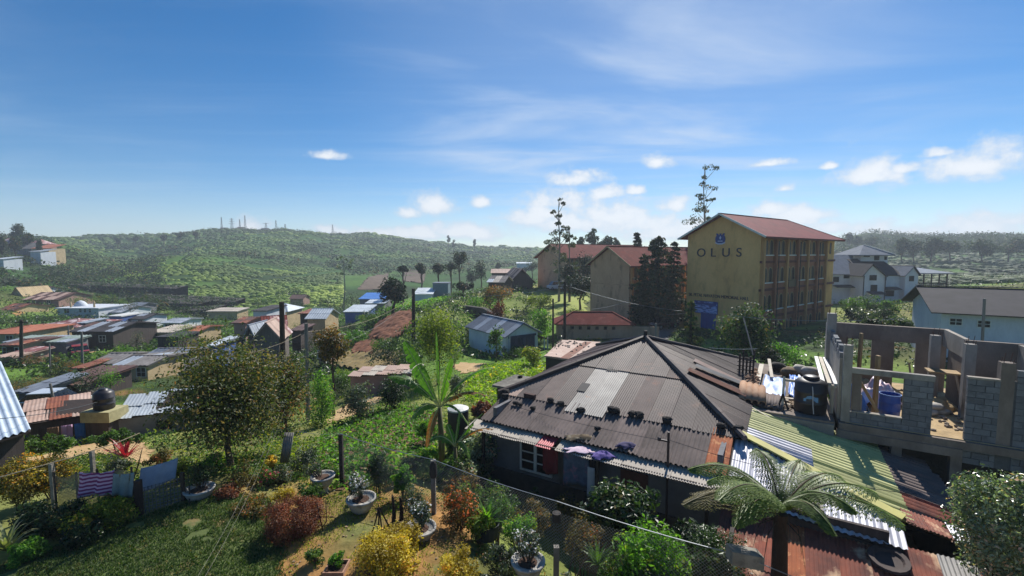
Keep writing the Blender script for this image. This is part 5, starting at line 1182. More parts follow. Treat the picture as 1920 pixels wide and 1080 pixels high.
hpx('long_shed', 'long low pale roof at the foot of the tea hill', 385, 446, 584, 578, 120, 5, 'shed', [lightsh], creamwall, VG)
CG = 'cluster of houses behind the leaning dark post'
hpx('house', 'white and blue two-storey house with dark green flat roof in the cluster', 470, 502, 583, 577, 84, 7, 'shed', [slate], white_w, CG, wins=[(-1, 2.6, 1, 1), (1, 1, 1, 1)], minh=4.5)
hpx('house', 'house with pale hipped roof behind the leaning dark post', 497, 540, 584, 570, 92, 7, 'hip', galv, creamwall, CG)
hpx('house', 'house with bright red gabled roof in the cluster', 490, 535, 610, 593, 68, 6, 'gable', [redsheet, redroof2], pinkwall, CG, rot=.5)
hpx('house', 'brown plank gable with dusky red roof nearest in the cluster', 471, 524, 633, 607, 54, 5, 'gable_y', [pinkrust, redsheet], mat('pale_plank_wall', G('6f6660'), G('59514c'), scale=3, rough=.9, stretch=(4,4,.1), vary=.1), CG, rot=.25)
hpx('shed', 'tiny gabled shed left of the brown plank house', 456, 476, 622, 611, 60, 4, 'gable_y', [galv], timberwall, CG)
hpx('house', 'house with plain whitish roof right of the cluster', 571, 612, 597, 580, 78, 6, 'gable', [galv_w], creamwall, CG)
hpx('shed', 'small rusty roof left of the whitish roof', 558, 584, 588, 582, 84, 5, 'shed', [rust], timberwall, CG)
hpx('shed', 'dark blue-grey shed with bright zinc roof below the dark round tree', 643, 690, 585, 573, 95, 6, 'shed', [galv_w], bluewall, None)
hpx('shed', 'shelter roofed with a bright blue tarpaulin beside the dark round tree', 672, 724, 561, 550, 125, 7, 'shed', [bluetarp], greywall, None)
hpx('shed', 'whitish roof just below the blue tarpaulin', 684, 722, 569, 563, 118, 4, 'shed', [galv_w], greywall, None)
hpx('shed', 'small brown shed alone on the slope between trees', 542, 570, 560, 553, 150, 5, 'gable', [brownroof], pinkwall, None)
hpx('shed', 'white low shed on the terrace right of the dark round tree', 775, 812, 552, 541, 118, 6, 'shed', [galv_w], white_w, None)
hpx('shed', 'blue-grey box-like shed below the flat-topped trees', 811, 841, 532, 530, 122, 5, 'flat', slate_b, mat('teal_wall', G('5f7a84'), G('526b75'), rough=.8), None, over=.1)
hpx('house', 'brown-roofed hall with its wide gable facing us beside the school lawn', 953, 1004, 527, 506, 112, 14, 'gable_y', [brownroof, pinkrust], timberwall, None, over=.6, rot=.15)
hpx('long_shed', 'long low brownish roof behind the gabled hall', 920, 978, 512, 505, 135, 8, 'gable', [pinkrust], timberwall, None)
hpx('shed', 'shed with patchy whitish roof behind the orange-leaved tree', 912, 948, 529, 518, 100, 6, 'gable', [lightsh, asbes, galv_w], timberwall, None, rot=-.3)
hpx('long_shed', 'far white roof line on the terraces left of the school', 968, 998, 494, 492, 300, 8, 'shed', [galv_w], white_w, None)
hpx('house', 'far house with pale bluish roof in the green valley at the right', 1806, 1852, 532, 526, 150, 8, 'gable', [slate_b], white_w, None)
HG = 'houses on the hill at the upper left'
hpx('house', 'dark red-roofed house leftmost on the upper left hill', 7, 27, 456, 447, 235, 9, 'gable', [redsheet], pinkwall, HG)
hpx('house', 'wide grey house below the tall trees on the upper left hill', 26, 68, 466, 456, 222, 9, 'gable', [asbes], greywall, HG, wins=hw2(7))
hpx('house', 'house with dark red hipped roof highest on the upper left hill', 55, 82, 457, 449, 232, 9, 'hip', redsheet, pinkwall, HG)
hpx('house', 'house with orange roof and white arches on the upper left hill', 66, 100, 466, 459, 216, 8, 'shed', [tile_o], creamwall, HG, wins=hw2(5))
hpx('house', 'greyish-white lower house under the orange roof on the hill', 62, 84, 472, 468, 208, 7, 'shed', [galv], white_w, HG)
hpx('house', 'white low roof at the left edge below the hill houses', -6, 14, 486, 482, 180, 7, 'shed', [galv_w], white_w, HG)
# near houses on the left, given by their roof corners
def poly_house(name, label, P, zb, mats_, wallm, sw=.9, lift=.0):
    P = [np.array(p) for p in P]; ctr = sum(P)/4; FOOT.append((ctr[0], ctr[1], np.linalg.norm(P[0]-P[1])/2)); r = thing(name, label, 'house', (ctr[0], ctr[1], zb)); b = MB()
    Q = [ctr+(p-ctr)*np.array([.93, .93, 1]) for p in P]
    b.add([(q[0],q[1],zb-1.5) for q in Q]+[(q[0],q[1],q[2]-.08) for q in Q], [(0,1,5,4),(1,2,6,5),(2,3,7,6),(3,0,4,7)]); b.build('wall', wallm, r)
    b = MB(); b.slab(P, .07); ro = b.build('roof', darkwood, r); ex, ey = P[1]-P[0], P[3]-P[0]; n = np.cross(ex, ey); n /= np.linalg.norm(n)
    rng = random.Random(len(label)); sheets_on(ro, P[0]+n*.04, ex, ey, np.linalg.norm(ex), np.linalg.norm(ey), lambda i, q, k: mats_[i % len(mats_)], sw=sw, waves=6, amp=.01, rng=rng, two=True)
    return r, Q, ex, ey
zr, zq, zx, zy = poly_house('house', 'grey house under a bright zinc sheet roof behind the big garden tree', [on(203,789,-1.75), on(400,758,-1.75), on(436,722,-1.05), on(252,742,-1.05)], -3.6, [galv_w], greywall)
m = MB(); u = (zq[1]-zq[0]); u = u/np.linalg.norm(u); p0 = zq[0]+u*2.1; nrm = np.array([u[1], -u[0], 0]); 
rect_window(zr, lambda a, o, c: p0+u*a+nrm*(o+.01)+np.array([0,0,c]), 0, -1.0, .7, .55, slate, (1, 0))
pk, pq, px_, py_ = poly_house('house', 'low house under a pinkish weathered sheet roof with washing under its eave', [on(45,797,-1.6), on(178,777,-1.6), on(215,744,-1.15), on(36,757,-1.15)], -3.5, [pinkrust, rust, pinkrust, pinkrust, lightsh, pinkrust, pinkrust], timberwall)
st, sq, sx, sy = poly_house('house', 'house at the left edge with blue and white striped corrugated roof', [on(-330,930,.45), on(58,808,.45), on(2,680,1.5), on(-420,760,1.5)], -1.5, [mat('blue_white_striped_sheet', G('c6d2dc'), G('aebccb'), scale=1, rough=.5, metal=.1, c3=G('8a92a6'), s3=2)], timberwall)
for o in list(st.children):
    if o.name.startswith('roof'):
        for ch in list(o.children): bpy.data.objects.remove(ch)
        n = np.cross(sx, sy); n /= np.linalg.norm(n); P0 = on(58,808,.45); sy = on(2,680,1.5)-P0; exv = -sx/np.linalg.norm(sx); eyv = sy/np.linalg.norm(sy); W_ = np.linalg.norm(sx)
        for k in range(9):
            o2 = corr('roof_sheet', MATS['blue_white_striped_sheet'], o, k*.94, k*.94+.98, 0, np.linalg.norm(sy), lambda u, v, w: P0+exv*u+eyv*v+n*(.06+w+.012*(k % 2)), .235, .045)
tk = thing('water_tank', 'black ribbed water tank on a pale block stand between the zinc and pinkish roofs', 'water tank', tuple(on(195,765,-1.2)))
c = on(196,766,-1.15); m = MB(); m.lathe([(.42,0),(.45,.04),(.45,.25),(.47,.27),(.47,.31),(.45,.33),(.45,.55),(.47,.57),(.47,.61),(.45,.63),(.44,.85),(.3,.98),(.2,1.0),(.2,1.06),(.02,1.08)], c, 18); m.build('body', mat('black_tank_plastic', (0,0,0)), tk, True)
ts = MB(); ts.box(c[0]-.75, c[0]+.75, c[1]-.6, c[1]+.6, c[2]-.55, c[2]-.005); tst = thing('tank_stand', 'pale yellowish block stand carrying the black ribbed tank', 'stand', (c[0], c[1], -3.5)); ts.build('platform', mat('pale_yellow_block', G('b3ab80'), G('97906b'), rough=.9), tst)
ts = MB(); ts.box(c[0]-.6, c[0]+.6, c[1]-.5, c[1]+.5, -4.5, c[2]-.555); ts.build('pier', timberwall, tst)
# washing under the pinkish roof
wl = [('blue', G('2f6fb4')), ('pink', G('c9a0c0')), ('white', G('c9c4c0')), ('red', G('a8484a')), ('brown', G('8a6a50')), ('dark', G('2c2a33')), ('orange', G('c08a5a'))]
ub = (pq[1]-pq[0]); ub[2] = 0; ub = ub/np.linalg.norm(ub); pn = np.array([ub[1], -ub[0], 0]); base = on(85,801,-1.75)
for i, k in enumerate((4, 1, 0, 3, 2, 6, 5)):
    nm, colr = wl[k]; cloth('hanging_cloth', mat(nm+'_wash', colr, tuple(x*.8 for x in colr), rough=.9, scale=4), nm+' garment on the washing line under the pinkish roof', 'laundry', base+ub*(.1+.5*i)+pn*.25, ub, dn, .42, .7+.25*(i % 3), 2, .04, 'washing under the pinkish roof', 20+i)
# masts on the hill
steel = mat('galvanised_steel', G('6c7480'), G('58606b'), rough=.5, metal=.3, scale=2)
def mast_tower(px, pyb, pyt, Y, w, arms, label, kind='lattice'):
    b = at(px, pyb, Y); b[2] = h1(b[0], b[1])-.5; H_ = zat(px, pyt, Y)-b[2]; r = thing('mast', label, 'mast', tuple(b), 0, 'masts on the hilltop')
    m = MB(); n = 9; t = .2
    for sx_, sy_ in ((-1,-1),(1,-1),(1,1),(-1,1)): m.beam(b+np.array([sx_*w/2, sy_*w/2, 0]), b+np.array([sx_*w*.12, sy_*w*.12, H_]), t)
    m.build('leg_frame', steel, r); m = MB()
    for k in range(n):
        a0 = w/2*(1-.76*k/n); a1 = w/2*(1-.76*(k+1)/n); z0, z1 = H_*k/n, H_*(k+1)/n; s_ = 1 if k % 2 else -1
        for yy in (-1, 1): m.beam(b+np.array([-s_*a0, yy*a0, z0]), b+np.array([s_*a1, yy*a1, z1]), .11); m.beam(b+np.array([yy*a0, -s_*a0, z0]), b+np.array([yy*a1, s_*a1, z1]), .11)
    m.build('bracing', steel, r)
    for zf, l in arms: m = MB(); m.beam(b+np.array([-l, 0, H_*zf]), b+np.array([l, 0, H_*zf]), .3, .35); m.build('crossarm', steel, r)
    if kind == 'dish':
        m = MB(); m.blob(b+np.array([.3,-.6,H_*.8]), .9,.4,.9, random.Random(2), 8, 5, 0); m.build('dish', whitetrim, r)
for a in [(416,432,407,590,2.2,[],'thin lattice mast at the left end of the hilltop row'),(435,431,409,600,3.2,[(.93,3),(.78,3.6),(.62,4.2)],'pylon with three crossarms in the hilltop row','lattice'),(450,431,411,600,2.0,[],'short slim mast between the pylon and the tallest mast'),(460,431,404,605,2.4,[],'tallest mast of the hilltop row'),
          (499,433,418,600,3.0,[(.95,4)],'squat T-shaped mast right of the white cloud'),(518,434,413,610,2.6,[],'mast with dish near the right end of the hilltop row','dish'),(535,437,420,620,3.2,[(.8,1.2)],'rightmost mast of the hilltop row'),(624,441,421,650,2.6,[],'solitary mast right of the hilltop row')]: mast_tower(*a)
hut = [(424,434,'small dark hut left of the hilltop masts'),(455,433,'low grey station building under the hilltop masts'),(500,435,'pale hut at the right end of the hilltop masts')]
for px__, py__, lb in hut: hpx('hut', lb, px__-6, px__+7, py__-5, py__-7, 585, 6, 'gable', [slate], greywall, 'huts under the hilltop masts', sw=4)

for a in [('house','small cream house with brown roof below the orange-tiled house',-10,34,648,640,54,5,'gable',[brownroof,rust],creamwall),('shed','rusty little shed left of the grey-roofed houses',128,156,690,682,45,4,'shed',[rust,pinkrust],timberwall),('house','white house with zinc roof between the terraces and the pale slab roof',300,338,606,598,86,6,'gable',[galv],white_w),('shed','tiny blue-walled shed beside the round green tree',382,404,648,640,52,4,'shed',[galv_w],bluewall),
          ('house','pink house with rusty gable left of the cluster',432,462,606,596,72,6,'gable',[rust,brownroof],pinkwall),('house','grey house half hidden above the long grey-roofed shed',232,262,575,568,122,6,'gable',[slate_b],greywall),('shed','brown shack right of the red gabled house',540,566,620,613,64,4,'shed',[brownroof],timberwall),('house','cream house with orange roof below the dark terraces',340,372,622,612,76,6,'gable',[tile_o],creamwall),
          ('shed','zinc lean-to beside the red-white hipped house',142,162,606,600,80,4,'shed',[galv],greywall),('house','small white house above the brown-roofed hall at the left',60,84,545,538,140,6,'gable',[brownroof],white_w),('shed','low shack with dark roof left of the carport',-12,16,632,625,62,4,'shed',[slate],timberwall),('house','low pink house with grey roof behind the upright bush',588,622,640,631,52,4,'gable',[asbes],pinkwall)]:
    nm, lb, x0, x1, ye, yr, Y, dp, kd, rm, wm = a; hpx(nm, lb, x0, x1, ye, yr, Y, dp, kd, rm, wm, VG, wins=hw2((x1-x0)*Y/FPX-1) if nm == 'house' else (), door=0.0)
# ================================================================== vegetation
lf_dark = leaf_mat('dark_glossy_leaves', (.012,.026,.010), (.028,.058,.016), (.07,.12,.03), .28, .38)
lf_mid = leaf_mat('green_leaves', (.03,.065,.012), (.068,.135,.024), (.14,.24,.045), .42)
lf_bright = leaf_mat('bright_green_leaves', (.045,.11,.015), (.10,.23,.028), (.20,.36,.055), .5)
lf_yel = leaf_mat('yellow_green_leaves', (.075,.105,.012), (.16,.20,.022), (.30,.32,.045), .48)
lf_olive = leaf_mat('olive_orange_leaves', (.05,.06,.018), (.12,.11,.03), (.26,.16,.045), .42, .5, (1.5,1.3,.5))
lf_mixed = leaf_mat('mixed_green_and_russet_leaves', (.028,.045,.014), (.075,.105,.030), (.30,.20,.085), .42, .5, (1.5,1.5,.55))
lf_rust = leaf_mat('red_brown_leaves', (.07,.025,.015), (.16,.06,.03), (.26,.12,.05), .35, .6, (1.5,1.0,.5))
lf_gold = leaf_mat('golden_yellow_leaves', (.24,.18,.015), (.50,.40,.03), (.72,.62,.08), .42, .5, (1.35,1.25,.4))
lf_goldgreen = leaf_mat('gold_tipped_hedge_leaves', (.03,.045,.01), (.13,.12,.015), (.55,.42,.04), .4, .5, (1.35,1.25,.4))
lf_grey = leaf_mat('grey_green_leaves', (.035,.05,.032), (.075,.10,.065), (.16,.20,.13), .3, .5)
lf_pale = leaf_mat('reflection_pale_leaves', (.05,.075,.045), (.15,.20,.13), (.42,.48,.38), .32, .28)  # whitish reflection off the leaves is mixed into their colour
lf_conf = leaf_mat('conifer_needles', (.008,.018,.010), (.018,.036,.018), (.045,.075,.03), .2, .6)
lf_conf2 = leaf_mat('green_conifer_needles', (.015,.032,.012), (.035,.07,.022), (.11,.16,.04), .28, .6)
lf_far = leaf_mat('far_tree_leaves', (.016,.030,.014), (.032,.055,.022), (.07,.10,.036), .25, .7)
lf_euc = leaf_mat('eucalyptus_leaves', (.03,.04,.028), (.06,.075,.05), (.11,.13,.09), .3, .5)
lf_redpl = leaf_mat('crimson_leaves', (.22,.01,.02), (.42,.02,.03), (.6,.06,.06), .4, .4, (1.3,.8,.8))
fl_orange = leaf_mat('orange_petals', (.5,.09,.01), (.75,.16,.02), (.85,.28,.04), .3, .5, (1.1,1,.8)); fl_white = leaf_mat('white_petals', (.6,.6,.58), (.75,.75,.72), (.85,.85,.82), .25, .6, (1,1,1)); fl_red = leaf_mat('red_petals', (.4,.02,.05), (.6,.05,.1), (.75,.15,.2), .3, .5, (1.1,.9,.9)); fl_yel = leaf_mat('yellow_petals', (.6,.45,.02), (.75,.6,.04), (.85,.75,.1), .3, .5, (1.1,1,.8))
bark = mat('grey_brown_bark', G('5a4a3c'), G('3d332a'), scale=4, rough=.95, bump=.4, stretch=(1,1,.3)); bark_l = mat('pale_bark', G('9a8f80'), G('6f665a'), scale=3, rough=.9, stretch=(1,1,.3)); bark_d = mat('dark_bark', G('33281f'), G('231c17'), scale=4, rough=.95)
def unit(a): return a/np.maximum(1e-9, np.linalg.norm(a, axis=-1, keepdims=True))
def leaves(C_, R_, n, size, rs, asp=.5, up=.5, hang=0.0, out=.9, flat=1.0, tvar=.45, lvar=.3):
    """n leaves per clump; C_ clump centres, R_ clump radii; returns V, F, tint"""
    K = len(C_); N = K*n; idx = np.repeat(np.arange(K), n)
    d = unit(rs.normal(size=(N, 3))); r = rs.uniform(.35, 1.0, (N, 1))**.6
    off = d*r*np.asarray(R_)[idx][:, None]; off[:, 2] *= flat; P = np.asarray(C_)[idx]+off
    nr = unit(d*out+rs.normal(size=(N, 3))*.55+np.array([0, 0, up]))
    t = unit(np.cross(nr, rs.normal(size=(N, 3)))+d*.45+np.array([0, 0, -hang])); s = unit(np.cross(nr, t))
    L = size*rs.uniform(.65, 1.3, (N, 1)); W = L*asp
    V = np.stack([P-t*L*.5, P-t*L*.05+s*W*.5+nr*W*.12, P+t*L*.5-nr*L*.08, P-t*L*.05-s*W*.5+nr*W*.12], 1)
    F = np.arange(N*4).reshape(N, 4); ct = rs.uniform(-tvar, tvar, K); ti = np.clip(.45+ct[idx]+rs.uniform(-lvar, lvar, N), 0, 1)
    return V.reshape(-1, 3), F, np.repeat(ti, 4)
def cat_(parts):
    Vs, Fs, Ts = [], [], []; b = 0
    for V, F, T in parts: Vs.append(V); Fs.append(F+b); Ts.append(T); b += len(V)
    return np.vstack(Vs), np.vstack(Fs), np.concatenate(Ts)
def crown_pts(rs, K, c, r, lo=.35, top=0.0, egg=0.0):
    d = unit(rs.normal(size=(K, 3))); d[:, 2] += top; d = unit(d); q = rs.uniform(lo, 1.0, (K, 1))
    P = d*q*np.array(r); P[:, :2] *= (1-egg*P[:, 2:3]/r[2]); return P+np.array(c)
def limbs(m, base, top, C_, r, rs, nl=7, bend=.12):
    base = np.array(base, float); top = np.array(top, float); k = 5; pts = [base+(top-base)*i/k+np.array([rs.normal()*bend*r*4*(0 < i < k), rs.normal()*bend*r*4*(0 < i < k), 0]) for i in range(k+1)]
    m.tube(pts, [r*(1.25 if i == 0 else 1-.5*i/k) for i in range(k+1)], 7)
    for i in rs.permutation(len(C_))[:nl]:
        c = np.array(C_[i]); st_ = pts[rs.randint(k-2, k+1)] if k > 2 else pts[-1]; mid = (st_+c)/2+np.array([0, 0, -.08*np.linalg.norm(c-st_)])
        m.tube([st_, mid, c], [r*.45, r*.3, r*.1], 5)
def plant(name, label, cat, base, C_, R_, n, size, mt, rs, trunk=None, group=None, tm=None, nl=7, **k):
    """tree or shrub: crown of leaf faces round the clumps and a trunk with limbs"""
    base = np.array(base, float); r = thing(name, label, cat, tuple(base), 0, group)
    V, F, T = leaves(C_, R_, n, size, rs, **k); put('crown' if trunk else 'foliage', V, F, mt, r, tint=T)
    m = MB()
    if trunk: tr, th = trunk; limbs(m, base-np.array([0,0,.3]), base+np.array([0,0,th]), C_, tr, rs, nl); m.build('trunk', tm or bark, r)
    else:
        for i in rs.permutation(len(C_))[:nl]: c = np.array(C_[i]); m.tube([base+np.array([rs.normal()*.04, rs.normal()*.04, -.1]), (base+c)/2+np.array([rs.normal()*.05, rs.normal()*.05, 0]), c], [.02, .015, .006], 4)
        m.build('stems', tm or bark, r)
    return r
SEED = [100]
def T(name, label, px, Y, pytop, pybot, wpx, mt, K=26, n=60, leaf=None, trunk=None, group=None, cat='tree', tm=None, lo=.35, egg=0.0, depth=None, base=None, **k):
    """crown seen between rows pytop..pybot and wpx wide, standing on the ground at depth Y"""
    SEED[0] += 1; rs = np.random.RandomState(SEED[0]); g = gp(px, Y) if base is None else np.array(base, float)
    if base is None:            # it stands where its foot is seen on the ground
        q = ground_at(px, pybot+(0 if trunk is None else 6+.22*(pybot-pytop)))
        if (.6 if trunk else .3)*Y < q[1] < (1.7 if trunk else 3.2)*Y: wpx = wpx*1.0; g = q; Y = float(q[1])
    zt, zb = zat(px, pytop, Y), zat(px, pybot, Y); zb = max(zb, g[2]+(.0 if trunk is None else .2)); rz = max(.1, (zt-zb)/2); rx = wpx/2*Y/FPX
    cr = .34*min(rx, rz)+.1*max(rx, rz); C_ = crown_pts(rs, K, (g[0], g[1], (zt+zb)/2), (max(.05, rx-cr*.7), max(.05, (depth or rx)-cr*.7), max(.05, rz-cr*.6)), lo, 0, egg)
    if trunk is None: C_[:, 2] = g[2]+(C_[:, 2]-zb)*(zt-g[2])/max(.1, zt-zb)
    C_[:, 2] = np.maximum(C_[:, 2], g[2]+.05); R_ = cr*rs.uniform(.65, 1.3, K)
    return plant(name, label, cat, g, C_, R_, n, leaf or .05*rx+.06, mt, rs, trunk=(trunk, (zt+zb)/2-g[2]) if trunk else None, group=group, tm=tm, **k)
def conifer(name, label, px, Y, pytop, wpx, mt, group=None, levels=16, br=9, n=26, bare=.06, droop=.25, leaf=None, egg=.8, base=None, cone=True):
    SEED[0] += 1; rs = np.random.RandomState(SEED[0]); g = gp(px, Y) if base is None else np.array(base, float); Hh = zat(px, pytop, Y)-g[2]; R = wpx/2*Y/FPX
    C_ = []; Rr = []
    for i in range(levels):
        f = bare+(1-bare)*i/levels; rad = R*(1-f)**egg*rs.uniform(.8, 1.1)
        for j in range(max(3, int(br*(1-f*.6)))):
            a = rs.uniform(0, 6.28)
            for q in (.45, .95): q2 = q*rs.uniform(.8, 1.08); C_.append((g[0]+rad*q2*math.cos(a), g[1]+rad*q2*math.sin(a), g[2]+Hh*f-droop*rad*q2*.6+.1*R*rs.normal()*.4)); Rr.append(max(.12*R, rad*.26))
    C_.append((g[0], g[1], g[2]+Hh*.97)); Rr.append(.08*R)
    r = thing(name, label, 'tree', tuple(g), 0, group); V, F, Tn = leaves(np.array(C_), np.array(Rr), n, leaf or R*.16, rs, asp=.35, up=.3, hang=.4, flat=.55)
    put('crown', V, F, mt, r, tint=Tn); m = MB(); m.tube([g-np.array([0,0,.3]), g+np.array([0,0,Hh*.5]), g+np.array([0,0,Hh*.95])], [R*.09+.05, R*.055+.03, .02], 7); m.build('trunk', bark_d, r); return r
def slender(name, label, px, Y, pytop, tufts, mt=None, tr=.14, group=None, base=None, leaf=.45, n=34, pyfork=None):
    """tall thin trunk with separate tufts: tufts = [(px, py, radius_px)]"""
    SEED[0] += 1; rs = np.random.RandomState(SEED[0]); g = gp(px, Y) if base is None else np.array(base, float); r = thing(name, label, 'tree', tuple(g), 0, group)
    C_ = []; R_ = []
    for a, b, rr_ in tufts:
        for q in range(3): p = at(a+rs.normal()*rr_*.45, b+rs.normal()*rr_*.35, Y+rs.uniform(-1.2, 1.2)*rr_*Y/FPX); C_.append(p); R_.append(rr_*Y/FPX*rs.uniform(.35, .7))
    V, F, Tn = leaves(np.array(C_), np.array(R_), n, leaf, rs, asp=.4, up=.2, hang=.5, flat=.7); put('crown', V, F, mt or lf_euc, r, tint=Tn)
    tp = at(px, pytop, Y); m = MB(); k = 6; pts = [g+(tp-g)*i/k+np.array([rs.normal()*.12, 0, 0])*(0 < i < k) for i in range(k+1)]; m.tube(pts, [tr*(1.2-i/k)+.02 for i in range(k+1)], 6)
    for c in C_[::2]:
        f = min(.95, max(.15, (c[2]-g[2])/(tp[2]-g[2])-.08)); s_ = g+(tp-g)*f; m.tube([s_, (s_+c)/2, c], [tr*.35, tr*.25, .02], 4)
    m.build('trunk', bark_l, r); return r
# ---- the skyline and the school grounds
slender('eucalyptus_tree', 'tall slender eucalyptus rising behind the left end of the OLUS gable', 1322, 92, 308, [(1328,312,13),(1318,335,11),(1326,350,12),(1313,365,11),(1330,375,9),(1309,385,14),(1321,392,11),(1305,405,16),(1325,412,10),(1298,420,14),(1312,428,14)], tr=.2, leaf=.5)
slender('eucalyptus_tree', 'tall thin tufted tree in front of the farthest school block, taller of a pair', 1048, 90, 378, [(1051,380,8),(1040,398,7),(1052,405,7),(1046,420,8),(1035,437,14),(1056,432,9),(1028,450,12),(1047,450,12),(1062,445,10),(1042,470,14),(1052,490,16),(1040,505,16)], tr=.2, leaf=.5)
slender('eucalyptus_tree', 'second tall tufted tree beside the taller one before the farthest block', 1068, 90, 425, [(1068,430,9),(1060,445,10),(1075,442,9),(1070,460,12),(1060,480,14),(1074,495,14)], tr=.16, leaf=.5)
for px_, Y_, pt, w_, lb in [(1100,86,466,46,'dark broad tree under the tall tufted pair'),(1068,84,486,44,'dark spreading tree left of the broad one by the school lawn'),(1088,84,500,70,'wide low dark tree over the school lawn')]:
    T('dark_tree', lb, px_, Y_, pt, pt+62, w_, lf_conf, 22, 60, .5, .22, 'dark trees on the school lawn')
conifer('cypress_tree', 'huge dark cypress between the two nearer school blocks', 1232, 66, 440, 100, lf_conf, None, 20, 11, 24, .08, .2, .55, .55)
conifer('cypress_tree', 'second dark cypress just right of the huge one', 1262, 68, 450, 66, lf_conf, None, 18, 9, 22, .08, .2, .5, .6)
conifer('cypress_tree', 'dark cypress left of the huge one against the tan block', 1206, 67, 474, 60, lf_conf, None, 16, 9, 22, .06, .2, .5, .5)
conifer('pine_tree', 'dark pointed pine behind the red roof of the tan block', 1192, 100, 434, 58, lf_conf, None, 14, 9, 22, .3, .15, .7, .7)
for px_, pt, w_, lb in [(1110,428,30,'bluish far tree on the skyline above the red roofs'),(1084,440,26,'low far tree left of the bluish skyline tree'),(1140,438,18,'thin far tree on the skyline, left of a twin'),(1154,440,16,'thin far tree on the skyline, right of a twin'),(1128,446,30,'low rounded far tree behind the red ridge')]:
    T('far_tree', lb, px_, 170, pt, pt+34, w_, lf_far, 14, 50, 1.0, .3, 'far trees above the red roofs')
conifer('small_conifer', 'small bright conifer before the blue banner on the ochre gable', 1297, 42, 562, 66, lf_conf2, None, 14, 9, 26, .04, .35, .34, .8)
T('bushy_conifer', 'big bushy conifer with light green tips at the foot of the OLUS gable', 1396, 40, 562, 676, 124, lf_conf2, 46, 90, .3, .3, None, egg=.25)
T('bright_shrub', 'bright green shrub at the right foot of the bushy conifer', 1473, 32, 636, 690, 70, lf_bright, 18, 60, .22, None, None, cat='shrub', hang=.3)
T('dark_shrub', 'dark shrub wedged between the bushy conifer and the annex roof', 1440, 36, 640, 700, 70, lf_conf, 18, 60, .28, None, None, cat='shrub')
T('blue_shrub', 'pale-leaved shrub by the road below the small conifer', 1290, 38, 640, 672, 70, lf_grey, 16, 50, .2, None, None, cat='shrub')
for px_, w_, pt, lb in [(1598,50,552,'leafy hedge bush left end, below the white villa'),(1632,52,548,'leafy hedge bush in the middle below the white villa'),(1668,46,556,'leafy hedge bush right end below the white villa'),(1612,60,572,'dark lower bush under the villa hedge'),(1660,60,574,'dark lower bush right of its twin under the villa hedge')]:
    T('hedge_bush', lb, px_, 60, pt, pt+42, w_, lf_mid if pt < 570 else lf_dark, 16, 60, .35, None, 'bushes below the white villa', cat='bush')
T('climber', 'pale green creeper spread over the top of the back wall of the site', 1660, 26, 596, 613, 110, lf_grey, 26, 50, .2, None, None, cat='creeper', depth=1.2, base=at(1660, 612, 26))
T('dark_tree', 'dark green tree at the right edge beside the wide dark roof', 1915, 26, 580, 645, 66, lf_conf2, 24, 70, .22, .12)
for px_, pt, Y_, w_, lb in [(1592,436,300,16,'thin far tree nearest the OLUS roof on the right skyline'),(1607,440,300,20,'leaning far tree second from the OLUS roof'),(1632,441,310,24,'flat-topped far tree left of the turret roof'),(1690,446,320,30,'far tree behind the turret roof'),(1745,445,330,44,'dark far tree on the right ridge'),(1780,444,340,44,'second dark far tree on the right ridge'),(1712,448,320,30,'hazy far tree right of the turret'),(1840,446,350,50,'dark far tree group near the right edge of the ridge'),(1890,446,350,56,'far tree group at the far right of the ridge')]:
    T('far_tree', lb, px_, Y_, pt, pt+(34 if w_ > 25 else 20), w_, lf_far, 16, 46, 1.6, .35, 'far trees on the right ridge')
T('dark_tree', 'round dark tree beside the bright blue tarpaulin', 738, 108, 515, 572, 58, lf_conf, 30, 70, .6, .3)
for px_, Y_, pt, cb, w_, lb in [(862,140,466,500,40,'tallest flat-topped tree of the row before the hills'),(846,142,490,508,26,'flat-topped tree just left of the tallest one'),(823,132,490,515,34,'flat-topped tree second from the left of the row'),(791,130,492,515,34,'leftmost flat-topped tree with two thin trunks'),(756,128,497,512,24,'small flat-topped tree right of the round dark tree'),(902,132,480,530,34,'dense upright dark tree at the right end of the row'),(885,128,505,535,30,'low dark tree under the flat-topped row'),(998,140,488,512,30,'loose greyish tree behind the gabled hall'),(980,150,500,512,24,'dark tree just left of the loose greyish one'),(870,118,525,548,40,'dark shrubby tree behind the blue-grey box shed')]:
    T('flat_topped_tree' if 'flat' in lb else 'dark_tree', lb, px_, Y_, pt, cb, w_, lf_conf if px_ < 990 else lf_far, 18, 50, .6, .28, 'trees in a row before the hills')
for px_, pt, w_, Y_, lb in [(841,440,8,640,'thin tree alone on the far ridge, left'),(850,449,9,640,'shorter tree right of the thin one on the far ridge'),(890,448,8,700,'thin tree alone on the far ridge, right'),(934,492,12,330,'lone tree on the far terraces')]:
    T('ridge_tree', lb, px_, Y_, pt, pt+16, w_, lf_far, 10, 40, 1.8, .4, 'lone trees on the far ridge')
slender('bare_tree', 'pale thin bare tree on the slope left of the brown ploughed patches', 645, 130, 478, [(640,484,9),(652,488,9),(636,498,10),(655,502,8),(642,512,9)], lf_grey, .2, None, None, .7, 12)
for i, (px_, pt, w_, lb) in enumerate([(36,418,26,'tallest tree over the houses on the upper left hill'),(30,440,22,'lower part of the tree group, left of the tallest hill tree'),(54,432,24,'second tall tree over the upper left houses'),(5,438,16,'small tree at the very left of the skyline'),(76,447,8,'tiny bush right of the hill houses')]):
    T('hill_tree', lb, px_, 250, pt, pt+34, w_, lf_far, 16, 40, 1.3, .35, 'trees over the upper left houses')
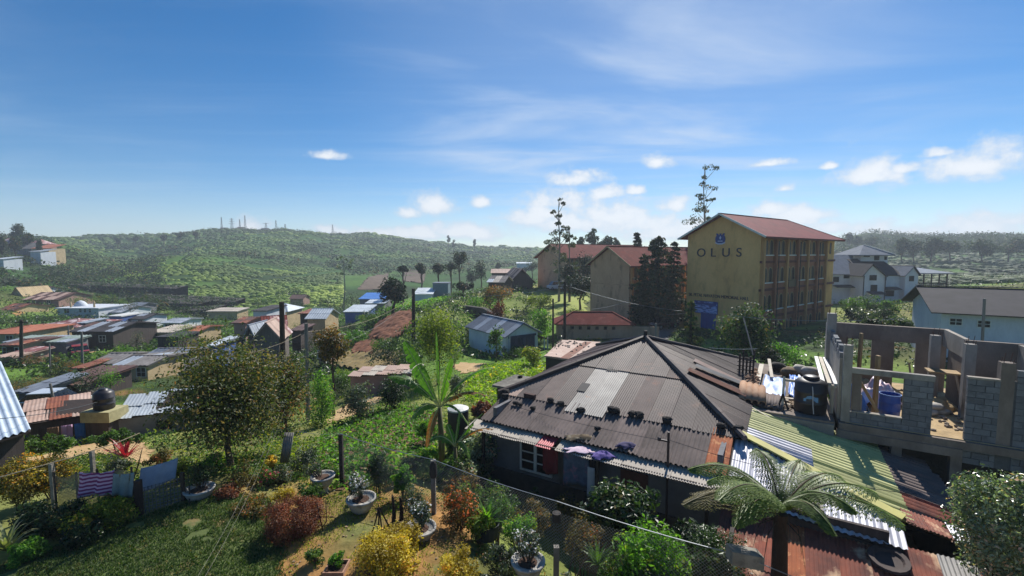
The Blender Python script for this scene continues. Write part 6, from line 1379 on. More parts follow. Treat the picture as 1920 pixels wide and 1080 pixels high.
for i, (a, b, w_, lb) in enumerate([(255,441,14,'round tree on the left ridge'),(338,434,14,'dark tree left of the hilltop masts'),(368,433,10,'small dark tree nearer the hilltop masts'),(308,440,14,'low tree in a dip of the left ridge'),(222,446,10,'small tree on the left ridge')]):
    T('ridge_tree', lb, a, 590, b, b+12, w_, lf_far, 10, 40, 2.2, .4, 'trees along the left ridge')
# ---- valley trees
VT = 'trees among the valley houses'
for (px_, Y_, pt, pb, w_, m_, lb) in [(345,46,600,668,78,lf_mid,'round green tree behind the garden tree, right of the grey roofs'),(165,31,680,748,76,lf_dark,'dark bushy tree beside the pinkish roof'),(210,33,676,735,60,lf_bright,'bright leafy banana-like shrub right of the dark bushy tree'),(50,36,705,745,70,lf_olive,'scrubby olive bush behind the striped roof'),(35,90,592,614,60,lf_dark,'dark bush under the orange earth patch'),(92,92,590,610,70,lf_dark,'dark bush between the prayer house and the red-white roof'),(160,88,596,612,60,lf_dark,'dark bush in front of the white prayer house'),
        (148,140,552,575,60,lf_mid,'green tree on the slope above the prayer house'),(190,150,548,572,60,lf_mid,'green tree left of the dark terraces'),(232,130,556,580,50,lf_mid,'green tree at the left end of the terrace walls'),(245,128,566,588,34,lf_olive,'olive tree right of the long grey shed'),(402,85,590,622,56,lf_mid,'broad tree below the tea hill, left of the cluster'),(372,95,585,605,44,lf_grey,'greyish bush below the terrace walls'),(440,95,592,620,50,lf_dark,'dark bush left of the white and blue house'),
        (350,75,605,630,40,lf_yel,'yellowish bush above the round green tree'),(300,66,628,650,36,lf_mid,'small tree over the dark open shed'),(258,58,618,650,30,lf_grey,'small umbrella tree beside the pale slab roof'),(232,48,640,672,56,lf_bright,'banana clump between the grey roofs'),(275,46,668,700,44,lf_grey,'pale spiky palm beside the yellowish house'),(320,44,672,700,40,lf_dark,'dark shrub at the end of the plain grey roof'),
        (560,95,560,585,40,lf_dark,'dark tree above the whitish roof of the cluster'),(620,105,548,600,70,lf_dark,'large dark feathery tree right of the cluster'),(660,112,544,575,56,lf_conf,'dark tree left of the blue tarpaulin'),(600,120,556,575,40,lf_dark,'dark low tree behind the whitish roof'),(615,85,575,606,28,lf_conf,'slim dark tree right of the whitish roof'),(645,90,566,580,20,lf_conf,'small dark tree left of the zinc-roofed shed'),
        (500,120,556,570,60,lf_mid,'green bush row behind the cluster'),(560,64,600,640,50,lf_mid,'bushy tree right of the brown plank house'),(660,60,600,625,50,lf_conf,'dark bush above the ploughed rows'),(690,64,585,600,60,lf_dark,'dark hedge under the bright terrace'),(545,140,540,556,70,lf_dark,'dark bushes at the foot of the tea hill'),(700,110,540,552,40,lf_dark,'dark bush above the blue tarpaulin'),
        (840,80,548,570,40,lf_dark,'dark bush at the end of the bright terrace'),(470,60,600,625,30,lf_dark,'dark bush left of the red gabled house'),(20,30,700,760,60,lf_olive,'dry bush at the left edge behind the striped roof'),(120,70,628,645,34,lf_dark,'dark bush beside the long pale green roof'),(60,48,664,690,44,lf_olive,'olive bush below the pale green roof'),(105,50,662,690,24,lf_olive,'small olive bush by the sandy road'),(130,40,675,700,60,lf_olive,'olive bush above the dark red-brown shed'),(110,42,684,705,50,lf_dark,'dark hedge along the foot of the road')]:
    T('banana_clump' if 'banana' in lb else 'valley_tree' if 'tree' in lb else 'valley_bush', lb, px_, Y_, pt, pb, w_, m_, 16, 44, None, .1 if 'tree' in lb else None, VT, cat='tree' if 'tree' in lb else 'bush')
# ---- middle distance
T('garden_tree', 'big spreading tree with small glossy green and russet leaves left of the garden', 432, 14.2, 616, 862, 250, lf_mixed, 130, 120, .12, .11, None, lo=.25, base=(xat(432,14.2,880), 14.2, 0.0), up=.35, lvar=.22, tvar=.34)
T('garden_tree', 'lower right part of the spreading tree canopy, a second russet-leaved tree', 540, 15.0, 645, 815, 125, lf_mixed, 56, 110, .11, .06, None, lo=.25)
T('orange_tree', 'round airy tree with olive and orange leaves behind the second pole', 620, 27, 603, 682, 78, lf_olive, 34, 80, .17, .09)
T('avocado_tree', 'bright yellow-green broad-leaved tree behind the banana plant', 822, 27, 570, 690, 118, lf_yel, 60, 80, .2, .13)
T('orange_tree', 'tree with orange and green leaves above the white garage house', 935, 64, 532, 574, 78, lf_olive, 26, 60, .36, .14)
T('pollard_tree', 'dark drooping pollard tree standing before the garage house roof', 934, 43, 556, 606, 44, lf_rust, 14, 50, .3, .1, hang=1.2)
T('papaya_shrub', 'leafy shrub-like tree at the corner of the garage house', 930, 40, 606, 662, 40, lf_mid, 16, 50, .26, .09)
T('roadside_shrub', 'yellow-green shrub between the garage house and the rusty flat shed', 1000, 36, 640, 690, 56, lf_yel, 20, 60, .2, None, cat='shrub')
T('roadside_shrub', 'tall green hedge shrub left of the low tan outbuilding', 1014, 62, 570, 640, 50, lf_bright, 22, 60, .3, None, cat='shrub')
T('roadside_shrub', 'yellow-green hedge in front of the school lawn', 1010, 75, 548, 580, 80, lf_yel, 24, 60, .35, None, cat='shrub')
T('hedge_bush', 'bright green bush above the dark retaining wall', 905, 74, 552, 580, 76, lf_bright, 22, 60, .35, None, cat='bush')
T('hedge_bush', 'dense dark bush left of the banana plant', 738, 24.5, 693, 768, 64, lf_dark, 34, 90, .13, None, cat='bush')
T('hedge_bush', 'dark thicket behind the terrace beds', 745, 36, 638, 690, 110, lf_dark, 30, 70, .2, None, cat='bush')
T('hedge_bush', 'bright green upright bush right of the spreading tree', 604, 20.5, 690, 800, 64, lf_bright, 34, 90, .12, None, cat='bush')
T('hedge_bush', 'dark hydrangea-like bush beside the sandy path', 672, 23, 715, 790, 74, lf_grey, 32, 80, .15, None, cat='bush')
T('hedge_bush', 'green hedge row behind the hydrangea-like bush', 660, 26, 690, 735, 100, lf_mid, 28, 70, .15, None, cat='bush')
T('hedge_bush', 'small yellow-green bush on the terrace corner', 640, 30, 690, 712, 40, lf_yel, 16, 50, .14, None, cat='bush')
T('hedge_bush', 'leafy banana-like shrub above the terrace beds', 660, 46, 615, 650, 70, lf_bright, 22, 50, .35, None, cat='bush')
T('hedge_bush', 'pale bush right of the banana plant by the bright field', 855, 26, 700, 745, 40, lf_grey, 18, 60, .14, None, cat='bush')
T('shrub', 'pale shiny large-leaved shrub at the left corner of the dark-roofed house', 905, 15.2, 800, 890, 108, lf_pale, 34, 80, .17, None, cat='shrub', up=.9)
T('dry_brush', 'pile of dry brown brushwood beside the grey flat shed', 903, 19.5, 752, 790, 60, lf_rust, 16, 50, .2, None, cat='brushwood')
# ---- crops and cover, counted by nobody
def tufts(name, pts, sc, mt, rs, label, cat, n=8, leaf=.14, spread=.18, up=.8, flat=.6):
    pts = np.asarray(pts); C_ = pts.copy(); C_[:, 2] += spread*.45; V, F, T_ = leaves(C_, spread*np.asarray(sc), n, leaf, rs, up=up, flat=flat, asp=.55)
    return stuff(link(name, mesh_from(name, V, F, mt, tint=T_)), label, cat)
def rows_in(poly, ang, gap, step, rs, jit=.25):
    P = np.array(poly); c = P.mean(0); R = np.abs(P-c).max()*1.5; u = np.arange(-R, R, step); v = np.arange(-R, R, gap); U, Vv = np.meshgrid(u, v)
    U = U+rs.uniform(-jit, jit, U.shape)*step; Vv = Vv+rs.uniform(-jit, jit, U.shape)*gap*.5; x = c[0]+U*math.cos(ang)-Vv*math.sin(ang); y = c[1]+U*math.sin(ang)+Vv*math.cos(ang); k = inpoly(x, y, poly)
    x, y = x[k], y[k]; return np.stack([x, y, hgt(x, y)], -1)
rsv = np.random.RandomState(77)
plot1 = ppoly([(585,905),(600,830),(625,800),(700,772),(760,762),(822,772),(838,812),(815,850),(770,880),(690,905),(640,935)])
soilm = mat('dark_garden_soil', G('6f5238'), G('58402c'), scale=3, rough=.97, bump=.5)
drape('vegetable_bed', plot1, soilm, .25, .03, .2, 'soil bed of the leafy vegetable plot beyond the fence')
p = rows_in(plot1, .45, .56, .24, rsv); tufts('vegetable_plants', p, rsv.uniform(.7, 1.35, len(p)), lf_bright, rsv, 'rows of low bright green vegetable plants beyond the fence', 'vegetables', 13, .19, .27)
plot2 = ppoly([(866,752),(880,716),(908,690),(1000,678),(1046,690),(1020,716),(975,740),(930,770)])
p = rows_in(plot2, -.1, .62, .3, rsv); tufts('bean_plants', p, rsv.uniform(.7, 1.3, len(p)), leaf_mat('crop_leaves', (.09,.15,.012), (.20,.30,.025), (.34,.44,.05), .5), rsv, 'bright yellow-green crop field behind the dark roof', 'crop', 12, .26, .36)
terr = ppoly([(705,580),(735,566),(800,556),(848,550),(846,566),(780,578),(730,588)])
grassm = mat('short_bright_grass', G('6d8f35'), G('587a2b'), scale=.8, rough=.95, bump=.4, c3=G('8a9a48'), s3=2)
drape('bright_terrace', terr, grassm, .8, .08, .5, 'bright green terrace strip')
p = rows_in(terr, .1, 1.0, .7, rsv); tufts('terrace_crop', p, rsv.uniform(.7, 1.3, len(p)), lf_bright, rsv, 'bright green crop on the terrace strip in the middle', 'crop', 6, .5, .5)
lawn2 = ppoly([(1012,600),(1018,562),(1050,548),(1106,548),(1106,600)])
drape('school_lawn', lawn2, mat('yellow_green_lawn', G('8f9a3e'), G('7d8a36'), scale=.5, rough=.95, bump=.3, c3=G('a89c58'), s3=1), .8, .08, .6, 'yellow-green school lawn')  # yellow-green is the turf's own colour
plow = ppoly([(690,640),(705,612),(740,592),(778,588),(776,612),(752,634),(728,652)])
def ridged(name, poly, ang, gap, amp, m, label, step=.25):
    P = np.array(poly); x0, y0 = P.min(0); x1, y1 = P.max(0); xs = np.arange(x0, x1, step); ys = np.arange(y0, y1, step); X, Y = np.meshgrid(xs, ys); ins = inpoly(X, Y, poly)
    Z = hgt(X, Y)+.1+amp*np.abs(np.sin((-(X)*math.sin(ang)+Y*math.cos(ang))*math.pi/gap))+(vnoise(X, Y, .5, 3)-.5)*amp*.5
    keep = ins[:-1, :-1] & ins[1:, 1:] & ins[1:, :-1] & ins[:-1, 1:]; ny, nx = X.shape; i = (np.arange(ny-1)[:, None]*nx+np.arange(nx-1)[None])[keep]; F = np.stack([i, i+1, i+nx+1, i+nx], -1)
    V = np.stack([X, Y, Z], -1).reshape(-1, 3); used = np.unique(F); mp = -np.ones(len(V), int); mp[used] = np.arange(len(used)); struct(link(name, mesh_from(name, V[used], mp[F], m, smooth=True)), label)
redsoil = mat('red_brown_soil', G('8a5a40'), G('6e4631'), scale=1.5, rough=.97, bump=.3)
ridged('ploughed_field', plow, .75, 1.5, .6, redsoil, 'brown ridged ploughed field on the middle slope')
terr2 = ppoly([(620,690),(636,664),(700,658),(760,668),(745,690),(680,700)])
ridged('terrace_bed', terr2, 1.2, 1.6, .35, mat('dry_soil', G('8d7a4e'), G('75653f'), scale=2, rough=.97), 'terraced beds with dark furrows behind the hedge', .2)
plow2 = ppoly([(655,668),(668,648),(700,640),(716,652),(700,672)]); ridged('ploughed_field', plow2, .75, 1.1, .45, redsoil, 'small patch of red-brown ridged soil')
for nm, P, lb in [('brown_field', [(668,545),(690,520),(730,512),(728,545)], 'brown ploughed slope right of the pale bare tree'),('brown_field', [(752,528),(760,506),(800,512),(795,535)], 'brown ploughed slope behind the flat-topped trees')]:
    ridged(nm, ppoly(P), .05, 3.2, .5, mat('brown_far_soil', G('6b5a4a'), G('574839'), scale=.3, rough=.97), lb, 1.2)
# tea bushes following the contours
def tea(poly_px, gap, step, size, mt, name, label, dens=.92, pyr=None, ymin=150, ymax=700):
    a0, a1 = [math.atan2(*ray(p_, 520)[:2]) for p_ in poly_px]; pts = []; Yc = ymin
    while Yc < ymax:
        g_ = gap*(1+max(0, Yc-300)/260); st_ = step*(1+max(0, Yc-300)/200); al = np.arange(a0, a1, st_/Yc)
        al = al+rsv.uniform(-.3, .3, len(al))*st_/Yc; r = Yc+6*np.sin(al*Yc/38)+4*np.sin(al*Yc/17+1)+rsv.uniform(-.25, .25, len(al))*g_; pts.append(np.stack([r*np.sin(al), r*np.cos(al)], -1)); Yc += g_
    P = np.vstack(pts); x, y = P[:, 0], P[:, 1]; n1 = fbm(x, y, 34, 21); n2 = fbm(x, y, 11, 5); lines = np.abs(np.sin(x/37+np.sin(y/50)*1.3)) < .08
    keep = (rsv.rand(len(x)) < dens) & (n2 > .36) & ~lines; x, y = x[keep], y[keep]; z = hgt(x, y); k = np.abs(np.sin(z/2.6+np.sin(x/90))) > .13; x, y, z = x[k], y[k], z[k]; X_, Y_ = proj(x, y, z); k = (X_ > -320) & (X_ < 1950) & (Y_ > 380); x, y, z = x[k], y[k], z[k]
    N = len(x); s = size*(1+np.maximum(0, np.hypot(x, y)-300)/220)*rsv.uniform(.75, 1.25, N)
    a = np.linspace(0, 2*math.pi, 6)[:-1]; ring = np.stack([np.cos(a), np.sin(a), np.full(5, .0)], -1); top = np.stack([np.cos(a+.5)*.62, np.sin(a+.5)*.62, np.full(5, .62)], -1); B = np.vstack([ring, top, [[0, 0, .74]]])
    Fb = [[j, (j+1) % 5, 5+j] for j in range(5)]+[[5+j, (j+1) % 5, 5+(j+1) % 5] for j in range(5)]+[[5+j, 5+(j+1) % 5, 10] for j in range(5)]; Fb = np.array(Fb)
    V = B[None]*s[:, None, None]*(1+rsv.uniform(-.16, .16, (N, 11, 1))); V[:, :, 2] *= .7; V += np.stack([x, y, z-.1], -1)[:, None]
    F = (Fb[None]+np.arange(N)[:, None, None]*11).reshape(-1, 3); t = np.clip(.42+(fbm(x, y, 60, 40)-.5)*1.7+.16*np.sin(z*.75+np.sin(x/70)*2)+rsv.uniform(-.12, .12, N), 0, .92)
    return stuff(link(name, mesh_from(name, V.reshape(-1, 3), F, mt, tint=np.repeat(t, 11))), label, 'tea bushes')
tea_m = leaf_mat('tea_leaves', (.055,.098,.02), (.12,.20,.034), (.25,.34,.05), .2, .75)
tea((230, 640), 4.4, 1.5, 1.75, leaf_mat('bright_tea_leaves', (.10,.16,.022), (.24,.34,.04), (.40,.48,.065), .22, .75), 'tea_bushes', 'rows of clipped tea bushes covering the nearer green hill', ymin=172, ymax=300)
tea((-300, 1010), 4.2, 1.5, 1.3, tea_m, 'far_tea_bushes', 'tea bushes covering the farther hillsides', .8, ymin=300, ymax=720)
tea((1560, 1950), 4.5, 2.6, 1.8, leaf_mat('valley_leaves', (.02,.04,.014), (.05,.085,.025), (.12,.17,.04), .2, .75), 'valley_bushes', 'low bushes covering the green valley on the right', .8, ymin=150, ymax=430)
# scrub over the open ground
KEEP = []
def free(x, y):
    k = np.ones(len(x), bool)
    for fx, fy, fr in FOOT: k &= np.hypot(x-fx, y-fy) > fr
    s = (x-HO[0])*Hd[0]+(y-HO[1])*Hd[1]; t = (x-HO[0])*Hn[0]+(y-HO[1])*Hn[1]; k &= ~((s > -.6) & (s < 20) & (t > -4.3) & (t < 14))
    for (X0, Y0, L, W) in ((31.7,58,26,11),(18.4,71,25,9),(13,108,35,11)):
        a = (x-X0)*.797+(y-Y0)*.604; b = -(x-X0)*.604+(y-Y0)*.797; k &= ~((a > -1) & (a < L+1) & (b > -1) & (b < W+1))
    for P in (plot1, plot2, plow, plow2, terr, terr2, lawn2)+tuple(KEEP): k &= ~inpoly(x, y, P)
    return k
road_s = ppoly([(100,672),(128,650),(142,644),(175,646),(196,652),(180,662),(150,664),(128,672),(85,688),(74,684)])
drape('sandy_road', road_s, sand, .5, .06, .5, 'sandy road bending through the valley houses')
path_l = ppoly([(-120,905),(-120,880),(60,858),(170,832),(232,818),(262,822),(300,860),(285,880),(240,872),(170,852),(100,872),(20,888)])
drape('sandy_path', path_l, sand, .22, .03, .25, 'sandy path behind the left garden hedge')
path_m = ppoly([(600,800),(625,772),(668,748),(705,738),(720,748),(690,772),(640,790)]); drape('sandy_path', path_m, sand, .25, .04, .25, 'bare sandy path beside the hydrangea-like bush')
path_f = ppoly([(840,690),(862,680),(912,682),(905,694),(862,706)]); drape('sandy_path', path_f, sand, .4, .05, .3, 'sandy lane in front of the garage house')
orange_e = ppoly([(24,590),(30,576),(50,578),(56,590),(40,598)]); drape('bare_earth', orange_e, mat('orange_earth', G('b88a55'), G('a07342'), scale=.6, rough=.97), .8, .1, 1.0, 'orange bare earth patch at the left')
road_a = ppoly([(1085,662),(1150,634),(1215,618),(1238,606),(1258,596),(1290,594),(1282,606),(1272,618),(1262,634),(1235,672)])
drape('asphalt_road', road_a, asph, .5, .06, .2, 'worn asphalt road past the school blocks')
KEEP = [road_s, path_l, path_m, path_f, orange_e, road_a]
def scrub(name, label, n, ymin, ymax, pxr, mt, leaf, spread, nl, seed, dens=None, cat='undergrowth'):
    rs = np.random.RandomState(seed); Y = np.exp(rs.uniform(math.log(ymin), math.log(ymax), n*3)); px = rs.uniform(*pxr, n*3); x = (px-960)/FPX*Y*1.0; y = Y
    k = free(x, y) & (fbm(x, y, max(2.5, ymin*.12), seed) > (dens or .47)); x, y = x[k][:n], y[k][:n]; z = hgt(x, y); f = np.hypot(x, y)/ymin
    pts = np.stack([x, y, z], -1); sc = rs.uniform(.6, 1.5, len(x))*np.sqrt(f); C_ = pts.copy(); C_[:, 2] += spread*.4; V, F, T_ = leaves(C_, spread*sc, nl, leaf, rs, up=.7, flat=.7, asp=.5)
    stuff(link(name, mesh_from(name, V, F, mt, tint=T_)), label, cat)
inG = lambda x, y: None
scrub('undergrowth', 'weeds and low scrub on the slope below the garden', 7500, 13.5, 45, (-320, 1000), lf_mid, .11, .26, 10, 11, .34)
scrub('yellow_undergrowth', 'dry yellowish weeds on the slopes', 2600, 14, 70, (-100, 950), lf_yel, .16, .3, 8, 12, .5)
scrub('dark_undergrowth', 'dark scrub between the valley houses', 2900, 45, 175, (-300, 1000), lf_dark, .5, .9, 12, 13, .47)
scrub('green_undergrowth', 'green scrub over the valley floor', 3100, 50, 180, (-300, 1020), lf_mid, .5, .85, 12, 14, .5)
scrub('right_undergrowth', 'dark scrub around the school and the right-hand houses', 1500, 28, 140, (1040, 1980), lf_dark, .4, .7, 12, 15, .4)
scrub('left_hill_scrub', 'dark scrub on the steep slope of the upper left hill', 2600, 130, 330, (-320, 300), lf_far, 1.3, 2.2, 14, 16, .44)
scrub('right_hill_wood', 'bluish far wood on the right ridge', 2600, 300, 490, (1570, 2150), lf_far, 1.8, 3.6, 16, 17, .3, 'wood')
scrub('hill_scrub', 'dark wooded folds on the far tea hills', 900, 300, 640, (150, 1000), lf_far, 1.8, 2.6, 14, 18, .56)
# terrace walls below the tea hill, coloured dark to hold the terrace shadows
dkwall = mat('dark_wall_and_shade', G('3f3a33'), G('2c2923'), scale=.8, rough=.97, c3=G('5a5547'), s3=1.5)
TW = []
for i, (a, b, py0, py1, Y_, lb) in enumerate([(128,330,534,541,165,'highest dark terrace wall left of the tea hill'),(245,440,557,566,150,'dark terrace wall at the foot of the bright tea hill'),(255,375,567,570,138,'shorter dark terrace wall below the foot of the tea hill'),(330,400,584,580,125,'lowest dark terrace wall above the long pale roof')]):
    m = MB(); n = 8; prev = None
    for k in range(n):
        f0, f1 = k/n, (k+1)/n; p0 = at(a+(b-a)*f0, py0+(py1-py0)*f0, Y_+3*math.sin(f0*5)); p1 = at(a+(b-a)*f1, py0+(py1-py0)*f1, Y_+3*math.sin(f1*5))
        m.add([p0-np.array([0,0,3.2]), p1-np.array([0,0,3.2]), p1, p0, p0+np.array([0,6,-4.6]), p1+np.array([0,6,-4.6]), p1+np.array([0,6,.6]), p0+np.array([0,6,.6])], [(0,1,2,3),(3,2,6,7),(5,4,7,6)])
    TW.append((a, b, py0, py1, Y_)); m.lone('terrace_wall', dkwall, lb, 'terrace wall', 'terrace walls below the tea hill')
rw = MB(); p0, p1, p2 = at(868,573,80), at(905,578,72), at(940,598,62)
for a, b in ((p0, p1), (p1, p2)): rw.add([a-np.array([0,0,5]), b-np.array([0,0,5]), b, a, a+np.array([.5,1,-5]), b+np.array([.5,1,-5]), b+np.array([.5,1,0]), a+np.array([.5,1,0])], [(0,1,2,3),(3,2,6,7),(5,4,7,6)])
rw.lone('retaining_wall', dkwall, 'dark retaining wall left of the garage house', 'wall')

q_ = []
for a, b, py0, py1, Y_ in TW:
    for k in range(int((b-a)*1.1)):
        f = rsv.rand(); p = at(a+(b-a)*f, py0+(py1-py0)*f, Y_+3*math.sin(f*5)); low = rsv.rand() < .45; q_.append(p+np.array([rsv.normal()*.3, -.6 if low else rsv.uniform(.2, 4), -2.6*rsv.rand() if low else .2]))
q_ = np.array(q_); tufts('terrace_hedge', q_, rsv.uniform(.6, 1.5, len(q_)), lf_dark, rsv, 'dark hedge growth along the terrace walls', 'hedge', 12, .5, .75)
p = rows_in(terr2, 1.0, 1.7, .35, rsv); tufts('terrace_plants', p, rsv.uniform(.6, 1.3, len(p)), lf_mid, rsv, 'green plant rows on the terraced beds', 'crop', 8, .2, .3)
p = rows_in(plow, .75, 1.5, .8, rsv); p = p[rsv.rand(len(p)) < .35]; tufts('seedlings', p, rsv.uniform(.4, .9, len(p)), lf_mid, rsv, 'sparse seedlings on the ploughed ridges', 'crop', 5, .2, .25)
terr3 = ppoly([(590,705),(612,690),(650,702),(640,722),(600,735)]); p = rows_in(terr3, .3, .7, .35, rsv); tufts('leek_bed', p, rsv.uniform(.6, 1.3, len(p)), lf_bright, rsv, 'small bright bed behind the upright bush', 'crop', 8, .18, .26)
for i, (px_, py_, w_, h_, mt, lb) in enumerate([(700,735,70,40,lf_mid,'green bush left of the dark bush by the banana'),(790,745,50,50,lf_mid,'leafy bush behind the tall banana plant'),(640,745,50,44,lf_dark,'dark bush between the upright bush and the sandy path'),(560,740,60,70,lf_mid,'green bush under the right side of the spreading tree'),(780,700,60,44,lf_dark,'dark bush beneath the avocado tree, left'),(850,690,50,40,lf_mid,'green bush beneath the avocado tree, right'),(590,665,50,40,lf_dark,'dark bush at the foot of the banded grey pole'),(690,610,60,26,lf_mid,'green bush above the ploughed ridges'),(720,660,60,30,lf_mid,'green bush beside the small ploughed patch'),(880,640,40,40,lf_dark,'dark bush at the left wall of the garage house'),(960,670,60,24,lf_mid,'green bush in front of the garage door'),(1075,600,50,26,lf_yel,'yellowish bush behind the tan outbuilding'),(1000,610,40,40,lf_mid,'green bush right of the garage house gable')]):
    T('slope_bush', lb, px_, 30, py_-h_, py_, w_, mt, 20, 60, None, None, 'bushes on the middle slope', cat='bush')
# ================================================================== the garden in the foreground
concp = mat('fence_post_concrete', G('8f8a80'), G('736e66'), scale=3, rough=.95, c3=G('56514b'), s3=4, bump=.3)
wirem = mat('galvanised_wire', G('9aa0a6'), G('82888e'), scale=5, rough=.5, metal=.5)
dwire = mat('dark_wire_mesh', G('3d4348'), G('2f3438'), scale=5, rough=.6, metal=.3)
lawn = [(-13.5,6.5),(-12.2,9.0),(-10.2,11.0),(-8.6,12.4),(-7.0,12.5),(-6.2,11.7),(-5.6,10.7),(-5.1,9.6),(-4.4,8.6),(-4.2,6.0),(-8,5)]
lawnm = mat('lawn_turf', G('55642f'), G('4a5528'), scale=1.2, rough=.95, bump=.5, c3=G('8c6f48'), s3=1.6, lo3=.56, hi3=.72)
drape('lawn', lawn, lawnm, .15, .02, .25, 'patchy green lawn at the lower left of the garden')
rg = np.random.RandomState(9)
def grass(name, poly, N, hgt_, mt, label, thr=.36):
    P = np.array(poly); x0, y0 = P.min(0); x1, y1 = P.max(0); x = rg.uniform(x0, x1, N); y = rg.uniform(y0, y1, N); k = inpoly(x, y, poly) & (fbm(x, y, 1.1, 3) > thr); x, y = x[k], y[k]; z = hgt(x, y)+.015; n = len(x)
    a = rg.uniform(0, 6.28, n); h = hgt_*rg.uniform(.5, 1.4, n); w = .011*rg.uniform(.7, 1.5, n); b = rg.uniform(.1, .8, n)
    c, s = np.cos(a), np.sin(a); V = np.stack([np.stack([x-c*w, y-s*w, z], -1), np.stack([x+c*w, y+s*w, z], -1), np.stack([x-s*h*b, y+c*h*b, z+h], -1)], 1)
    stuff(link(name, mesh_from(name, V.reshape(-1, 3), np.arange(n*3).reshape(n, 3), mt, tint=np.repeat(np.clip(.5+rg.normal(size=n)*.22, 0, 1), 3))), label, 'grass')
grass('grass', lawn, 120000, .055, leaf_mat('shade_dark_lawn_blades', (.018,.04,.010), (.045,.085,.018), (.10,.15,.03), .3), 'short grass blades of the lawn', .27)  # blade colour darkened for the shade lying over the lawn
bed = [(-5.1,9.6),(-5.6,10.7),(-6.2,11.7),(-7.0,12.5),(-5.2,13.2),(-2.1,11.8),(1.0,9.8),(3.2,8.6),(2.5,6),(-4.2,6),(-4.4,8.6)]
grass('garden_weeds', bed, 30000, .05, lf_yel, 'sparse short weeds on the bare garden soil', .5)
pebm = mat('small_stones', G('9a8468'), G('6f5c46'), scale=4, rough=.95)
m = MB(); rr_ = random.Random(3)
for k in range(420):
    x, y = rr_.uniform(-6, 3), rr_.uniform(7.5, 13)
    if inpoly(np.array([x]), np.array([y]), bed)[0]: m.blob((x, y, h1(x, y)+.012), rr_.uniform(.015, .05), rr_.uniform(.015, .04), rr_.uniform(.01, .025), rr_, 5, 3)
stuff(m.build('pebbles', pebm), 'small stones and clods on the garden soil', 'pebbles')
# fences
def post(parent, p, h, w=.1, m_=None, lean=(0,0)):
    m = MB(); m.beam(np.array([p[0], p[1], p[2]-.4]), np.array([p[0]+lean[0], p[1]+lean[1], p[2]+h]), w); return m.build('post', m_ or concp, parent)
def netting(parent, a, b, h0, h1_, pitch=.075, w=.0045, mt=None, name='wire_mesh', sag=0):
    """chain-link: two families of slanting wires between a and b"""
    a = np.array(a, float); b = np.array(b, float); L = np.linalg.norm((b-a)[:2]); Hh = h1_-h0; u = (b-a)/L; nn = np.array([-u[1], u[0], 0]); V = []; F = []
    P = lambda s, z, o=0: a+u*s+np.array([0, 0, h0+z-sag*4*(s/L)*(1-s/L)*(z/Hh)])+nn*o
    for fam in (1, -1):
        s = -Hh
        while s < L+Hh:
            s0, z0, s1, z1 = s, 0, s+fam*Hh, Hh
            pts = []
            lo, hi = (min(s0, s1), max(s0, s1)); t0, t1 = 0.0, 1.0
            if fam == 1: t0, t1 = max(0, (0-s0)/Hh), min(1, (L-s0)/Hh)
            else: t0, t1 = max(0, (s0-L)/Hh), min(1, s0/Hh)
            if t1-t0 > .02:
                n_ = 3
                for i in range(n_):
                    ta, tb = t0+(t1-t0)*i/n_, t0+(t1-t0)*(i+1)/n_; pa, pb = P(s0+fam*Hh*ta, Hh*ta, .003*fam), P(s0+fam*Hh*tb, Hh*tb, .003*fam); d = np.array([u[0]*fam, u[1]*fam, -1])*w*.5; k = len(V); V += [pa-d, pa+d, pb+d, pb-d]; F.append((k, k+1, k+2, k+3))
            s += pitch
    o = put(name, V, F, mt or wirem, parent); o['kind'] = 'stuff'; return o
def garden_fence():
    pts = [(-5.15,13.25),(-2.12,11.8),(1.0,9.75),(4.42,8.2)]; r = thing('garden_fence', 'chain-link fence on concrete posts with a bright top wire along the garden edge', 'fence', (pts[1][0], pts[1][1], 0))
    hs = [1.62, 1.5, 1.5, 1.28]
    dk = mat('dark_tarred_post', G('38322e'), G('2a2522'), scale=3, rough=.9)
    for i, (x, y) in enumerate(pts):
        p = post(r, (x, y, h1(x, y)), hs[i], .12 if i else .11, dk if i == 0 else concp)
        if i == 2: m = MB(); m.lathe([(.1,0),(.105,.14),(.1,.2)], (x, y, 1.0), 12); m.build('dark_band', dk, r)
        if i == 1: m = MB(); m.lathe([(.085,0),(.11,.1),(.1,.34),(.07,.46)], (x, y, .98), 10); m.build('dark_cover', dk, r)
        if i == 3: m = MB(); m.prism([(-.3,-.14,0),(.3,-.14,-.12),(.3,.14,-.12),(-.3,.14,0)], (x, y, 1.18), (x, y, 1.44)); m.build('post_cap', concp, r)
    ext = pts+[(6.4,6.9)]; first = [(-7.0,14.3)]+ext; tops = [1.25]+[h-.03 for h in hs]+[1.15]
    for i in range(len(first)-1):
        (x0, y0), (x1, y1) = first[i], first[i+1]; n_ = 8; P = [np.array([x0+(x1-x0)*k/n_, y0+(y1-y0)*k/n_, (tops[i]*(1-k/n_)+tops[i+1]*k/n_)-.05*math.sin(math.pi*k/n_)]) for k in range(n_+1)]
        m = MB(); m.tube(P, .010 if i else .006, 5); m.build('top_wire', wirem, r)
        if i in (1, 2, 3): netting(r, (x0, y0, 0), (x1, y1, 0), .05, min(tops[i], tops[i+1])-.03, sag=.05)
        m = MB(); m.tube([np.array([p[0], p[1], p[2]*.42]) for p in P], .006, 4); m.build('lower_wire', dwire, r)
garden_fence()
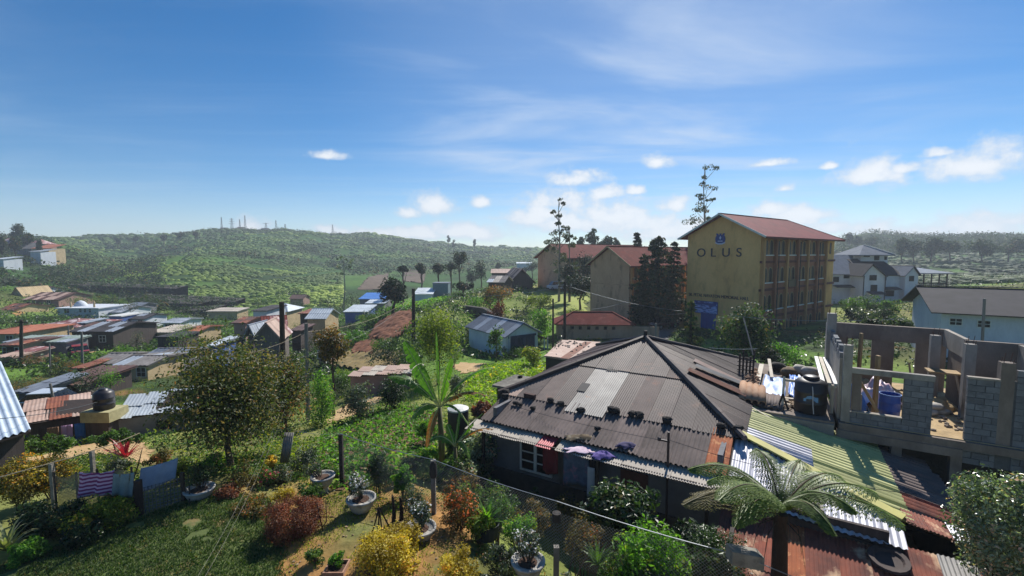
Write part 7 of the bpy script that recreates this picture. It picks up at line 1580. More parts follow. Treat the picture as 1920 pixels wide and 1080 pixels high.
def left_fence():
    r = thing('garden_fence', 'slack old fence with a rope top line along the sandy path at the left', 'fence', (-11.5, 12.6, 0))
    P = [on(96,868,1.25), on(172,845,1.3), on(262,812,1.35)]; bs = []
    for p, nm in zip(P[:2], 'ab'): g = np.array([p[0], p[1], h1(p[0], p[1])]); bs.append(g); post(r, g, p[2]-g[2]-.02, .09)
    m = MB(); m.tube([on(-20,900,1.2), P[0], (P[0]+P[1])/2-np.array([0,0,.02]), P[1], (P[1]+P[2])/2-np.array([0,0,.04]), P[2]], .014, 5); m.build('top_rope', mat('old_rope', G('b5a58a'), G('94866e'), rough=.9), r)
    netting(r, (P[1][0], P[1][1], 0), (P[2][0], P[2][1], 0), .1, 1.2, .09, .004, dwire)
    netting(r, (P[0][0], P[0][1], 0), (P[1][0], P[1][1], 0), .1, 1.2, .09, .004, dwire)
    sticks = [on(255,935,.0), on(145,965,0)]
left_fence()
def shade_net():
    net, N, L, b = nodes_of('shade_net_fabric'); b.inputs['Base Color'].default_value = (*G('8d7f66'), 1); b.inputs['Roughness'].default_value = .9
    tr = N.new('ShaderNodeBsdfTransparent'); mx = N.new('ShaderNodeMixShader'); wv = N.new('ShaderNodeTexNoise'); wv.inputs['Scale'].default_value = 26; mr = N.new('ShaderNodeMapRange'); L.new(wv.outputs[0], mr.inputs[0]); mr.inputs[3].default_value = .5; mr.inputs[4].default_value = .8
    L.new(mr.outputs[0], mx.inputs[0]); L.new(tr.outputs[0], mx.inputs[1]); L.new(b.outputs[0], mx.inputs[2]); L.new(mx.outputs[0], N['Material Output'].inputs['Surface'])
    r = thing('net_screen', 'see-through beige net screen on thin posts at the left of the lawn', 'screen', tuple(on(180,985,0)))
    A, B = on(108,975,0), on(252,965,0); u = (B-A)/np.linalg.norm(B-A)
    for k, f in enumerate((0, .28, .55, .8, 1)): p = A+(B-A)*f; m = MB(); m.tube([p-np.array([0,0,.3]), p+np.array([0,0,1.32-.05*(k % 2)])], .028, 6); m.build('post', bark, r)
    V = []; F = []; n, q = 22, 10
    for i in range(n+1):
        for j in range(q+1): f, z = i/n, j/q; p = A+(B-A)*f; V.append(p+np.array([0, .05*math.sin(f*9+z*3), .1+1.12*z-.06*math.sin(f*12.5)*z]))
    for i in range(n):
        for j in range(q): a = i*(q+1)+j; F.append((a, a+q+1, a+q+2, a+1))
    put('net', V, F, net, r, smooth=True)
    st_ = mat('pink_striped_towel', G('a84a78'), G('8e3c66'), rough=.9, scale=3)
    def stripes():
        m_ = MATS['pink_striped_towel']; N = m_.node_tree.nodes; L = m_.node_tree.links; w = N.new('ShaderNodeTexWave'); w.inputs['Scale'].default_value = 3.2; w.bands_direction = 'Z'; w.inputs['Distortion'].default_value = 1.5; tc = N.new('ShaderNodeTexCoord'); L.new(tc.outputs['Object'], w.inputs['Vector'])
        cr = N.new('ShaderNodeValToRGB'); e = cr.color_ramp.elements; e[0].color = (*G('8a3562'), 1); e[0].position = .4; e[1].color = (*G('d9a9c0'), 1); e[1].position = .6; L.new(w.outputs[0], cr.inputs[0]); L.new(cr.outputs[0], N['Principled BSDF'].inputs['Base Color'])
    stripes()
    t0 = A+(B-A)*.34+np.array([0,-.04,1.28]); cloth('towel', st_, 'pink and white striped towel hung over the beige net screen', 'towel', t0, u, (0,-.1,-1), .82, .62, 2, .05, 'washing on the net screen', 41, .05)
    t0 = A+(B-A)*.78+np.array([0,-.04,1.2]); cloth('cloth', mat('grey_green_cloth', G('8f9894'), G('79837f'), rough=.9, scale=3), 'grey-green cloth hung beside the striped towel', 'cloth', t0, u, (0,-.1,-1), .5, .6, 2, .04, 'washing on the net screen', 42, .04)
shade_net()
def gate():
    r = thing('garden_gate', 'small lattice metal gate with a dark post under the grey cloth', 'gate', tuple(on(295,970,0)))
    A, B = on(263,972,0), on(345,948,0); m = MB(); m.beam(A-np.array([0,0,.3]), A+np.array([0,0,1.05]), .13); m.build('gate_post', mat('dark_brown_post', G('3a2a24'), G('2b1f1b'), rough=.9), r)
    m = MB(); m.beam(B-np.array([0,0,.3]), B+np.array([0,0,.95]), .08); m.build('gate_post', bark, r)
    lm = mat('old_grey_lattice', G('77767a'), G('5e5d61'), rough=.6, metal=.3)
    for k in range(12): f = (k+.5)/12; p = A+(B-A)*f; m = MB(); m.beam(p+np.array([0,0,.06]), p+np.array([0,0,.82]), .014); m.build('bar', lm, r)
    for k in range(9): z = .08+.09*k; m = MB(); m.beam(A+np.array([0,.01,z]), B+np.array([0,.01,z]), .012); m.build('crossbar', lm, r)
    c0 = on(264,878,.98); c1 = on(334,858,1.05); u = (c1-c0)/np.linalg.norm(c1-c0)
    cloth('cloth', mat('grey_white_cloth', G('bdbdc4'), G('a6a6ae'), scale=2, rough=.9), 'large pale grey cloth spread over the small lattice gate', 'cloth', c0, u, (.1,-.35,-.75), float(np.linalg.norm(c1-c0)), .72, 1.5, .035, None, 43, .03)
gate()
# potted plants: white concrete bowls
potm = mat('white_concrete_pot', G('b9b5ad'), G('98948c'), scale=5, rough=.95, c3=G('6f6b64'), s3=5, bump=.4)
potsoil = mat('potting_soil', G('5a4030'), G('402e23'), scale=8, rough=.97, bump=.6)
def pot(label, base, R, Hh, ped=.12):
    b = np.array(base); r = thing('plant_pot', label, 'plant pot', tuple(b), 0, 'white bowl pots in the garden'); m = MB()
    m.lathe([(R*.5,0),(R*.46,ped*.7),(R*.42,ped),(R*.72,ped+.25*(Hh-ped)),(R*.93,ped+.65*(Hh-ped)),(R,Hh-.05),(R*1.08,Hh-.045),(R*1.08,Hh),(R*.95,Hh),(R*.92,Hh-.05)], b, 22, True); m.build('bowl', potm, r, True)
    m = MB(); m.blob((b[0], b[1], b[2]+Hh-.1), R*.93, R*.93, .07, random.Random(4), 14, 5, .05); m.build('soil', potsoil, r, True); return r
def bunch(name, label, cat, c, rx, rz, mt, K, n, leaf, group=None, trunk=None, flowers=None, nf=60, fs=.05, base=None, **k):
    """shrub whose middle is at c; optional flower faces as a second part"""
    SEED[0] += 1; rs = np.random.RandomState(SEED[0]); c = np.array(c, float); ry = k.pop('ry', rx); C_ = crown_pts(rs, K, c, (rx*.75, ry*.75, rz*.75), k.pop('lo', .3)); R_ = .34*min(rx, rz)*rs.uniform(.7, 1.3, K)
    b = np.array([c[0], c[1], h1(c[0], c[1])]) if base is None else np.array(base); C_[:, 2] = np.maximum(C_[:, 2], b[2]+.03)
    r = plant(name, label, cat, b, C_, R_, n, leaf, mt, rs, trunk, group, **k)
    if flowers:
        top = C_[C_[:, 2] > np.percentile(C_[:, 2], 35)]; V, F, T_ = leaves(top, np.full(len(top), .36*min(rx, rz)), max(1, nf//len(top)), fs, rs, asp=.9, up=1.2, out=1.1); V = V+np.array([0, 0, .02]); put('flowers', V, F, flowers, r, tint=T_)['kind'] = 'stuff'
    return r
def on0(px, py, z=0.0): return on(px, py, z)
b1 = on0(678, 968); pot('white bowl pot holding the white daisy bush in the middle of the garden', b1, .36, .52); bunch('daisy_bush', 'white-flowered daisy bush growing in the middle white bowl pot', 'plant', b1+np.array([-.12,.05,.82]), .38, .36, lf_grey, 20, 60, .06, 'potted plants', None, fl_white, 260, .05, base=b1+np.array([0,0,.48]))
b2 = on0(606, 922); pot('white bowl pot left of the daisy pot, near the dark fence post', b2, .32, .5); bunch('grey_shrub', 'low grey-green plant in the pot near the dark fence post', 'plant', b2+np.array([-.35,.12,.62]), .42, .25, lf_grey, 18, 60, .05, 'potted plants', base=b2+np.array([0,0,.46]))
b3 = on0(375, 942, .0); pot('white bowl pot under the dark clipped ball shrub by the gate', b3, .36, .42, .06); bunch('ball_shrub', 'dark round clipped shrub in the pot by the gate', 'plant', b3+np.array([0,.05,.78]), .42, .4, lf_dark, 30, 70, .055, 'potted plants', base=b3+np.array([0,0,.38]))
b4 = on0(788, 1022); pot('white bowl pot in shade behind the golden shrub', b4, .36, .46); bunch('daisy_bush', 'grey-leaved daisy bush in the shaded pot behind the golden shrub', 'plant', b4+np.array([-.05,.1,.78]), .42, .34, lf_grey, 22, 60, .06, 'potted plants', None, fl_white, 140, .05, base=b4+np.array([0,0,.42]))
b5 = on0(990, 1092); pot('white bowl pot nearest the concrete post with the dark band', b5, .34, .5); bunch('daisy_bush', 'white-flowered bush in the pot beside the banded concrete post', 'plant', b5+np.array([-.05,.1,.82]), .36, .34, lf_grey, 22, 60, .06, 'potted plants', None, fl_white, 200, .045, base=b5+np.array([0,0,.46]))
# shrubs of the garden
bunch('russet_bush', 'low rounded red-brown bush like a dome on the lawn edge', 'bush', on0(545,1012)+np.array([0,.2,.42]), .82, .58, lf_rust, 90, 170, .045, None, lo=.75, up=.6)
bunch('golden_shrub', 'large golden yellow feathery shrub at the bottom centre', 'shrub', on0(722,1100)+np.array([0,.25,.55]), .78, .62, lf_gold, 70, 150, .07, 'golden shrubs', up=.9)
bunch('golden_shrub', 'golden branch clump of the big yellow shrub, upper right lobe', 'shrub', on0(768,1048)+np.array([0,.1,.42]), .42, .42, lf_gold, 30, 110, .065, 'golden shrubs', up=.9)
bunch('golden_shrub', 'smaller golden shrub cut by the bottom edge, right of the big one', 'shrub', on0(862,1120)+np.array([0,.2,.5]), .55, .42, lf_gold, 34, 120, .065, 'golden shrubs', up=.9)
bunch('golden_shrub', 'small yellow shrub behind the red-brown dome', 'shrub', on0(522,962)+np.array([0,.3,.3]), .4, .3, lf_gold, 18, 70, .06, 'golden shrubs')
bunch('golden_shrub', 'small yellow flowering plant near the leaning zinc sheet', 'shrub', on0(508,885)+np.array([0,0,.35]), .3, .25, lf_gold, 14, 60, .07, 'golden shrubs')
bunch('green_shrub', 'leafy light green plant between the two left pots', 'shrub', on0(575,955)+np.array([0,.2,.35]), .45, .36, lf_mid, 22, 60, .08, 'garden shrubs')
bunch('red_flower_plant', 'plant with bright red flowers beside the yellow flowering plant', 'plant', on0(498,915)+np.array([0,.1,.3]), .42, .3, lf_mid, 18, 50, .07, 'garden shrubs', None, fl_red, 90, .07)
bunch('orange_flower_bush', 'tall thin-stemmed bush topped with bright orange flowers at the fence', 'bush', on0(858,1000)+np.array([0,.2,.62]), .75, .6, lf_olive, 44, 60, .06, 'garden shrubs', None, fl_orange, 300, .07)
bunch('yellow_bush', 'yellowish leafy bush in front of the orange flowers', 'bush', on0(892,1010)+np.array([.1,-.1,.42]), .45, .42, lf_yel, 24, 60, .07, 'garden shrubs')
bunch('light_streak_shrub', 'bluish streak of reflected light built as a narrow shrub left of the covered fence post', 'shrub', on0(772,995)+np.array([.0,.3,.6]), .32, .6, lf_grey, 22, 60, .055, 'garden shrubs')  # added shrub shape stands in for a bluish streak of reflected light
bunch('bright_shrub', 'bright green upright shrub at the bottom right of centre', 'shrub', on(1218,1130,-.3)+np.array([0,.2,.75]), .95, .95, lf_bright, 60, 70, .11, 'garden shrubs', base=on(1218,1120,-.3), up=.3)
bunch('dark_bush', 'dark small-leaved bush right of the bright green upright shrub', 'bush', on(1345,1120,-.4)+np.array([0,.3,.75]), .85, .8, lf_dark, 60, 110, .06, 'garden shrubs', base=on(1345,1120,-.4))
bunch('loquat_bush', 'glossy large-leaved bush below the awning, right of the banded post', 'bush', np.array([2.9,11.2,.25]), 1.25, .95, lf_dark, 60, 70, .16, 'garden shrubs', base=(2.9,11.2,-1.2), up=.8)
bunch('loquat_bush', 'second glossy bush nearer the tree fern below the white sheets', 'bush', np.array([4.3,10.4,-.1]), .95, .8, lf_dark, 44, 60, .15, 'garden shrubs', base=(4.3,10.4,-1.3), up=.8)
bunch('broad_leaf_bush', 'dark broad-leaved bush just left of the tree fern trunk', 'bush', np.array([4.1,9.0,.35]), .75, .6, lf_dark, 34, 50, .15, 'garden shrubs', base=(4.1,9.0,-.9), up=.5)
for i, (s_, t_, z_, rx, rz, mt, lb) in enumerate([(.6,-1.3,-1.2,.8,.8,lf_dark,'dark bush under the left end of the awning'),(1.9,-1.7,-1.3,.8,.6,lf_mid,'green bush below the white-framed window'),(3.1,-1.6,-1.35,.8,.6,lf_dark,'dark bush below the hanging laundry'),(4.3,-1.4,-1.2,.7,.7,lf_olive,'dry-leaved bush below the white hanging cloth'),(5.3,-1.2,-1.0,.7,.8,lf_dark,'dark bush in front of the maroon door'),(1.0,-2.9,-.55,.8,.65,lf_olive,'twiggy olive bush between the fence and the window'),(2.7,-3.2,-.5,.8,.65,lf_mid,'green bush between the fence and the laundry'),(.0,-3.0,-.5,.7,.6,lf_mid,'green lit bush just beyond the fence left of the window'),(4.0,-3.3,-.55,.8,.6,lf_olive,'dry lit bush just beyond the fence below the red cloth'),(-.6,-1.0,-1.0,.6,.7,lf_mid,'leafy bush at the left corner post of the awning'),(-1.6,.2,-.9,.6,.6,lf_mid,'bush at the foot of the banana plants, right'),(-3.2,.3,-.6,.6,.45,lf_bright,'bright bush at the foot of the banana plants, left')]):
    q = H(s_, t_, z_); bunch('yard_bush', lb, 'bush', q, rx, rz, mt, 26, 64, .1, 'bushes in front of the hip-roofed house')
for i, (x, y, z, rx, rz, mt, lb) in enumerate([(-1.2,11.9,.35,.7,.5,lf_mid,'twiggy green bush along the fence behind the spiky plant'),(-.4,11.3,.35,.65,.5,lf_mid,'green weed bush along the fence left of the banded post'),(.2,10.6,.3,.5,.45,lf_bright,'bright weed tuft at the foot of the fence near the banded post'),(1.7,10.3,.25,.7,.55,lf_olive,'dry twiggy bush just right of the banded post'),(2.3,9.2,.25,.6,.5,lf_mid,'green tuft of leaves beyond the banded post'),(2.8,8.6,.3,.6,.5,lf_grey,'grey weed bush under the fence wire'),(1.1,8.6,.2,.5,.4,lf_grey,'grey-green plant in front of the banded post'),(-.2,9.6,.2,.55,.4,lf_grey,'low grey bush between the spiky plant and the white pot'),(-.5,8.6,.2,.5,.35,lf_dark,'low dark bush at the bottom edge right of the golden shrub')]):
    bunch('fence_bush', lb, 'bush', (x, y, z), rx, rz, mt, 26, 60, .075, 'bushes along the garden fence')
for i, (px_, py_, rx, rz, mt, lb) in enumerate([(335,880,.55,.4,lf_yel,'yellowish bush under the spreading tree, left of its trunk'),(400,870,.5,.4,lf_bright,'bright green bush at the trunk of the spreading tree'),(462,900,.65,.5,lf_olive,'russet bush right of the spreading tree trunk'),(300,855,.6,.35,lf_olive,'dry bush by the path under the spreading tree'),(225,868,.4,.35,lf_grey,'grey-green bush below the crimson plant'),(470,960,.7,.45,lf_olive,'tall weedy bush at the lawn edge below the spreading tree'),(430,930,.5,.4,lf_rust,'reddish bush between the round shrub and the weedy bush'),(530,890,.5,.35,lf_grey,'grey weedy bush behind the left pots'),(570,860,.6,.4,lf_grey,'grey brush behind the leaning zinc sheet'),(620,880,.4,.3,lf_mid,'green plant beside the dark fence post')]):
    bunch('bed_bush', lb, 'bush', on(px_, py_+18, -.1)+np.array([0,0,rz*.8]), rx, rz, mt, 24, 56, .075, 'bushes of the left garden bed')
for (px_, py_, rx, rz, mt, lb, fl) in [(30,950,1.0,.8,lf_goldgreen,'gold-topped hedge bush at the left edge',None),(88,925,.7,.7,lf_goldgreen,'gold-topped hedge bush beside the net screen',None),(190,1000,.85,.55,lf_yel,'yellow-brown feathery bush in front of the net screen',None),(225,962,.4,.4,lf_gold,'small gold bush against the right end of the net screen',None),(115,1010,.55,.55,lf_dark,'dark leafy plant left of the feathery bush',None),(60,1010,.5,.5,lf_dark,'dark leafy plant at the left edge above the pale grass',None),(150,1030,.5,.35,lf_dark,'low dark plant at the edge of the lawn',None),(45,1060,.4,.3,lf_bright,'bright green seedling clump at the lower left corner',None)]:
    bunch('hedge_bush', lb, 'bush', on(px_, py_, -.05)+np.array([0,.1,rz*.85]), rx, rz, mt, 60, 110, .075, 'bushes left of the lawn')
bunch('leafy_hedge', 'low green hedge along the far side of the sandy path, left part', 'hedge', on(90,850,-1.2)+np.array([0,0,.35]), 1.8, .45, lf_mid, 40, 60, .12, 'hedges by the sandy path', ry=.6); bunch('leafy_hedge', 'low green hedge along the far side of the sandy path, right part', 'hedge', on(215,835,-1.2)+np.array([0,0,.35]), 1.8, .45, lf_mid, 40, 60, .12, 'hedges by the sandy path', ry=.6)
bunch('climbing_vine', 'dark vine clump climbing the fence right of the dark post', 'vine', np.array([-3.9,12.8,.75]), .5, .65, lf_dark, 30, 70, .07, 'vines on the fence', ry=.22)
bunch('climbing_vine', 'bright vine leaves on the fence between the dark vine and the covered post', 'vine', np.array([-3.1,12.35,.6]), .35, .6, lf_bright, 26, 60, .09, 'vines on the fence', ry=.2)
bunch('pot_plant', 'grassy plant in a small square planter at the bottom edge', 'plant', on0(632,1075)+np.array([0,0,.3]), .24, .2, lf_bright, 12, 40, .07)
bunch('small_shrub', 'small dark green shrub on the lawn below the red-brown dome', 'shrub', on0(592,1065)+np.array([0,.05,.28]), .28, .28, lf_mid, 16, 50, .06)
bunch('big_leafy_bush', 'large pale small-leaved bush filling the lower right corner', 'bush', np.array([10.35,9.2,1.2]), .95, 1.7, lf_pale, 110, 130, .085, None, base=(10.35,9.2,-2.4), up=.4, lo=.5)
bunch('big_leafy_bush', 'nearer green lobe of the large bush in the lower right corner', 'bush', np.array([9.0,7.6,-.3]), .6, .7, lf_mid, 60, 100, .08, None, base=(9.0,7.6,-2.2), up=.4)
def strap(name, label, base, n, L, mt, group=None, w=.035, spread=.55, cat='plant', part='leaf', seed=1, droop=.5):
    """rosette of separate strap leaves"""
    rs = random.Random(seed); b = np.array(base, float); r = thing(name, label, cat, tuple(b), 0, group)
    for i in range(n):
        a = rs.uniform(0, 6.28); el = rs.uniform(.5, 1.35); l = L*rs.uniform(.7, 1.2); V = []; F = []; k = 5; side = np.array([-math.sin(a), math.cos(a), 0]); p = b.copy(); e = el; ww = w*rs.uniform(.8, 1.3)
        for j in range(k+1):
            f = j/k; q = ww*(.6+.4*math.sin(math.pi*min(1, f*1.2+.1)))*(1-f**3); V += [p-side*q, p+side*q]; p = p+np.array([math.cos(a)*math.cos(e), math.sin(a)*math.cos(e), math.sin(e)])*l/k; e -= droop*f
            if j: F.append((2*j-2, 2*j-1, 2*j+1, 2*j))
        put(part, V, F, mt, r, tint=np.full(len(V), rs.uniform(.2, .9)))
    return r
for px_, Y_, rx, rz, mt, lb in [(797,16.2,.7,.45,lf_bright,'leafy plants at the left foot of the tall banana'),(842,15.2,.55,.45,lf_mid,'leafy plants between the two banana stems'),(875,15.6,.5,.5,lf_pale,'pale shiny plant right of the smaller banana'),(770,15.2,.6,.35,lf_dark,'dark low plants behind the covered post'),(905,13.6,.55,.4,lf_mid,'weedy plant beyond the wire right of the covered post')]:
    q = gp(px_, Y_); bunch('yard_bush', lb, 'bush', q+np.array([0,0,rz]), rx, rz, mt, 24, 60, .1, 'plants around the bananas')
def near_cover():
    rs = np.random.RandomState(31); x = rs.uniform(-9, 6, 5200); y = rs.uniform(6.5, 16, 5200); k = free(x, y) & (fbm(x, y, 1.6, 31) > .44) & ~inpoly(x, y, [(-13.5,6.5),(-12.2,9.0),(-10.2,11.0),(-8.6,12.4),(-7.0,12.5),(-6.2,11.7),(-5.1,9.6),(-4.4,8.6),(-4.2,6)]) ; line = y-(11.8-.66*(x+2.1)); k &= (line > -.9) | (rs.rand(len(x)) < .16); k &= ~inpoly(x, y, [(-5.2,9),(-4.2,11.9),(-2.6,11),(-3,9)])
    x, y = x[k], y[k]; P = np.stack([x, y, hgt(x, y)], -1); h = len(P)//3
    for nm, sl_, mt, lb in (('green_weeds', slice(0, h), lf_mid, 'green weeds crowding the garden fence'), ('bright_weeds', slice(h, 2*h), lf_yel, 'yellow-green weeds crowding the garden fence'), ('dry_weeds', slice(2*h, None), lf_olive, 'dry brownish weeds crowding the garden fence')):
        q = P[sl_]; tufts(nm, q, rs.uniform(.5, 1.6, len(q)), mt, rs, lb, 'weeds', 14, .07, .2, flat=1.0)
near_cover()
strap('spiky_plant', 'spiky green strap-leaved plant in a wire basket by the fence', on0(912,1010)+np.array([0,.1,.32]), 46, .62, lf_bright, seed=5)
m = MB(); c = on0(912,1010)+np.array([0,.1,0]); m.lathe([(.28,0),(.33,.36),(.31,.36),(.26,.04)], c, 14, False); m.lone('plant_basket', dwire, 'dark wire basket holding the spiky plant', 'basket')
strap('crimson_plant', 'crimson-leaved cordyline beside the sandy path at the left', on(236,858,-.6), 26, .85, lf_redpl, seed=8, w=.05, droop=.35)
strap('pale_grass', 'clump of pale yellowish drooping grass at the lower left edge', on0(12,1040)+np.array([0,0,.1]), 40, .8, leaf_mat('pale_grass_blades', (.18,.19,.08), (.32,.33,.15), (.45,.45,.25), .35), seed=9, droop=.75)
strap('strap_plant', 'green strap-leaved plant behind the fence near the glossy bush', np.array([1.9,9.5,.15]), 24, .5, lf_mid, seed=11)
# planter, tripod of sticks, zinc sheet, stakes
m = MB(); c = on0(632,1082); r = thing('planter_box', 'small square terracotta planter box at the bottom edge', 'planter', tuple(c)); s_ = .22
tcm = mat('pale_terracotta', G('b08a72'), G('946f59'), scale=4, rough=.9)
for (a0, a1, b0_, b1_) in ((-s_,s_,-s_,-s_+.03),(-s_,s_,s_-.03,s_),(-s_,-s_+.03,-s_+.031,s_-.031),(s_-.03,s_,-s_+.031,s_-.031)):
    m = MB(); m.box(c[0]+a0, c[0]+a1, c[1]+b0_, c[1]+b1_, 0.01, .26); m.build('side_panel', tcm, r)
m = MB(); m.box(c[0]-s_+.032, c[0]+s_-.032, c[1]-s_+.032, c[1]+s_-.032, .012, .2); m.build('soil', potsoil, r)
tp = thing('stick_tripod', 'dark tripod of tied sticks standing on the bare soil', 'tripod', tuple(on0(712,1015)))
ap = on(711,955,.72)
for px_, py_ in ((688,1022),(706,1008),(735,1000),(716,1016)): m = MB(); m.tube([on0(px_, py_), (on0(px_, py_)+ap)/2+np.array([.02,0,0]), ap+np.array([.0,0,.05])], .018, 5); m.build('leg', bark_d, tp)
tw = thing('forked_twig', 'bare forked twig sapling in front of the left pot', 'twig', tuple(on0(605,992)))
bt = on0(605,1000); m = MB(); m.tube([bt, bt+np.array([-.01,0,.18]), bt+np.array([-.14,.05,.72])], [.02,.018,.01], 5); m.build('branch', bark_d, tw); m = MB(); m.tube([bt+np.array([-.01,0,.16]), bt+np.array([.1,0,.3]), bt+np.array([.09,.05,.78])], [.016,.014,.008], 5); m.build('branch', bark_d, tw)
for i, (px_, py_, h_, lb) in enumerate([(738,990,.85,'dark burnt stump, taller of two beside the bluish light streak'),(752,985,.75,'dark burnt stump, shorter of two beside the bluish light streak')]):
    m = MB(); b = on0(px_, py_); m.tube([b-np.array([0,0,.1]), b+np.array([.02,0,h_*.5]), b+np.array([-.01,0,h_])], [.07,.05,.03], 7); m.lone('stump', bark_d, lb, 'stump', 'burnt stumps in the garden')
a = on(527,868,0); o = corr('corrugated_sheet', galv2, None, 0, .32, 0, .95, lambda u, v, w: a+np.array([u-.05+.08*v, w+.25*v, v]), .08, .014); tag(o, 'narrow piece of zinc sheet standing upright in the garden', 'metal sheet'); o.modifiers.new('t', 'SOLIDIFY').thickness = .006
for i, (p0, p1, lb) in enumerate([((250,900,0),(267,840,.9),'leaning stick behind the lattice gate'),((355,960,0),(352,880,.95),'thin stake beside the round potted shrub'),((1075,1095,-.2),(1115,1000,.5),'bare slanting branch at the bottom edge right of the banded post'),((1062,1090,-.2),(1078,1010,.4),'bare upright branch beside the banded post'),((700,935,0),(760,958,.06),'fallen pole lying on the soil behind the daisy pot')]):
    m = MB(); m.tube([on(*p0), (on(*p0)+on(*p1))/2+np.array([.03,0,.02]), on(*p1)], [.022,.018,.01], 5); m.lone('stick', bark, lb, 'stick', 'sticks in the garden')
# banana plants: every leaf its own part, split blade
ban_m = leaf_mat('banana_leaf', (.03,.075,.012), (.07,.16,.02), (.16,.28,.04), .45, .4, (1.6,1.9,.5)); ban_dry = leaf_mat('dry_banana_leaf', (.10,.05,.02), (.26,.13,.04), (.42,.26,.08), .35, .7, (1.3,1.1,.6)); ban_stem = mat('banana_stem', G('6d6a3c'), G('4c4528'), scale=3, rough=.7, c3=G('5a3f30'), s3=3, stretch=(2,2,.3)); rib_m = mat('pale_leaf_rib', G('b9b878'), G('a3a365'), rough=.6)
def banana_leaf(parent, p0, p1, arch, W, mt, seed, twist=0.0, ragged=.5):
    rs = random.Random(seed); p0 = np.array(p0, float); p1 = np.array(p1, float); k = 16; pts = []
    for i in range(k+1): f = i/k; pts.append(p0+(p1-p0)*f+np.array([0, 0, arch*4*f*(1-f)]))
    ax = p1-p0; ax /= np.linalg.norm(ax); up = np.array([0, 0, 1.]) if abs(ax[2]) < .9 else np.array([0, -1., 0]); side = np.cross(ax, up); side /= np.linalg.norm(side); nrm = np.cross(side, ax); s0 = side*math.cos(twist)+nrm*math.sin(twist); n0 = np.cross(s0, ax)
    V = []; F = []; t0 = 2
    for sg in (-1, 1):
        dr = rs.uniform(.1, .35)
        for i in range(t0, k):
            f0, f1 = i/k, (i+1)/k; g = lambda f: W*(max(0, math.sin(math.pi*min(1, (f-.1)/.92)))**.55)
            if rs.random() < ragged: dr = rs.uniform(.05, .75)
            gap = .12*rs.random() if rs.random() < ragged*1.6 else 0
            w0, w1 = g(f0), g(f1)*(1-gap*.5); q = [pts[i], pts[i+1]+(pts[i]-pts[i+1])*gap]
            b = len(V)
            for c_, w_ in ((q[0], w0), (q[1], w1)):
                V += [c_, c_+s0*sg*w_*.55-n0*w_*.05*0+np.array([0,0,-dr*w_*.2]), c_+s0*sg*w_+np.array([0,0,-dr*w_])+ax*w_*.25]
            F += [(b, b+1, b+4, b+3), (b+1, b+2, b+5, b+4)]
    o = put('leaf', V, F, mt, parent, tint=[rs.uniform(.3, .7)+.2*math.sin(i) for i in range(len(V))])
    m = MB(); m.tube(pts, [.028*(1-.8*i/k) for i in range(k+1)], 4); m.build('midrib', rib_m, o); return o
def bananas():
    b = gp(824, 16.6); r = thing('banana_plant', 'tall banana plant with ragged arching leaves beside the dark-roofed house', 'banana plant', tuple(b)); c = at(824, 765, 16.6)
    m = MB(); m.tube([b-np.array([0,0,.2]), b+(c-b)*.5+np.array([.04,0,0]), c], [.14,.12,.08], 9); m.build('stem', ban_stem, r, True)
    for i, (px_, py_, dY, ar, W, mt, tw) in enumerate([(728,706,.3,.35,.26,ban_m,.2),(758,640,.8,.05,.25,ban_m,.9),(818,622,.6,.0,.28,ban_m,1.2),(926,690,.6,.42,.26,ban_m,.3),(912,742,-.4,.35,.22,ban_dry,.3),(770,790,-.5,.35,.20,ban_m,.2),(848,672,-.5,.1,.22,ban_m,.9),(792,700,-.8,.2,.2,ban_m,.6),(880,800,-.7,.4,.2,ban_m,.5),(800,838,-.5,.3,.14,ban_dry,.4)]):
        banana_leaf(r, c, at(px_, py_, 16.6+dY), ar, W, mt, 60+i, tw)
    b = gp(853, 15.4); r = thing('banana_plant', 'smaller banana plant right of the tall one with a browned leaf', 'banana plant', tuple(b)); c = at(853, 838, 15.4); m = MB(); m.tube([b-np.array([0,0,.2]), c], [.10,.06], 8); m.build('stem', ban_stem, r, True)
    for i, (px_, py_, dY, ar, W, mt, tw) in enumerate([(905,775,.3,.1,.2,ban_m,.5),(925,805,-.1,.25,.16,ban_dry,.3),(880,858,-.4,.35,.18,ban_m,.3),(806,826,-.2,.25,.16,ban_m,.4),(838,795,.4,.05,.14,ban_m,.8),(862,770,.5,.0,.12,ban_m,1.)]):
        banana_leaf(r, c, at(px_, py_, 15.4+dY), ar, W, mt, 90+i, tw)
bananas()
tk2 = thing('barrel', 'black barrel with a whitish lid behind the banana plants', 'barrel', tuple(gp(857, 18.6))); g = gp(857, 18.6); zt = zat(857, 768, 18.6); m = MB(); m.lathe([(.4,0),(.44,.05),(.44,zt-g[2]-.05),(.42,zt-g[2])], g, 16); m.build('body', mat('black_tank_plastic', (0,0,0)), tk2, True); m = MB(); m.lathe([(.45,0),(.45,.06),(.3,.13),(.02,.15)], (g[0], g[1], zt+.003), 16); m.build('lid', whitetrim, tk2)
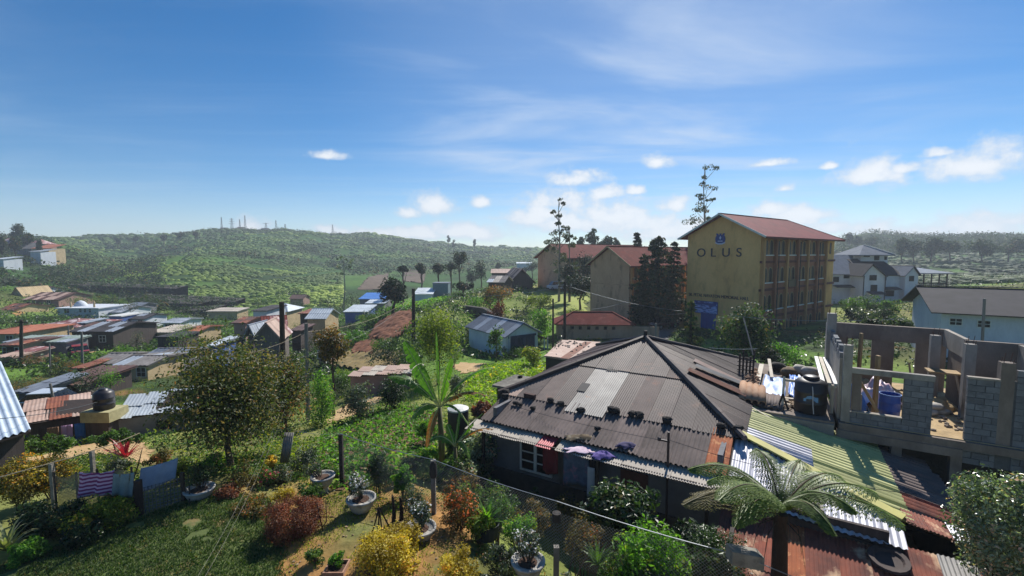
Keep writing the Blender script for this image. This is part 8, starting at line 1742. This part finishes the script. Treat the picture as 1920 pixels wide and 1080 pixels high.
# tree fern: fronds with separate pinnae
fern_m = leaf_mat('fern_pinnae', (.05,.09,.025), (.12,.18,.045), (.26,.32,.10), .45, .45); fern_b = leaf_mat('browning_fern_pinnae', (.06,.06,.025), (.14,.12,.05), (.26,.22,.10), .4, .55)
fern_trunk = mat('fibrous_fern_trunk', G('3b2a22'), G('271c17'), scale=6, rough=.97, bump=.8, stretch=(1,1,.4))
def tree_fern():
    Y = 8.35; b = np.array([xat(1466, Y, 1050), Y, -1.1]); c = at(1464, 958, Y); r = thing('tree_fern', 'tree fern with a dark fibrous trunk and arching fronds before the rusty roof', 'tree fern', tuple(b))
    m = MB(); m.tube([b-np.array([0,0,.3]), b+(c-b)*.5, c-np.array([0,0,.05])], [.17,.15,.12], 10); m.build('trunk', fern_trunk, r)
    fr = [(1296,880,.5,.40,0),(1285,945,-.3,.32,1),(1418,842,1.2,.28,0),(1330,905,1.2,.35,0),(1575,895,.9,.34,0),(1690,985,-.2,.42,0),(1640,925,.4,.36,0),(1560,1000,-.9,.36,0),(1380,985,-.8,.36,1),(1500,862,1.6,.2,0),(1600,960,-.6,.36,0),(1350,935,-.9,.38,1)]
    for i, (px_, py_, dY, ar, br_) in enumerate(fr):
        rs = random.Random(i+5); e = at(px_, py_, Y+dY); k = 20; P = [c+(e-c)*(j/k)+np.array([0,0,ar*4*(j/k)*(1-j/k)]) for j in range(k+1)]; m = MB(); m.tube(P, [.016*(1-.8*j/k)+.003 for j in range(k+1)], 5); o = m.build('frond', mat('fern_stalk', G('5a4a2a'), G('463a22'), rough=.8), r)
        V = []; F = []; L = np.linalg.norm(e-c); n_ = 58
        for j in range(5, n_):
            f = j/n_; x = f*k; a_ = int(x); p = P[a_]+(P[min(k, a_+1)]-P[a_])*(x-a_); tg = P[min(k, a_+1)]-P[max(0, a_-1)]; tg = tg/np.linalg.norm(tg); sd_ = np.cross(tg, np.array([0,0,1.])); sd_ /= np.linalg.norm(sd_)
            ln = .46*(math.sin(math.pi*(.08+.9*f))**.75)*rs.uniform(.85, 1.1)*min(1.15, L/2); 
            for sg in (-1, 1):
                d = sd_*sg*.86+tg*.45; d = d/np.linalg.norm(d); w_ = .030
                q0 = p; q1 = p+d*ln*.5+np.array([0,0,-.05*ln]); q2 = p+d*ln+np.array([0,0,-.42*ln*rs.uniform(.6, 1.3)])
                # narrow leaflets along both sides of the pinna
                nl = 6
                for t in range(nl):
                    for s2 in (-1, 1):
                        u0 = (t+.2)/nl; base_ = (q0*(1-u0)**2+2*q1*u0*(1-u0)+q2*u0**2); tn = (q1-q0)*(1-u0)+(q2-q1)*u0; tn = tn/np.linalg.norm(tn); sd2 = np.cross(tn, np.array([0,0,1.])); sd2 = sd2/np.linalg.norm(sd2)*s2
                        ll = .115*(1-u0*.7); kk = len(V); V += [base_, base_+sd2*ll*.5+tn*.028, base_+sd2*ll+tn*.02+np.array([0,0,-.012]), base_+sd2*ll*.45-tn*.004]; F.append((kk, kk+1, kk+2, kk+3))
        put('pinnae', V, F, fern_b if i == 1 else fern_m, o, tint=np.repeat(np.random.RandomState(i).uniform(.2, .85, len(V)//4), 4))
    for i in range(7):
        a = i*.9; m = MB(); m.tube([c-np.array([0,0,.1]), c+np.array([.35*math.cos(a), .35*math.sin(a), -.35]), c+np.array([.45*math.cos(a), .45*math.sin(a), -.9])], [.014,.01,.004], 4); m.build('dead_stalk', fern_trunk, r)
tree_fern()
# ---- poles, cables, vehicles
polew = mat('weathered_pole_wood', G('453a32'), G('332a24'), scale=3, rough=.95, stretch=(1,1,.15), bump=.3); polec = mat('grey_concrete_pole', G('85827c'), G('6c6963'), scale=2, rough=.95, stretch=(1,1,.3))
def pole(label, px, pyb, pyt, Y, r0, mt=None, arms=(), lean=0, group='poles in the valley', insul=True):
    b = at(px, pyb, Y); g = h1(b[0], b[1]); b[2] = min(b[2], g) if abs(b[2]-g) > .5 else g; t = at(px+lean, pyt, Y); r = thing('utility_pole', label, 'pole', tuple(b), 0, group); m = MB(); m.tube([b-np.array([0,0,.5]), (b+t)/2, t], [r0*1.15, r0, r0*.85], 8); m.build('shaft', mt or polew, r)
    for f, l in arms:
        p = b+(t-b)*f; m = MB(); m.beam(p-np.array([l/2,0,0]), p+np.array([l/2,0,0]), .09, .11); a = m.build('crossarm', polew, r)
        for sx in (-.45, 0, .45): m = MB(); m.lathe([(.03,0),(.05,.06),(.03,.09),(.045,.13),(.01,.16)], p+np.array([sx*l, -.0, .058]), 7); m.build('insulator', whitetrim, a)
    return t
p1 = pole('stout dark post standing behind the spreading tree with a pale right side', 528, 665, 566, 26, .16, polew)
p2 = pole('grey pole with a pale blue band among the russet leaves', 574, 690, 606, 26, .12, polec); p3 = pole('dark wooden pole standing on the bright terrace by the ploughed field', 775, 612, 541, 54, .22, polew)
p4 = pole('dark wooden pole before the low tan outbuilding, taller of two', 1059, 634, 528, 52, .16, polew, [(.93, 1.6)]); p5 = pole('thin dark pole left of the low tan outbuilding', 1037, 640, 560, 52, .11, polew)
p6 = pole('tall dark pole in front of the left valley houses', 40, 690, 600, 50, .16, polew, [(.95, 1.4)]); p7 = pole('pale pole beside the sandy road', 153, 672, 622, 50, .11, polec); p8 = pole('thin grey pole by the pale green roof wall', 82, 655, 606, 66, .1, polec); p9 = pole('thin pole in front of the dark timber house', 128, 645, 610, 62, .1, polec); p10 = pole('thin pole right of the olive slope', 93, 690, 645, 46, .07, polec); p11 = pole('slim pole on the slope below the blue-walled house', 238, 650, 600, 70, .1, polec)
p12 = pole('leaning pale pole above the pinkish sheet roof', 108, 750, 719, 27, .07, polec, lean=-14); p13 = pole('short grey pole beside the parked car on the asphalt road', 1230, 632, 606, 50, .13, polec, group='poles by the school')
p14 = pole('tall concrete column post rising from the far corner of the site', 1846, 640, 560, 24, .07, polec, group='poles by the site')
def cable(label, a, b, sag, r=.008, mt=None, group='cables across the view', n=14):
    a, b = np.array(a, float), np.array(b, float); m = MB(); m.tube([a+(b-a)*k/n-np.array([0,0,sag*4*(k/n)*(1-k/n)]) for k in range(n+1)], r, 4); m.lone('cable', mt or wirem, label, 'cable', group)
cable('thick pale cable from the terrace pole down to the grey pole with the band', p3+np.array([0,0,-.7]), at(574, 622, 26), .9, .010, MATS['old_rope'])
cable('thin dark cable below the thick pale one', at(775, 558, 54), at(480, 690, 24), 1.2, .012, dwire)
cable('pale cable from the banded grey pole past the stout post', at(574, 622, 26), at(470, 662, 22), .1, .009, MATS['old_rope'])
cable('cable from the terrace pole to the tall pole by the outbuilding', at(775, 548, 54), p4+np.array([0,0,-.5]), .8, .014)
cable('cable from the outbuilding pole to the OLUS block', p4+np.array([0,0,-.4]), at(1290, 584, 62), .5, .02)
cable('cable fanning from the tan block towards the road pole', at(1180, 563, 70), at(1110, 580, 58), .2, .014); cable('white wire stretched in front of the bushy conifer', at(1375, 592, 33), at(1700, 597, 25), .25, .012); cable('pale wire from the bushy conifer to the site column', at(1330, 652, 30), at(1420, 654, 24), .05, .012)
cable('thin black wire along the front of the grey roof sheets', H(-.3, 1.2, .9), H(7.0, -.1, 1.2), .12, .008, dwire); cable('black wire from the service mast to the tree fern', H(7.0, -.1, 1.25), H(13.2, 1.6, .45), .2, .008, dwire)
cable('black wire above the zinc roof at the left', at(0, 785, 15), at(200, 748, 24), .15, .012, dwire); cable('two-strand line end over the school road', at(1250, 590, 60), at(1290, 586, 62), .05, .014)
for k, dx in enumerate((0, 14)): cable(['left','right'][k]+' strand of the pair of slack clotheslines over the lawn', on(368+dx, 1085, .35), at(527+dx*.5, 768, 14.6), .25, .0032, concp, 'slack clotheslines')
# vehicles
tyre_m = mat('tyre_rubber', G('1a1a1c'), G('222224'), rough=.9); glass_m = mat('car_glass', G('20262c'), G('181d22'), rough=.1); lamp_m = mat('lamp_lens', G('c9c2b0'), G('b0a997'), rough=.2); chrome = mat('wheel_rim', G('8c8f94'), G('74777c'), rough=.4, metal=.5)
def vehicle(name, label, cat, loc, rot, prof, cab, L, W, paint, wheels, wr=.32):
    r = thing(name, label, cat, tuple(loc), rot); bx = lambda m, nm, mt, par: link(nm, m.data(nm, mt), par)
    m = MB(); n = len(prof); m.add([(x, -W/2, z) for x, z in prof]+[(x, W/2, z) for x, z in prof], [tuple(range(n))[::-1], tuple(range(n, 2*n))]+[(i, (i+1) % n, n+(i+1) % n, n+i) for i in range(n)]); body = bx(m, 'body', paint, r)
    bv = body.modifiers.new('bevel', 'BEVEL'); bv.width = .06; bv.segments = 2
    m = MB(); n = len(cab); q = W/2-.1; m.add([(x, -q-(.06 if z < cab[0][1]+.1 else 0), z) for x, z in cab]+[(x, q+(.06 if z < cab[0][1]+.1 else 0), z) for x, z in cab], [tuple(range(n))[::-1], tuple(range(n, 2*n))]+[(i, (i+1) % n, n+(i+1) % n, n+i) for i in range(n)]); bx(m, 'windows', glass_m, r)
    zt = max(z for x, z in cab); xs = [x for x, z in cab if z > zt-.05]; m = MB(); m.box(min(xs)-.04, max(xs)+.04, -q+.02, q-.02, zt, zt+.05); bx(m, 'roof', paint, r)
    for x in wheels:
        for s in (-1, 1):
            m = MB(); m.tube([(x, s*(W/2-.2), wr), (x, s*(W/2+.015), wr)], wr, 16); w = bx(m, 'wheel', tyre_m, r); m = MB(); m.tube([(x, s*(W/2), wr), (x, s*(W/2+.03), wr)], wr*.6, 12); bx(m, 'rim', chrome, w)
    xe = max(x for x, z in prof); xb = min(x for x, z in prof)
    for s in (-1, 1):
        m = MB(); m.box(xe-.04, xe+.015, s*(W/2-.3)-.14, s*(W/2-.3)+.14, .62, .76); bx(m, 'headlight', lamp_m, r); m = MB(); m.box(xb-.015, xb+.04, s*(W/2-.25)-.1, s*(W/2-.25)+.1, .65, .85); bx(m, 'tail_light', redband, r)
    m = MB(); m.box(xe-.05, xe+.05, -W/2+.08, W/2-.08, .3, .48); bx(m, 'bumper', tyre_m, r)
    return r
carp = mat('dark_maroon_car_paint', G('4a2630'), G('3c1e27'), rough=.25, coat=.6); vanp = mat('white_van_paint', G('c5c9ce'), G('b8bcc2'), rough=.3, coat=.4); redp = mat('faded_red_car_paint', G('a84a52'), G('8f3d45'), rough=.35, coat=.4)
sedan = [(-2.1,.28),(-2.15,.6),(-2.05,.9),(-1.6,.95),(1.0,.9),(1.95,.75),(2.1,.55),(2.05,.28)]; scab = [(-1.65,.94),(-1.15,1.4),(.35,1.42),(1.05,.9)]
vehicle('parked_car', 'dark maroon car parked on the asphalt road below the cypresses', 'car', gp(1246, 64)+np.array([0,0,.07]), math.radians(25), sedan, scab, 4.2, 1.7, carp, (-1.3, 1.3))
vanb = [(-2.2,.3),(-2.25,1.2),(-2.2,1.25),(1.3,1.2),(2.1,1.05),(2.25,.7),(2.2,.3)]; vcab = [(-2.15,1.24),(-2.1,1.95),(1.0,1.95),(1.6,1.2)]
vehicle('parked_van', 'white van parked on the lawn before the farthest school block', 'van', gp(1043, 108)+np.array([0,0,.05]), math.radians(200), vanb, vcab, 4.4, 1.7, vanp, (-1.4, 1.4))
vehicle('parked_car', 'small red car under the dark timber house at the sandy road', 'car', gp(142, 58)+np.array([0,0,.05]), math.radians(136), sedan, scab, 4.2, 1.7, redp, (-1.3, 1.3))
vehicle('parked_car', 'white car parked beside the dark red-brown shed roof', 'car', gp(86, 33)+np.array([0,0,.05]), math.radians(10), sedan, scab, 4.2, 1.7, vanp, (-1.3, 1.3))
wp = at(655, 702, 33); P = [on(652,706,-2.0), on(775,699,-2.0), on(752,687,-1.8), on(688,689,-1.8)]
poly_house('low_shed', 'low shed with pale pinkish flat roof behind the hydrangea-like bush', P, -3.4, [pinkrust, lightsh, pinkrust], pinkwall)
# ================================================================== air
def haze():
    m = bpy.data.materials.new('thin_haze'); m.use_nodes = True; N = m.node_tree.nodes; L = m.node_tree.links; N.remove(N['Principled BSDF'])
    v = N.new('ShaderNodeVolumePrincipled'); v.inputs['Color'].default_value = (.80, .90, 1.0, 1); v.inputs['Density'].default_value = HAZE; v.inputs['Anisotropy'].default_value = .2
    L.new(v.outputs[0], N['Material Output'].inputs['Volume'])
    b = MB(); b.box(-1500, 1500, -60, 1300, -75, 85); o = b.build('haze', m); stuff(o, 'thin blue haze in the air')
HAZE = 0.00048
haze()
